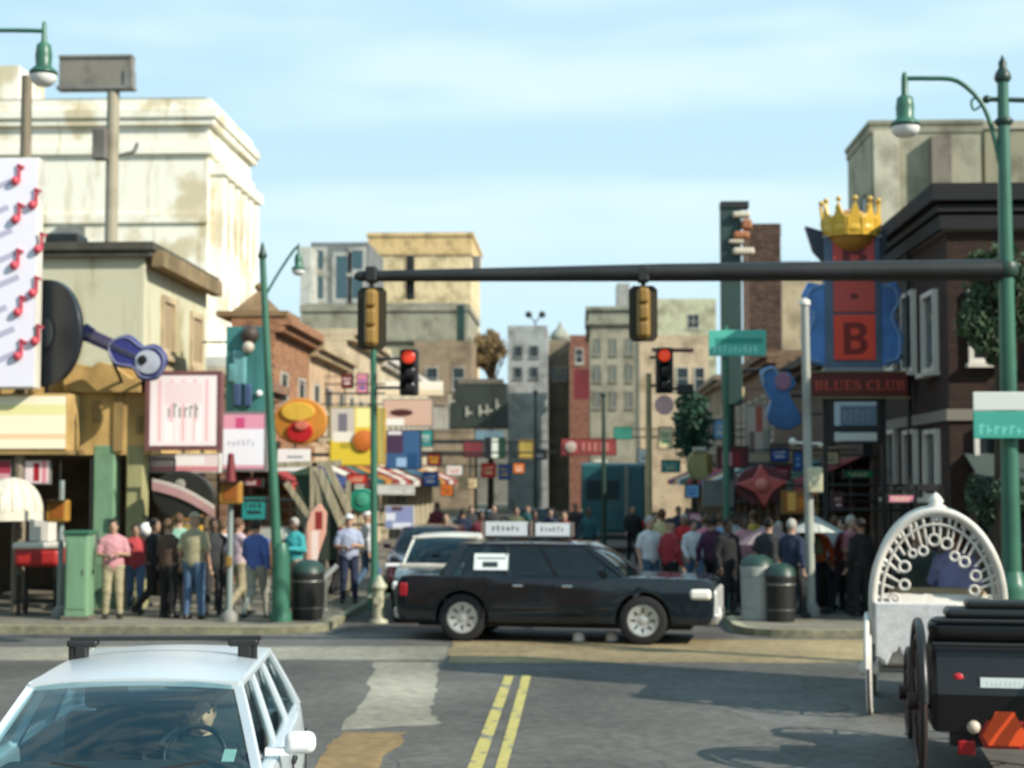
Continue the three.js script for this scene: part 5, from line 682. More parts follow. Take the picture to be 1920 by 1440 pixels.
// teal figure sign
{ const d = 34, g = panelSign('teal_sign', 'tall teal sign with raised figure topped by dark head, behind square sign', 'sign', 424, 612, 496, 772, d, paint([0.06, 0.26, 0.27], 0.5), { f: 0.0, boxM: paint([0.05, 0.2, 0.2], 0.5) }); const q = (px, py) => loc(g, P(px, py, d));
  part(g, 'figure', paint([0.16, 0.42, 0.48], 0.5), [RB(0.3, 0.75, 0.12, 0.06, ...q(450, 690).setZ(0.05).toArray()), RB(0.2, 0.4, 0.12, 0.05, ...q(438, 700).setZ(0.06).toArray())]); part(g, 'figure_leg', paint([0.06, 0.12, 0.28], 0.5), [RB(0.17, 0.5, 0.1, 0.04, ...q(446, 740).setZ(0.07).toArray()), RB(0.17, 0.5, 0.1, 0.04, ...q(466, 742).setZ(0.07).toArray())]); part(g, 'head', paint([0.07, 0.05, 0.045], 0.6), sphere(0.2, ...q(470, 628).setZ(0.06).toArray(), 14).scale(1, 1, 1)); part(g, 'pale_face', paint([0.6, 0.56, 0.5], 0.6), sphere(0.13, ...q(468, 652).setZ(0.14).toArray(), 12)); part(g, 'bulb', M.globe, sphere(0.07, ...q(487, 738).setZ(0.06).toArray(), 10)); }
// orange oval sign with red centre
function ovalSign(name, label, px, py, rx, ry, d, m, o) { const c = P(px, py, d), s = d / F, g = thing(name, label, 'sign', [c.x, c.y, -d]), e = new THREE.Shape(); e.absellipse(0, 0, rx * s, ry * s, 0, 6.283); part(g, 'panel', m, ext(e, 0.14, 0.03, 20).translate(0, 0, -0.16)); o(g, s); part(g, 'bracket', M.darkMetal, bar(V(0, 0, -0.1), V((o.wall ?? (c.x < 0 ? -8.1 : 6.5)) - c.x, 0, -0.1), 0.035)); return g; }
ovalSign('orange_oval_sign', 'glowing orange oval sign with raised red boss over left pavement', 563, 790, 48, 42, 37, paint([0.75, 0.32, 0.05], 0.4), (g, s) => { const r = (a, b, rx, ry, z, m, n) => { const e = new THREE.Shape(); e.absellipse(a * s, -b * s, rx * s, ry * s, 0, 6.283); part(g, n, m, ext(e, 0.05, 0.02, 16).translate(0, 0, z)); }; r(-4, -18, 30, 16, 0.0, paint([0.85, 0.55, 0.08], 0.4), 'yellow_crest'); r(0, 20, 23, 18, 0.01, paint([0.6, 0.015, 0.02], 0.4), 'red_boss'); r(4, 8, 11, 7, 0.07, paint([0.75, 0.22, 0.16], 0.4), 'highlight_badge'); for (let i = 0; i < 0; i++) { const a = i / 18 * 6.283; part(g, 'bulb', paint([0.85, 0.5, 0.12], 0.3), sphere(0.035, Math.cos(a) * 43 * s, Math.sin(a) * 37 * s, 0.04, 8)); } });
panelSign('white_swirl_board', 'white curved-top board hanging under the orange oval sign', 'sign', 520, 842, 580, 884, 36.5, printed(128, 96, (x, w, h) => { x.fillStyle = '#efe9ea'; x.fillRect(0, 0, w, h); x.fillStyle = '#8f8894'; x.fillRect(w * 0.3, h * 0.3, w * 0.5, h * 0.1); x.fillRect(w * 0.5, h * 0.55, w * 0.4, h * 0.1); }), { f: 0.0, boxM: M.white });
{ const g = panelSign('yellow_sign', 'yellow sign with orange disc and pale figure beside green pole', 'sign', 618, 762, 708, 874, 43, printed(192, 224, (x, w, h) => { x.fillStyle = '#e6c63c'; x.fillRect(0, 0, w, h); x.fillStyle = '#cfc3b6'; x.fillRect(0, 0, w * 0.52, h * 0.56); x.fillStyle = '#f8efa0'; x.fillRect(w * 0.55, 0, w * 0.45, h * 0.34); x.fillStyle = '#7c7480'; x.fillRect(w * 0.16, h * 0.1, w * 0.2, h * 0.34); x.fillStyle = '#f4ead9'; x.fillRect(w * 0.05, h * 0.42, w * 0.42, h * 0.18); x.fillStyle = '#b3a02f'; x.fillRect(w * 0.2, h * 0.62, w * 0.2, h * 0.1); }), { f: 0.03, frameM: paint([0.5, 0.38, 0.05], 0.5), boxM: M.gold }); part(g, 'orange_disc', paint([0.78, 0.22, 0.04], 0.4), lathe([[0, 0], [0.29, 0], [0.29, 0.05], [0, 0.06]], 24).rotateX(Math.PI / 2).translate(0.28, -0.12, 0.02)); }
panelSign('slim_yellow_sign', 'slim pale yellow vertical sign just right of the slim green pole', 'sign', 706, 765, 722, 870, 45, paint([0.7, 0.6, 0.2], 0.5), { f: 0.02, frameM: M.gold });
panelSign('white_strip_sign', 'white ledge sign behind the left traffic light', 'sign', 722, 715, 830, 742, 50, printed(160, 48, (x, w, h) => { x.fillStyle = '#f7ecd9'; x.fillRect(0, 0, w, h); x.fillStyle = '#e9d3b0'; x.fillRect(0, h * 0.6, w, h * 0.4); }), { f: 0.0, boxM: M.white });
panelSign('pink_board_sign', 'pinkish board with dark oval below the left traffic light', 'sign', 718, 748, 812, 800, 49, printed(160, 96, (x, w, h) => { x.fillStyle = '#d4b09b'; x.fillRect(0, 0, w, h); x.fillStyle = '#4a2320'; x.beginPath(); x.ellipse(w * 0.36, h * 0.5, w * 0.24, h * 0.14, 0, 0, 6.3); x.fill(); x.fillStyle = '#f3efe6'; x.fillRect(0, h * 0.72, w * 0.42, h * 0.28); }), { f: 0.02, boxM: M.cream });
panelSign('white_pennant_sign', 'small pale rounded sign right of the pinkish board', 'sign', 806, 762, 842, 806, 52, paint([0.55, 0.54, 0.5], 0.5), { f: 0.02 });
panelSign('blue_sign', 'blue and purple patterned sign right of the green pole', 'sign', 722, 806, 790, 880, 46, printed(128, 128, (x, w, h) => { x.fillStyle = '#3a5f8c'; x.fillRect(0, 0, w, h); x.fillStyle = '#4a3350'; x.fillRect(0, 0, w * 0.5, h * 0.6); x.fillStyle = '#9fbfe0'; x.fillRect(w * 0.3, h * 0.72, w * 0.3, h * 0.24); x.fillStyle = '#e6e4e4'; x.fillRect(w * 0.05, 0, w * 0.4, h * 0.1); x.fillStyle = '#1e4a77'; x.fillRect(w * 0.62, h * 0.6, w * 0.3, h * 0.4); }), { f: 0.025, frameM: M.black });
panelSign('white_board_sign', 'bright white narrow board above the white car roof', 'sign', 704, 908, 776, 928, 40, paint([0.8, 0.82, 0.82], 0.5), { f: 0.015, frameM: M.white });
panelSign('pale_blue_sign', 'pale blue and white small board under the bright white board', 'sign', 722, 948, 776, 992, 39, printed(96, 80, (x, w, h) => { x.fillStyle = '#8b95bd'; x.fillRect(0, 0, w, h); x.fillStyle = '#e5e6f2'; x.fillRect(0, h * 0.3, w * 0.35, h * 0.35); x.fillRect(w * 0.25, h * 0.75, w * 0.7, h * 0.25); x.fillStyle = '#5a4152'; x.fillRect(w * 0.2, 0, w * 0.4, h * 0.2); }), { f: 0.015, frameM: M.white });
ovalSign('green_disc_sign', 'round teal green disc sign beside the slim green pole', 678, 938, 22, 20, 34, paint([0.02, 0.3, 0.2], 0.45), (g, s) => part(g, 'inner_disc', paint([0.08, 0.42, 0.3], 0.45), lathe([[0, 0], [13 * s, 0], [13 * s, 0.03], [0, 0.035]], 20).rotateX(Math.PI / 2).translate(0.02, 0.02, 0.0)));
panelSign('grey_board_sign', 'grey white board with dark rule low behind the slim green lamp', 'sign', 474, 988, 548, 1014, 31, printed(128, 48, (x, w, h) => { x.fillStyle = '#a9aba0'; x.fillRect(0, 0, w, h); scribble(x, '#dcded2', w * 0.6, h * 0.1, w * 0.36, h * 0.7, 3, 9); }), { f: 0.015, boxM: M.grey });
panelSign('grey_name_board', 'grey lettered board hung in the corner bar opening', 'sign', 96, 1000, 178, 1022, 29.8, printed(128, 40, (x, w, h) => { x.fillStyle = '#5f665f'; x.fillRect(0, 0, w, h); x.fillStyle = '#b9bdb6'; x.fillRect(w * 0.2, h * 0.3, w * 0.7, h * 0.3); }), { f: 0.015, boxM: M.black, hang: 1.4 });
panelSign('red_white_poster', 'red and white striped poster under the tan marquee', 'poster', 46, 862, 94, 908, 29.9, printed(96, 96, (x, w, h) => { x.fillStyle = '#efd9da'; x.fillRect(0, 0, w, h); x.fillStyle = '#a31c2c'; x.fillRect(w * 0.34, h * 0.08, w * 0.26, h * 0.84); x.fillStyle = '#d98a94'; x.fillRect(w * 0.7, 0, w * 0.2, h); }), { f: 0.015, boxM: M.white, t: 0.06, hang: 0.25 });
panelSign('crimson_poster', 'crimson poster at the left edge under the marquee', 'poster', -30, 862, 22, 900, 29.9, printed(96, 64, (x, w, h) => { x.fillStyle = '#a83a50'; x.fillRect(0, 0, w, h); x.fillStyle = '#d8a0a8'; x.fillRect(0, h * 0.7, w, h * 0.3); }), { f: 0.015, boxM: M.white, t: 0.06, hang: 0.25 });
// the dome awning at the left edge
{ const d = 29.0, a = P(-60, 960, d), c = P(62, 905, d), g = thing('dome_awning', 'cream quarter-dome canvas awning at the left edge', 'awning', [(a.x + c.x) / 2, a.y, -d - 0.6]), w = c.x - a.x, h = c.y - a.y + 0.1; const gores = 9, cm = cloth([0.72, 0.68, 0.56]);
  for (let i = 0; i < gores; i++) part(g, 'gore', cm, new THREE.SphereGeometry(1, 5, 10, i / gores * Math.PI + 0.01, Math.PI / gores - 0.02, 0, Math.PI / 2).scale(w / 2, h, 0.95).rotateY(0)); part(g, 'valance', cm, new THREE.CylinderGeometry(1, 1, 0.16, 36, 1, true, -Math.PI / 2, Math.PI).scale(w / 2, 1, 0.95).translate(0, -0.08, 0)); part(g, 'frame', M.black, [bar(V(-w / 2, 0, 0), V(w / 2, 0, 0), 0.02), bar(V(0, 0.02, 0.9), V(0, 0.02, -0.95), 0.015)]); }
// dark oval sign with the pink sash
{ const d = 30.2, c = P(348, 930, d), s = d / F, g = thing('sash_sign', 'dark lozenge sign with slanting pink and white sash, left pavement', 'sign', [c.x, c.y, -d], 0), sh = new THREE.Shape(); sh.absellipse(0, 0, 56 * s, 44 * s, 0, 6.283); const e = ext(sh, 0.14, 0.03, 20).rotateZ(-0.25);
  part(g, 'panel', paint([0.03, 0.032, 0.028], 0.4), e); const band = (o, w, m, n) => part(g, n, m, (() => { const q = []; for (let i = 0; i <= 10; i++) { const t = i / 10; q.push([(-58 + 116 * t) * s, (26 - 50 * t + 8 * Math.sin(t * 3.14) + o) * s]); } for (let i = 10; i >= 0; i--) { const t = i / 10; q.push([(-58 + 116 * t) * s, (26 - 50 * t + 8 * Math.sin(t * 3.14) + o - w) * s]); } return ext(S(q), 0.03, 0.008).translate(0, 0, 0.18); })()); band(0, 15, paint([0.62, 0.36, 0.38], 0.5), 'pink_sash'); band(6, 5, paint([0.72, 0.66, 0.62], 0.5), 'white_sash'); part(g, 'badge', paint([0.4, 0.38, 0.34], 0.4), lathe([[0, 0], [10 * s, 0], [10 * s, 0.03], [0, 0.03]], 16).rotateX(Math.PI / 2).translate(-6 * s, 22 * s, 0.17)); part(g, 'gold_rim', paint([0.4, 0.2, 0.04], 0.4), tube([V(-20 * s, -42 * s, 0.16), V(10 * s, -44 * s, 0.16), V(40 * s, -36 * s, 0.16)], 0.03, 12, 6)); part(g, 'bracket', M.darkMetal, [bar(V(-20 * s, 40 * s, 0.05), V(-20 * s, 70 * s, 0.05), 0.02), bar(V(-20 * s, 70 * s, 0.05), V(-8.1 - c.x, 70 * s, 0.05), 0.03)]); }
panelSign('yellow_strip_sign', 'small yellow strip board under the lozenge sign', 'sign', 318, 985, 376, 1000, 30.1, paint([0.62, 0.55, 0.2], 0.5), { f: 0.012, frameM: M.gold });
{ const d = 29.7, g = thing('globe_lamp', 'small bright white globe lamp left of the lozenge sign', 'lamp', [X(276, d), Y(994, d), -d]); part(g, 'globe', M.globe, sphere(0.14, 0, 0, 0, 16)); part(g, 'arm', M.black, [bar(V(0, 0.12, 0), V(0, 0.25, 0), 0.03), bar(V(0, 0.24, 0), V(-0.12, 0.24, -0.2), 0.02)]); }
// timber awning frame with pale slanting beams
{ const d = 33, g = thing('timber_pergola', 'pale slanting timber beams of a dark green street stall, left pavement', 'stall', [X(600, d), 0.13, -d]), q = (px, py, z = 0) => loc(g, P(px, py, d)).setZ(z), w = std([0.55, 0.52, 0.4], 0.8, { map: T.wood }), bm = (a, b, k = 0.075) => { const dd = b.clone().sub(a), m = a.clone().add(b).multiplyScalar(0.5), gg = new THREE.BoxGeometry(k * 1.5, dd.length(), k); gg.applyQuaternion(new THREE.Quaternion().setFromUnitVectors(V(0, 1, 0), dd.normalize())); return gg.translate(m.x, m.y, m.z); };
  part(g, 'beam', w, bm(q(536, 905), q(584, 975))); part(g, 'beam', w, bm(q(590, 868), q(600, 960))); part(g, 'beam', w, bm(q(598, 880), q(642, 985), 0.11)); part(g, 'beam', w, bm(q(612, 870), q(655, 960), 0.09)); part(g, 'beam', w, bm(q(520, 872), q(640, 868))); part(g, 'post', w, [bm(q(586, 868), V(q(586, 868).x, 0, 0), 0.06)]); part(g, 'post', w, bm(q(648, 900, -0.4), V(q(648, 900).x, 0, -0.4), 0.06));
  part(g, 'canvas', cloth([0.05, 0.1, 0.06]), ext(S([[q(545, 885).x, q(545, 885).y], [q(588, 870).x, q(588, 870).y], [q(590, 990).x, q(590, 990).y]]), 0.05).translate(0, 0, -0.3)); part(g, 'canvas_back', cloth([0.04, 0.055, 0.04]), B(0.9, 1.6, 0.06, q(585, 980).x, q(585, 980).y, -0.6)); }
{ const d = 31.4, g = thing('feather_banner', 'peach and red curved feather banner leaning beside the stall', 'banner', [X(585, d), 0.13, -d]), q = (px, py) => loc(g, P(px, py, d)).setZ(0), pts = [[574, 1070], [566, 1040], [572, 1000], [584, 960], [600, 944], [612, 962], [610, 1000], [596, 1040], [588, 1072]].map(([a, b]) => q(a, b));
  part(g, 'cloth', printed(64, 128, (x, w, h) => { x.fillStyle = '#e0a894'; x.fillRect(0, 0, w, h); x.fillStyle = '#f3d9cf'; x.fillRect(w * 0.4, h * 0.4, w * 0.3, h * 0.6); x.fillStyle = '#8c2a24'; x.fillRect(w * 0.55, h * 0.12, w * 0.3, h * 0.26); }, 0.9), (() => { const e = ext(S(pts.map((p) => [p.x, p.y])), 0.04, 0.01), b = pts.map((p) => p.y), mn = Math.min(...b), mx = Math.max(...b), xs = pts.map((p) => p.x), x0 = Math.min(...xs), x1 = Math.max(...xs); const P2 = e.attributes.position, u = e.attributes.uv; for (let i = 0; i < P2.count; i++) u.setXY(i, (P2.getX(i) - x0) / (x1 - x0), (P2.getY(i) - mn) / (mx - mn)); return e; })(), true); part(g, 'pole', M.steel, tube([V(q(572, 1100).x, 0, 0.02), q(566, 1050), q(570, 1000), q(584, 958), q(602, 942)], 0.02, 30, 8)); part(g, 'foot', M.black, RB(0.4, 0.05, 0.4, 0.02, q(572, 1100).x, 0.025, 0)); }
{ const d = 30.6, g = thing('curved_rack', 'pale curved metal cycle rack bar right of the black bin', 'rack', [X(590, d), 0.13, -d]), q = (px, py) => loc(g, P(px, py, d)).setZ(0); part(g, 'loop', std([0.55, 0.56, 0.54], 0.4, { metalness: 0.3 }), tube([q(558, 1052), q(560, 1080), q(570, 1098), q(590, 1100), q(608, 1084), q(632, 1060)], 0.05, 40, 10)); part(g, 'leg', M.steel, [bar(q(566, 1094), V(q(566, 1094).x, 0, 0), 0.03), bar(q(610, 1082), V(q(610, 1082).x, 0, 0), 0.03)]); part(g, 'foot', M.steel, [lathe([[0.09, 0], [0.09, 0.02], [0, 0.021]], 14, q(566, 1094).x, 0, 0), lathe([[0.09, 0], [0.09, 0.02], [0, 0.021]], 14, q(610, 1082).x, 0, 0)]); }
{ const d = 29.2, g = thing('fire_hydrant', 'pale greenish hydrant on the kerb behind the black car tail', 'hydrant', [X(712, d), 0.004, -d]); part(g, 'barrel', paint([0.5, 0.52, 0.4], 0.5), lathe([[0.17, 0], [0.17, 0.06], [0.12, 0.08], [0.11, 0.6], [0.15, 0.62], [0.15, 0.67], [0.11, 0.72], [0.06, 0.8], [0.03, 0.86], [0, 0.87]], 18)); part(g, 'outlet', paint([0.45, 0.47, 0.36], 0.5), [bar(V(-0.2, 0.48, 0), V(0.2, 0.48, 0), 0.06), bar(V(0, 0.42, 0.05), V(0, 0.42, 0.2), 0.08)]); }
// ------------------------------------------------------------------ signs: down the street
{ const d = 66, a = P(832, 720, d), c = P(952, 802, d), g = thing('dark_canopy_sign', 'dark green canopy sign with pale letters left of street middle', 'sign', [(a.x + c.x) / 2, c.y, -d]), w = c.x - a.x, h = a.y - c.y; part(g, 'body', paint([0.035, 0.05, 0.045], 0.6), ext(S([[-w / 2, 0], [w / 2, 0], [w / 2 - 0.05, h], [-w / 2 + 0.55, h]]), 1.2, 0.02).translate(0, 0, -1.2)); part(g, 'top_edge', paint([0.2, 0.18, 0.15], 0.6), B(w - 0.8, 0.2, 1.3, 0.2, h + 0.11, -0.6)); for (const [px, py, ww] of [[848, 750, 0.3], [880, 772, 0.3], [905, 770, 0.34], [918, 768, 0.3], [934, 758, 0.16]]) { const p = loc(g, P(px, py, d)); part(g, 'letter', paint([0.5, 0.52, 0.48], 0.5), [B(0.09, 0.42, 0.05, p.x - ww / 3, p.y, 0.06), B(ww * 0.8, 0.09, 0.05, p.x, p.y - 0.05, 0.063)]); } part(g, 'bracket', M.darkMetal, [bar(V(-w / 2, h * 0.5, -0.6), V(-8 - g.position.x, h * 0.5, -0.6), 0.06)]); }
panelSign('sky_blue_sign', 'sky blue band sign below the dark canopy sign', 'sign', 890, 806, 946, 830, 62, paint([0.2, 0.34, 0.46], 0.5), { f: 0.02 });
panelSign('red_small_sign', 'small dark red sign in the row down the street', 'sign', 868, 824, 906, 858, 60, paint([0.28, 0.05, 0.07], 0.5), { f: 0.03, frameM: M.black });
panelSign('striped_flag_sign', 'black white and green striped upright sign down the street', 'sign', 908, 820, 948, 860, 59, printed(64, 64, (x, w, h) => { ['#1c1d24', '#dfe6d8', '#14402e'].forEach((c, i) => { x.fillStyle = c; x.fillRect(w * i / 3, 0, w / 3 + 1, h); }); }), { f: 0.02, frameM: M.black });
panelSign('yellow_small_sign', 'small yellow sign in front of the grey slab building', 'sign', 972, 824, 1000, 860, 64, paint([0.55, 0.43, 0.1], 0.5), { f: 0.04, frameM: M.signalYellow });
{ const d = 54, g = panelSign('red_neon_sign', 'long red lettered sign with white badge over the teal van', 'sign', 1052, 822, 1156, 854, d, paint([0.38, 0.07, 0.07], 0.5), { f: 0.03, frameM: paint([0.2, 0.03, 0.03], 0.5) }); part(g, 'badge', paint([0.72, 0.6, 0.56], 0.5), lathe([[0, 0], [0.19, 0], [0.19, 0.04], [0, 0.05]], 18).rotateX(Math.PI / 2).translate(-0.6, 0, 0.02)); for (let i = 0; i < 5; i++) part(g, 'letter', paint([0.62, 0.22, 0.2], 0.5), B(0.13, 0.3, 0.03, -0.18 + i * 0.2, 0, 0.025)); }
panelSign('teal_plate_sign', 'small teal plate on the pole above the red lettered sign', 'sign', 1150, 800, 1186, 824, 56, paint([0.05, 0.32, 0.26], 0.5), { f: 0.02, frameM: M.green });
panelSign('maroon_banner', 'dark red vertical banner hung on the red brick house', 'banner', 1076, 692, 1106, 748, 108, paint([0.2, 0.02, 0.03], 0.7), { f: 0.0, boxM: paint([0.2, 0.02, 0.03], 0.7), wall: X(1107, 108) });
for (const [px, d, t, n] of [[1132, 52, 740, 'thin dark pole standing before the grey corner tower'], [1004, 70, 735, 'thin dark pole left of the brown domed block']]) { const g = thing('thin_pole', n, 'pole', [X(px, d), 0, -d]); part(g, 'shaft', M.greenDark, bar(V(0, 0, 0), V(0, Y(t, d), 0), 0.09, 0.06, 10)); part(g, 'foot', M.greenDark, lathe([[0.18, 0], [0.18, 0.3], [0.1, 0.5]], 12)); part(g, 'cap', M.greenDark, sphere(0.1, 0, Y(t, d), 0, 10)); }
// ------------------------------------------------------------------ signs: right side
{ // the tall sign with the gold crown
  const d = 31.4, c0 = P(1598, 690, d), g = thing('crowned_sign', 'tall blue club sign with red letters and gold crown on top', 'sign', [c0.x, 0, -d]), q = (px, py) => loc(g, P(px, py, d)), mw = (a) => a * d / F;
  const blueP = paint([0.11, 0.18, 0.3], 0.5), yt = q(1598, 446).y, yb = q(1598, 694).y, w = mw(104);
  part(g, 'blade', blueP, RB(w, yt - yb, 0.34, 0.03, 0, (yt + yb) / 2, 0)); part(g, 'blade_edge', paint([0.33, 0.36, 0.42], 0.5), [B(w + 0.06, 0.06, 0.4, 0, yb, 0), B(w + 0.06, 0.05, 0.4, 0, yt, 0)]);
  const red = paint([0.45, 0.045, 0.03], 0.45);
  for (const [py, hh, t] of [[476, 60, 'B'], [554, 66, '.'], [634, 84, 'B']]) part(g, 'red_letter_plate', printed(96, 112, (x, W, H2) => { x.fillStyle = hh > 80 ? '#e0442a' : '#c24a40'; x.fillRect(0, 0, W, H2); x.fillStyle = hh > 80 ? '#7a130c' : '#6a161a'; x.font = 'bold 112px sans-serif'; x.textAlign = 'center'; x.textBaseline = 'middle'; x.fillText(t, W / 2, H2 / 2 + (t === '.' ? -24 : 4)); }), B(mw(76), mw(hh), 0.04, 0.02, q(1598, py).y, 0.19), true);
  for (const s of [-1, 1]) part(g, 'blue_side_wing', paint([0.1, 0.3, 0.8], 0.4), ext(S([[s * w * 0.5, q(0, 690).y], [s * mw(86), q(0, 682).y], [s * mw(92), q(0, 640).y], [s * mw(76), q(0, 600).y], [s * mw(90), q(0, 560).y], [s * mw(80), q(0, 540).y], [s * w * 0.5, q(0, 545).y]]), 0.2, 0.02).translate(0, 0, -0.1));
  for (const s of [-1, 1]) part(g, 'neon_tube', paint([0.3, 0.5, 0.9], 0.3), tube([[58, 545], [78, 552], [84, 575], [72, 602], [86, 640], [82, 676], [60, 684]].map(([a, b]) => V(s * mw(a), q(0, b).y, 0.14)), 0.022, 40, 6));
  part(g, 'dark_wing', paint([0.03, 0.04, 0.07], 0.5), [ext(S([[mw(-84), q(0, 436).y], [mw(-52), q(0, 446).y], [mw(-52), q(0, 500).y], [mw(-70), q(0, 480).y]]), 0.2, 0.01).translate(0, 0, -0.1), ext(S([[mw(66), q(0, 440).y], [mw(52), q(0, 446).y], [mw(52), q(0, 500).y], [mw(64), q(0, 480).y]]), 0.2, 0.01).translate(0, 0, -0.1)]);
  // crown: a ring of points
  const cy = q(1598, 440).y, ch = q(1598, 380).y - cy, cr = mw(56), crown = []; const sh = new THREE.Shape(); sh.moveTo(-0.17, 0); sh.lineTo(-0.2, ch * 0.5); sh.lineTo(-0.08, ch * 0.62); sh.lineTo(0, ch); sh.lineTo(0.08, ch * 0.62); sh.lineTo(0.2, ch * 0.5); sh.lineTo(0.17, 0); sh.closePath();
  for (let i = 0; i < 11; i++) { const a = i / 11 * 6.2832; const e = ext(sh, 0.04, 0.01).translate(0, 0, cr * 0.82); e.rotateX(0.12).rotateY(a); crown.push(e.translate(0, cy, 0)); }
  part(g, 'crown', M.gold, crown); part(g, 'crown_band', M.gold, lathe([[cr * 0.86, 0], [cr * 0.95, 0.03], [cr * 0.95, 0.15], [cr * 0.86, 0.18]], 30, 0, cy - 0.02, 0)); part(g, 'crown_cap', paint([0.6, 0.3, 0.05], 0.4), sphere(1, 0, 0, 0, 20).scale(cr * 0.84, ch * 0.7, cr * 0.84).translate(0, cy + 0.05, 0)); for (let i = 0; i < 11; i++) { const a = i / 11 * 6.2832; part(g, 'crown_ball', paint([0.8, 0.55, 0.12], 0.3), sphere(0.055, Math.sin(a) * cr * 0.95, cy + ch * 1.0, Math.cos(a) * cr * 0.95, 8)); }
  // the name band and the panel under it
  const A = q(1516, 698), C = q(1702, 746); part(g, 'name_band', paint([0.14, 0.03, 0.025], 0.5), RB(C.x - A.x, A.y - C.y, 0.3, 0.03, (A.x + C.x) / 2, (A.y + C.y) / 2, 0)); part(g, 'band_face', printed(512, 128, (x, W, H2) => { x.fillStyle = '#591512'; x.fillRect(0, 0, W, H2); x.fillStyle = '#b5442f'; x.font = 'bold 78px serif'; x.textAlign = 'center'; x.textBaseline = 'middle'; x.fillText('BLUES CLUB', W / 2, H2 / 2 + 4); }), B(C.x - A.x - 0.08, A.y - C.y - 0.08, 0.012, (A.x + C.x) / 2, (A.y + C.y) / 2, 0.157), true); part(g, 'band_trim', paint([0.3, 0.24, 0.12], 0.4), [B(C.x - A.x + 0.04, 0.035, 0.36, (A.x + C.x) / 2, A.y, 0), B(C.x - A.x + 0.04, 0.035, 0.36, (A.x + C.x) / 2, C.y, 0)]);
  const D = q(1562, 754), E = q(1642, 828); part(g, 'reader_board', M.black, RB(E.x - D.x + 0.2, D.y - E.y + 0.1, 0.24, 0.02, (D.x + E.x) / 2, (D.y + E.y) / 2, 0)); part(g, 'reader_face', printed(128, 128, (x, W, H2) => { x.fillStyle = '#5f7285'; x.fillRect(0, 0, W, H2); x.fillStyle = '#aebfca'; x.fillRect(0, 0, W * 0.14, H2); x.fillRect(0, 0, W, H2 * 0.1); x.fillStyle = '#131b20'; x.fillRect(0, H2 * 0.6, W, H2 * 0.16); x.fillStyle = '#c7cdc6'; x.fillRect(0, H2 * 0.78, W, H2 * 0.2); scribble(x, '#78899a', W * 0.22, H2 * 0.2, W * 0.7, H2 * 0.3, 5, 7); }), B(E.x - D.x, D.y - E.y, 0.012, (D.x + E.x) / 2, (D.y + E.y) / 2, 0.127), true);
  part(g, 'frame_post', M.darkMetal, [B(0.09, C.y - 0.13, 0.12, D.x - 0.16, (C.y + 0.13) / 2, -0.05), B(0.09, C.y - 0.13, 0.12, E.x + 0.16, (C.y + 0.13) / 2, -0.05), bar(V(0, A.y + 0.3, -0.1), V(1.0, A.y + 0.3, -0.1), 0.05)]);
}
{ // dark green blade sign
  const d = 45, a = P(1350, 386, d), c = P(1406, 760, d), g = thing('green_blade_sign', 'very tall dark green blade sign with white and orange figure on top', 'sign', [(a.x + c.x) / 2, 0, -d]), q = (px, py) => loc(g, P(px, py, d)), w = c.x - a.x;
  part(g, 'blade', paint([0.03, 0.07, 0.065], 0.5), [RB(w * 0.72, a.y - c.y, 0.4, 0.03, -w * 0.14, (a.y + c.y) / 2, 0)]); part(g, 'top_cap', M.darkMetal, B(w, 0.18, 0.5, 0, a.y, 0)); part(g, 'figure', paint([0.45, 0.18, 0.08], 0.5), [RB(0.3, 0.3, 0.3, 0.08, ...q(1398, 424).setZ(0.25).toArray()), RB(0.45, 0.22, 0.3, 0.08, ...q(1388, 444).setZ(0.25).toArray())]); part(g, 'white_scroll', paint([0.72, 0.66, 0.56], 0.5), [RB(0.5, 0.18, 0.3, 0.07, ...q(1388, 406).setZ(0.25).toArray()), RB(0.6, 0.2, 0.3, 0.07, ...q(1392, 474).setZ(0.25).toArray()), RB(0.4, 0.1, 0.3, 0.04, ...q(1378, 456).setZ(0.25).toArray())]);
  part(g, 'post', M.greenDark, [bar(V(-w * 0.2, 0.13, 0), V(-w * 0.2, c.y, 0), 0.12, 0.12, 12)]); part(g, 'bracket', M.darkMetal, [bar(V(w * 0.2, c.y + 1, 0), V(6.5 - g.position.x, c.y + 1, 0), 0.05), bar(V(w * 0.2, c.y + 4, 0), V(6.5 - g.position.x, c.y + 4, 0), 0.05)]);
}
{ // blue neon guitar
  const d = 37, c = P(1462, 742, d), s = d / F, g = thing('blue_guitar_sign', 'blue and pink guitar body sign left of the crowned sign', 'sign', [c.x, c.y, -d]), sh = new THREE.Shape(); sh.moveTo(-30 * s, 20 * s); sh.splineThru([[-34, 44], [-14, 52], [0, 34], [14, 40], [26, 22], [14, 4], [24, -18], [36, -48], [8, -62], [-22, -44], [-16, -10]].map(([a, b]) => new THREE.Vector2(a * s, b * s))); sh.closePath();
  part(g, 'body', paint([0.1, 0.28, 0.65], 0.4), ext(sh, 0.16, 0.03)); part(g, 'pink_guard', paint([0.5, 0.25, 0.42], 0.4), (() => { const e = new THREE.Shape(); e.absellipse(4 * s, 26 * s, 14 * s, 16 * s, 0, 6.283); return ext(e, 0.03, 0.01).translate(0, 0, 0.19); })()); part(g, 'pale_edge', paint([0.3, 0.48, 0.7], 0.4), tube([[-30, 22], [-32, 42], [-14, 50], [-2, 36]].map(([a, b]) => V(a * s, b * s, 0.2)), 0.035, 20, 6)); part(g, 'pole_bracket', M.darkMetal, bar(V(20 * s, 0, 0.05), V(6.5 - c.x, 0, 0.05), 0.04));
}
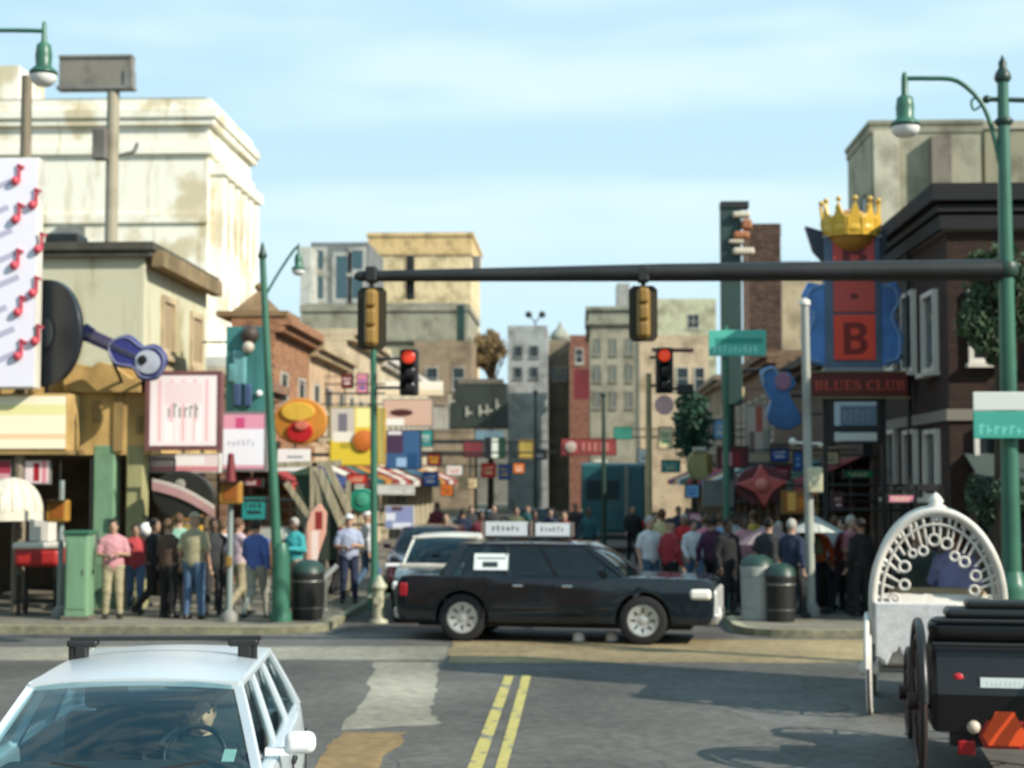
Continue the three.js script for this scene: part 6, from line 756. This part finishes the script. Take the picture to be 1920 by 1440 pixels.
{ // pale lamp column in front of the crowned sign
  const d = 29.4, g = thing('grey_column', 'pale grey steel column with cream box, before the crowned sign', 'post', [X(1518, d), 0.13, -d]), q = (px, py) => loc(g, P(px, py, d)).setZ(0); part(g, 'shaft', paint([0.42, 0.47, 0.46], 0.45), bar(V(0, 0, 0), q(1509, 572), 0.085, 0.075, 14)); part(g, 'cap', M.white, lathe([[0.1, 0], [0.1, 0.08], [0, 0.14]], 14, ...q(1509, 572).toArray())); part(g, 'box', paint([0.66, 0.66, 0.5], 0.5), RB(0.27, 0.46, 0.2, 0.03, ...q(1526, 900).setZ(0.1).toArray())); part(g, 'bracket_lamp', M.white, [bar(q(1490, 830), q(1536, 832), 0.025), sphere(0.07, ...q(1486, 828).toArray(), 10), sphere(0.05, ...q(1538, 834).toArray(), 10)]); part(g, 'base', M.grey, lathe([[0.16, 0], [0.16, 0.15], [0.1, 0.25]], 14)); }
{ // red star sign
  const d = 32, c = P(1428, 910, d), s = d / F, g = thing('red_star_sign', 'pinkish red four-pointed sign over the right pavement crowd', 'sign', [c.x, c.y, -d]), sh = S([[-44, 2], [-14, 12], [-2, 34], [12, 14], [44, 6], [18, -10], [4, -36], [-12, -12]].map(([a, b]) => [a * s, b * s])); part(g, 'star', paint([0.55, 0.1, 0.1], 0.4), ext(sh, 0.12, 0.03)); const e = new THREE.Shape(); e.absellipse(0, 0, 46 * s, 36 * s, 0, 6.283); part(g, 'backing', paint([0.13, 0.02, 0.03], 0.5), ext(e, 0.1, 0.02).translate(0, 0, -0.14)); part(g, 'boss', paint([0.66, 0.2, 0.18], 0.4), sphere(0.16, 0, 0, 0.12, 14)); part(g, 'bracket', M.darkMetal, bar(V(0, 0, -0.1), V(6.5 - c.x, 0, -0.1), 0.03)); }
ovalSign('yellow_globe_sign', 'dull yellow round lantern sign on the right pavement', 1312, 872, 22, 26, 40, paint([0.42, 0.38, 0.16], 0.5), (g, s) => { part(g, 'pale_cap', paint([0.5, 0.5, 0.42], 0.5), RB(0.34, 0.12, 0.24, 0.04, 0, 0.38, -0.06)); part(g, 'side_shade', paint([0.16, 0.12, 0.02], 0.6), RB(0.14, 0.5, 0.2, 0.05, 0.24, 0.05, -0.04)); });
panelSign('amber_sign', 'amber and brown lit board beside the grey column foot', 'sign', 1466, 920, 1534, 964, 31.5, printed(96, 64, (x, w, h) => { x.fillStyle = '#9a5a1c'; x.fillRect(0, 0, w, h); x.fillStyle = '#e2ab52'; x.fillRect(w * 0.12, 0, w * 0.25, h * 0.9); x.fillStyle = '#3b1d0c'; x.fillRect(w * 0.75, h * 0.2, w * 0.25, h * 0.5); x.fillStyle = '#c4761f'; x.fillRect(w * 0.42, h * 0.3, w * 0.24, h * 0.5); }), { f: 0.02, boxM: M.signalYellow, frameM: M.signalYellow });
panelSign('red_shop_sign', 'crimson and pink shop sign left of the red star sign', 'sign', 1344, 836, 1404, 878, 36, printed(96, 64, (x, w, h) => { x.fillStyle = '#571c22'; x.fillRect(0, 0, w, h); x.fillStyle = '#b98488'; x.fillRect(w * 0.12, h * 0.25, w * 0.36, h * 0.7); x.fillStyle = '#8a1d22'; x.fillRect(w * 0.55, h * 0.2, w * 0.2, h * 0.8); }), { f: 0.02, frameM: M.black });
panelSign('pink_stripe_sign', 'pink and cream striped sign beside the blue guitar sign', 'sign', 1398, 760, 1444, 850, 39, printed(64, 128, (x, w, h) => { x.fillStyle = '#b9a89a'; x.fillRect(0, 0, w, h); x.fillStyle = '#a85a48'; x.fillRect(w * 0.4, 0, w * 0.32, h * 0.55); x.fillStyle = '#7d6460'; x.fillRect(w * 0.1, h * 0.55, w * 0.25, h * 0.45); x.fillStyle = '#8f8f82'; x.fillRect(w * 0.72, h * 0.5, w * 0.28, h * 0.5); }), { f: 0.02, frameM: M.grey });
panelSign('grey_board_sign', 'slate grey blank board left under the red star sign', 'sign', 1318, 900, 1376, 950, 35, paint([0.2, 0.22, 0.23], 0.6), { f: 0.02 });
// the many small signs that hang over both pavements down the street
{
  const cols = { red: '#c22a22', white: '#e6e4dd', blue: '#2b55a0', yellow: '#dfb12c', green: '#1f7a55', orange: '#d9701f', black: '#20242a', pink: '#d98aa0', teal: '#2a8f8c', cream: '#d8c79c', maroon: '#6d1a22', 'sky blue': '#7fb0d6' };
  const rows = [
    [742, 770, 770, 796, 53, 'red', 'white', 'under the pinkish board left'], [782, 806, 812, 838, 55, 'teal', 'white', 'right of the blue purple sign'], [800, 850, 828, 874, 56, 'maroon', 'yellow', 'left of the dark red sign'], [836, 872, 868, 892, 57, 'white', 'red', 'below the dark red small sign'], [792, 884, 822, 912, 50, 'blue', 'white', 'beside the bright white board'], [826, 908, 850, 930, 52, 'orange', 'black', 'above the crowd left of middle'], [862, 896, 896, 916, 60, 'cream', 'maroon', 'over the left crowd heads'], [902, 868, 930, 896, 66, 'red', 'cream', 'below the striped flag sign'], [934, 870, 958, 900, 70, 'blue', 'yellow', 'left of the grey slab foot'], [962, 868, 984, 888, 74, 'orange', 'white', 'below the small yellow sign'], [650, 888, 690, 908, 38, 'red', 'cream', 'above the green disc'], [640, 700, 662, 728, 50, 'maroon', 'white', 'high on the peach shop row'], [668, 700, 690, 740, 54, 'pink', 'blue', 'on the pale peach shop row'], [580, 898, 612, 920, 36, 'cream', 'green', 'above the slanting beams'], [440, 896, 492, 914, 33, 'maroon', 'white', 'under the pink topped sign'], [452, 930, 500, 976, 34.5, 'teal', 'black', 'in the dark shop behind the lamp'],
    [1000, 842, 1026, 862, 68, 'black', 'white', 'left of the red lettered sign'], [1196, 842, 1222, 868, 60, 'white', 'maroon', 'left of the yellow pole'], [1234, 800, 1262, 842, 54, 'cream', 'green', 'right of the yellow pole'], [1240, 862, 1276, 886, 48, 'teal', 'cream', 'left of the yellow lantern sign'], [1284, 908, 1312, 934, 44, 'sky blue', 'blue', 'under the yellow lantern sign'], [1336, 786, 1362, 824, 47, 'sky blue', 'white', 'on the blade sign post side'], [1376, 724, 1398, 752, 46, 'cream', 'orange', 'right of the blade sign foot'], [1380, 886, 1396, 904, 34, 'white', 'red', 'left of the red star'], [1444, 838, 1480, 866, 38, 'blue', 'white', 'under the blue guitar'], [1452, 872, 1484, 900, 36, 'maroon', 'pink', 'right of the red star'], [1486, 846, 1506, 884, 35, 'blue', 'sky blue', 'left of the grey column lamps'], [1290, 960, 1322, 980, 38, 'pink', 'white', 'low over the right crowd'], [1542, 846, 1574, 872, 34.4, 'cream', 'black', 'under the reader board'], [1582, 880, 1640, 898, 33.8, 'green', 'cream', 'at the foot of the crowned sign'], [1664, 926, 1716, 944, 28.7, 'pink', 'cream', 'left above the white carriage'], [1560, 920, 1584, 960, 33, 'maroon', 'white', 'beside the brick corner shop'],
  ];
  const mats = {};
  for (const [x0, y0, x1, y1, d, a, b, where] of rows) { const k = a + b; mats[k] ??= printed(64, 64, (x, w, h) => { x.fillStyle = cols[a]; x.fillRect(0, 0, w, h); scribble(x, cols[b], w * 0.12, h * 0.2, w * 0.76, h * 0.3, 4, 6); x.fillStyle = cols[b]; x.fillRect(w * 0.2, h * 0.62, w * 0.6, h * 0.14); }); panelSign('small_sign', `small ${a} sign with ${b} marks ${where}`, 'sign', x0, y0, x1, y1, d, mats[k], { thin: true, f: 0.02, frameM: M.darkMetal, wall: x1 < 1085 ? -8.05 : d < 30 ? 9 : 6.5, hang: (x0 > 1000 && x1 < 1230) || d < 30 ? 0.3 : 0 }); }
}
// awnings and vendor umbrella, right pavement
function umbrella(label, px, py, d, r, hgt, m) { const top = Y(py, d), g = thing('vendor_umbrella', label, 'umbrella', [X(px, d), 0.13, -d]), t = top - 0.13; const n = 8; for (let i = 0; i < n; i++) part(g, 'panel', m, new THREE.ConeGeometry(r, hgt, 3, 1, true, i / n * 6.283, 6.283 / n).translate(0, t - hgt / 2, 0)); part(g, 'pole', M.steel, bar(V(0, 0, 0), V(0, t + 0.1, 0), 0.022)); part(g, 'base', M.black, lathe([[0.26, 0], [0.26, 0.06], [0.05, 0.1], [0, 0.1]], 18)); for (let i = 0; i < n; i++) { const a = i / n * 6.283; part(g, 'rib', M.steel, bar(V(0, t - 0.01, 0), V(Math.sin(a) * r, t - hgt, Math.cos(a) * r), 0.008)); } return g; }
umbrella('dusty pink vendor umbrella among the right pavement crowd', 1440, 978, 30.5, 0.62, 0.42, cloth([0.34, 0.22, 0.24]));
umbrella('pale white rimmed vendor umbrella beside the grey column', 1528, 966, 30, 0.52, 0.3, cloth([0.6, 0.62, 0.56]));
{ const g = thing('shop_awning', 'grey green awning over the brick corner front behind the carriage', 'awning', [9.6, 3.0, -28.85]); const m = cloth([0.06, 0.08, 0.07]); part(g, 'canvas', m, (() => { const q = B(5.6, 0.03, 1.4, 0, 0, 0, 0, 0, 0.4); return q.translate(0, -0.1, 0.66); })()); part(g, 'valance', m, B(5.6, 0.26, 0.03, 0, -0.5, 1.3)); part(g, 'arm', M.steel, [bar(V(-2.6, -0.7, 0.02), V(-2.6, -0.4, 1.25), 0.02), bar(V(2.6, -0.7, 0.02), V(2.6, -0.4, 1.25), 0.02)]); }

// ------------------------------------------------------------------ trees
function tree(name, label, x, z, h, cy, rx, ry, rz, n, leaf, c1, bare) {
  const g = thing(name, label, 'tree', [x, 0, z]), limbs = []; const th = cy - ry * 0.5; limbs.push(bar(V(0, 0.1, 0), V(0.05, th, 0.03), 0.13 * h / 6, 0.08 * h / 6, 10));
  for (let i = 0; i < (bare ? 46 : 12); i++) { const a = rr(0, 6.283), e = rr(0.1, 1.3), b = V(Math.cos(a) * Math.cos(e) * rx * 0.9, cy + (Math.sin(e) - 0.3) * ry * 0.85, Math.sin(a) * Math.cos(e) * rz * 0.9), s = V(0.05, th * rr(0.75, 1), 0.03); limbs.push(bar(s, b, 0.045 * h / 6, 0.012 * h / 6, 6)); if (bare) for (let k = 0; k < 6; k++) { const t = s.clone().lerp(b, rr(0.4, 1)); limbs.push(bar(t, t.clone().add(V(rr(-1, 1), rr(-0.1, 1), rr(-1, 1)).multiplyScalar(rx * 0.35)), 0.02 * h / 6, 0.006 * h / 6, 4)); } }
  part(g, 'trunk', std([0.07, 0.055, 0.04], 0.9, { map: T.wood }), limbs);
  const pos = [], clumps = []; for (let i = 0; i < 34; i++) { const u = V(rr(-1, 1), rr(-1, 1), rr(-1, 1)); if (u.length() > 1) { i--; continue; } clumps.push([u.x * rx * 0.85, cy + u.y * ry * 0.85, u.z * rz * 0.85, rr(0.2, 0.42)]); }
  for (let i = 0; i < n; i++) { const c = clumps[Math.floor(rnd() * clumps.length)], d = V(rr(-1, 1), rr(-1, 1), rr(-1, 1)).normalize().multiplyScalar(Math.pow(rnd(), 0.4) * c[3] * (rx + ry) / 2), p = V(c[0], c[1], c[2]).add(d), a = V(rr(-1, 1), rr(-1, 1), rr(-1, 1)).normalize(), b = V(rr(-1, 1), rr(-1, 1), rr(-1, 1)).cross(a).normalize(), l = leaf * rr(0.6, 1.3); const q = [p.clone().addScaledVector(a, -l), p.clone().addScaledVector(b, l * 0.5), p.clone().addScaledVector(a, l), p.clone().addScaledVector(b, -l * 0.5)]; for (const k of [0, 1, 2, 0, 2, 3]) pos.push(q[k].x, q[k].y, q[k].z); }
  const gg = new THREE.BufferGeometry(); gg.setAttribute('position', new THREE.Float32BufferAttribute(pos, 3)); gg.computeVertexNormals(); part(g, 'crown', new THREE.MeshPhysicalMaterial({ color: lin(c1), roughness: 0.9, transmission: 0.3, thickness: 0, side: THREE.DoubleSide }), gg); return g;
}
tree('street_tree', 'dark green leafy tree behind the right signal mast', X(1905, 26.4), -26.4 - 1.0, 7, Y(570, 27), 0.62, 0.95, 0.6, 5500, 0.075, [0.035, 0.075, 0.025]);
tree('street_tree', 'low dark bushy tree behind the right mast foot', X(1895, 27.5), -27.7, 3, Y(925, 28), 0.8, 0.55, 0.5, 4500, 0.06, [0.03, 0.07, 0.035]);
tree('street_tree', 'deep green leaning tree on the right pavement before the blade sign', X(1300, 47), -47, 6, Y(800, 47), 0.5, 1.25, 0.5, 3600, 0.1, [0.03, 0.1, 0.055]);
tree('bare_tree', 'tan bare crowned tree beside the yellow tower', X(920, 118), -118, 12, Y(655, 118), 1.35, 1.6, 1.3, 4500, 0.13, [0.34, 0.23, 0.1], true);

// ------------------------------------------------------------------ people
const C = { black: cloth([0.015, 0.015, 0.017]), char: cloth([0.04, 0.042, 0.045]), navy: cloth([0.02, 0.03, 0.07]), jeans: cloth([0.09, 0.16, 0.27]), khaki: cloth([0.4, 0.35, 0.22]), beige: cloth([0.4, 0.36, 0.22]), red: cloth([0.35, 0.03, 0.045]), pink: cloth([0.62, 0.3, 0.33]), blue: cloth([0.09, 0.15, 0.42]), white: cloth([0.72, 0.72, 0.72]), olive: cloth([0.1, 0.11, 0.06]), maroon: cloth([0.13, 0.02, 0.03]), grey: cloth([0.2, 0.21, 0.22]), brown: cloth([0.1, 0.06, 0.04]), teal: cloth([0.03, 0.11, 0.12]), paleblue: cloth([0.4, 0.45, 0.6]) };
const stand = (label, px, d, turn, o) => person(label, [X(px, d), 0.134, -d], turn, o);
stand('person in pink and red top holding something, beside the corner post', 214, 28.4, 0.3, { pose: 'hold', shirt: C.pink, pants: C.khaki, skin: 0, bag: C.red });
stand('person in black jacket seen from the side near the corner post', 292, 28.9, 1.3, { pose: 'walk', long: true, shirt: C.black, pants: C.black, skin: 1 });
stand('person in brown jacket just right of the black jacketed walker', 318, 28.5, 2.6, { pose: 'hold', long: true, shirt: C.brown, pants: C.black, hair: hairB });
stand('person in beige shirt and blue jeans under the lozenge sign', 366, 28.3, 2.9, { pose: 'stand', shirt: C.beige, pants: C.jeans, cap: C.khaki, scale: 1.06 });
stand('person in charcoal coat close to the orange pedestrian signal post', 402, 29.2, 0.4, { pose: 'stand', long: true, shirt: C.char, pants: C.char, skin: 2 });
stand('person in white and pink top left of the blue shirted man', 449, 29.1, 2.4, { pose: 'walk', shirt: cloth([0.66, 0.5, 0.55]), pants: C.khaki, hair: hairB });
stand('person in bright blue shirt and pale trousers left of the lamp base', 482, 28.3, 2.9, { pose: 'walkb', long: true, shirt: C.blue, pants: cloth([0.38, 0.38, 0.32]), skin: 0, scale: 1.0 });
stand('person in white cap and pale blue shirt beside the slim green pole', 655, 32.2, 0.2, { pose: 'hold', shirt: C.paleblue, pants: C.navy, cap: C.white });
stand('person in dark maroon top behind the pale blue shirted one', 628, 34, 2.8, { pose: 'walk', shirt: C.maroon, pants: C.black });
stand('person in dark red jacket behind the black car bonnet', 1256, 30.5, 2.2, { pose: 'stand', long: true, shirt: C.red, pants: C.black, cap: C.char, skin: 0, scale: 0.98 });
stand('person in white shirt behind the black car windscreen', 1218, 30.9, 0.5, { pose: 'stand', shirt: C.white, pants: C.jeans, hair: hairG });
stand('person in black coat at the right kerb beside the black car nose', 1364, 29.6, 0.6, { pose: 'stand', long: true, shirt: C.black, pants: C.black, skin: 2 });
stand('person in dark purple top left of the steel drum bin', 1336, 31.2, 2.7, { pose: 'walk', long: true, shirt: cloth([0.07, 0.02, 0.05]), pants: C.black, skin: 1 });
stand('person in olive jacket under the white rimmed umbrella', 1512, 30.0, -0.4, { pose: 'hold', long: true, shirt: C.olive, pants: C.navy, skin: 1 });
stand('person in charcoal top between the two right corner bins', 1440, 29.6, 3.0, { pose: 'stand', shirt: C.char, pants: C.grey, skin: 0 });
stand('person in navy jacket right of the dark litter bin', 1484, 28.9, 2.5, { pose: 'walkb', long: true, shirt: C.navy, pants: C.char, hair: hairG });
stand('person in pink shirt under the dusty pink umbrella', 1396, 31.6, 0.2, { pose: 'stand', shirt: C.pink, pants: C.black, skin: 2 });
stand('person in maroon coat walking before the brick corner shop', 1580, 30.4, -1.4, { pose: 'walk', long: true, shirt: C.maroon, pants: C.black });
stand('person in black coat waiting left of the white carriage canopy', 1612, 29.4, -2.6, { pose: 'stand', long: true, shirt: C.black, pants: C.black, skin: 1 });
stand('person in plum top near the amber board', 1548, 31.4, 2.2, { pose: 'hold', shirt: cloth([0.2, 0.07, 0.1]), pants: C.char });
const more = [['white hooded top', C.white, C.jeans, 1300, 33], ['bright pink blouse', cloth([0.75, 0.25, 0.36]), C.white, 1322, 34.5], ['scarlet shirt', cloth([0.55, 0.03, 0.03]), C.khaki, 1282, 35], ['sky blue shirt', cloth([0.25, 0.45, 0.7]), C.khaki, 1352, 33], ['white shirt with a red backpack', C.white, C.char, 1376, 33.6], ['yellow top', cloth([0.7, 0.5, 0.08]), C.jeans, 1412, 33], ['lilac jumper', cloth([0.45, 0.33, 0.55]), C.white, 1460, 31.2], ['cream jacket', cloth([0.62, 0.55, 0.4]), C.jeans, 1500, 31.6], ['orange red top', cloth([0.65, 0.14, 0.04]), C.black, 1530, 30.6], ['pale grey sweater', cloth([0.45, 0.46, 0.47]), C.navy, 1566, 31], ['rose coloured coat', cloth([0.5, 0.2, 0.24]), C.char, 1596, 30.2],
  ['mint green shirt', cloth([0.3, 0.55, 0.42]), C.char, 336, 29.8], ['red checked shirt', cloth([0.5, 0.06, 0.07]), C.jeans, 256, 29.4], ['white vest top', C.white, C.black, 420, 30.2], ['turquoise top', cloth([0.05, 0.4, 0.42]), C.khaki, 552, 31], ['white t-shirt and cap', C.white, C.jeans, 690, 35], ['red hooded top', cloth([0.5, 0.03, 0.04]), C.black, 612, 36], ['pale yellow dress top', cloth([0.7, 0.6, 0.3]), C.white, 1240, 35]];
more.forEach(([n, sh, pa, px, d], i) => stand(`person in ${n} ${px < 700 ? 'among the left pavement people' : 'among the right pavement crowd'}`, px, d, [0.3, 2.8, -0.5, 2.2, 0.8, 3.4][i % 6], { pose: ['walk', 'stand', 'hold', 'walkb'][i % 4], long: i % 3 !== 1, shirt: sh, pants: pa, skin: [0, 3, 1, 0, 2][i % 5], hair: [hairM, hairB, hairG, hairB][i % 4], cap: n.includes('cap') ? C.white : null, bag: n.includes('backpack') ? C.red : null, scale: 0.94 + 0.02 * (i % 6) }));
// the people strolling down the shaded far street: one of each dress, then copies
{
  const looks = [['black coat', C.black, C.black], ['dark navy top', C.navy, C.char], ['maroon top', C.maroon, C.black], ['charcoal jacket', C.char, C.navy], ['dark teal top', C.teal, C.black], ['olive top', C.olive, C.char]];
  const spots = [[836, 40], [868, 46], [902, 42], [926, 52], [946, 40], [968, 47], [1002, 44], [1032, 50], [1058, 43], [1078, 56], [1104, 46], [1228, 44], [1186, 50], [1272, 46], [820, 50], [884, 54], [990, 56], [1244, 38], [1290, 40], [1320, 38]];
  const poses = ['walk', 'stand', 'walkb', 'stand'], protos = {};
  spots.forEach(([px, d], i) => {
    const [n, sh, pa] = looks[i % 6], pose = poses[i % 4], key = pose, x = X(px, d), y = x < -4.3 || x > 2.65 ? 0.134 : 0.004, turn = [0.1, 3.0, 0.4, 2.7][i % 4] + rr(-0.3, 0.3);
    const lab = `person in ${n} in the shaded far street crowd, ${['first', 'second', 'third', 'fourth'][Math.floor(i / 6)]} of that dress`;
    let g; if (!protos[key]) g = protos[key] = person(lab, [x, y, -d], turn, { pose, long: true, shirt: sh, pants: pa, skin: i % 4 }, 'people in the shaded far street');
    else { g = protos[key].clone(); g.name = numbered('person'); g.position.set(x, y, -d); g.rotation.y = turn; g.userData = { label: lab, category: 'person', group: 'people in the shaded far street' }; for (const c of g.children) { if (c.name === 'shirt') c.material = sh; if (c.name === 'trousers') c.material = pa; if (c.name === 'body') c.material = skinT[i % 4]; } scene.add(g); }
    g.scale.setScalar(rr(0.94, 1.06));
  });
}
renderer.render(scene, camera);
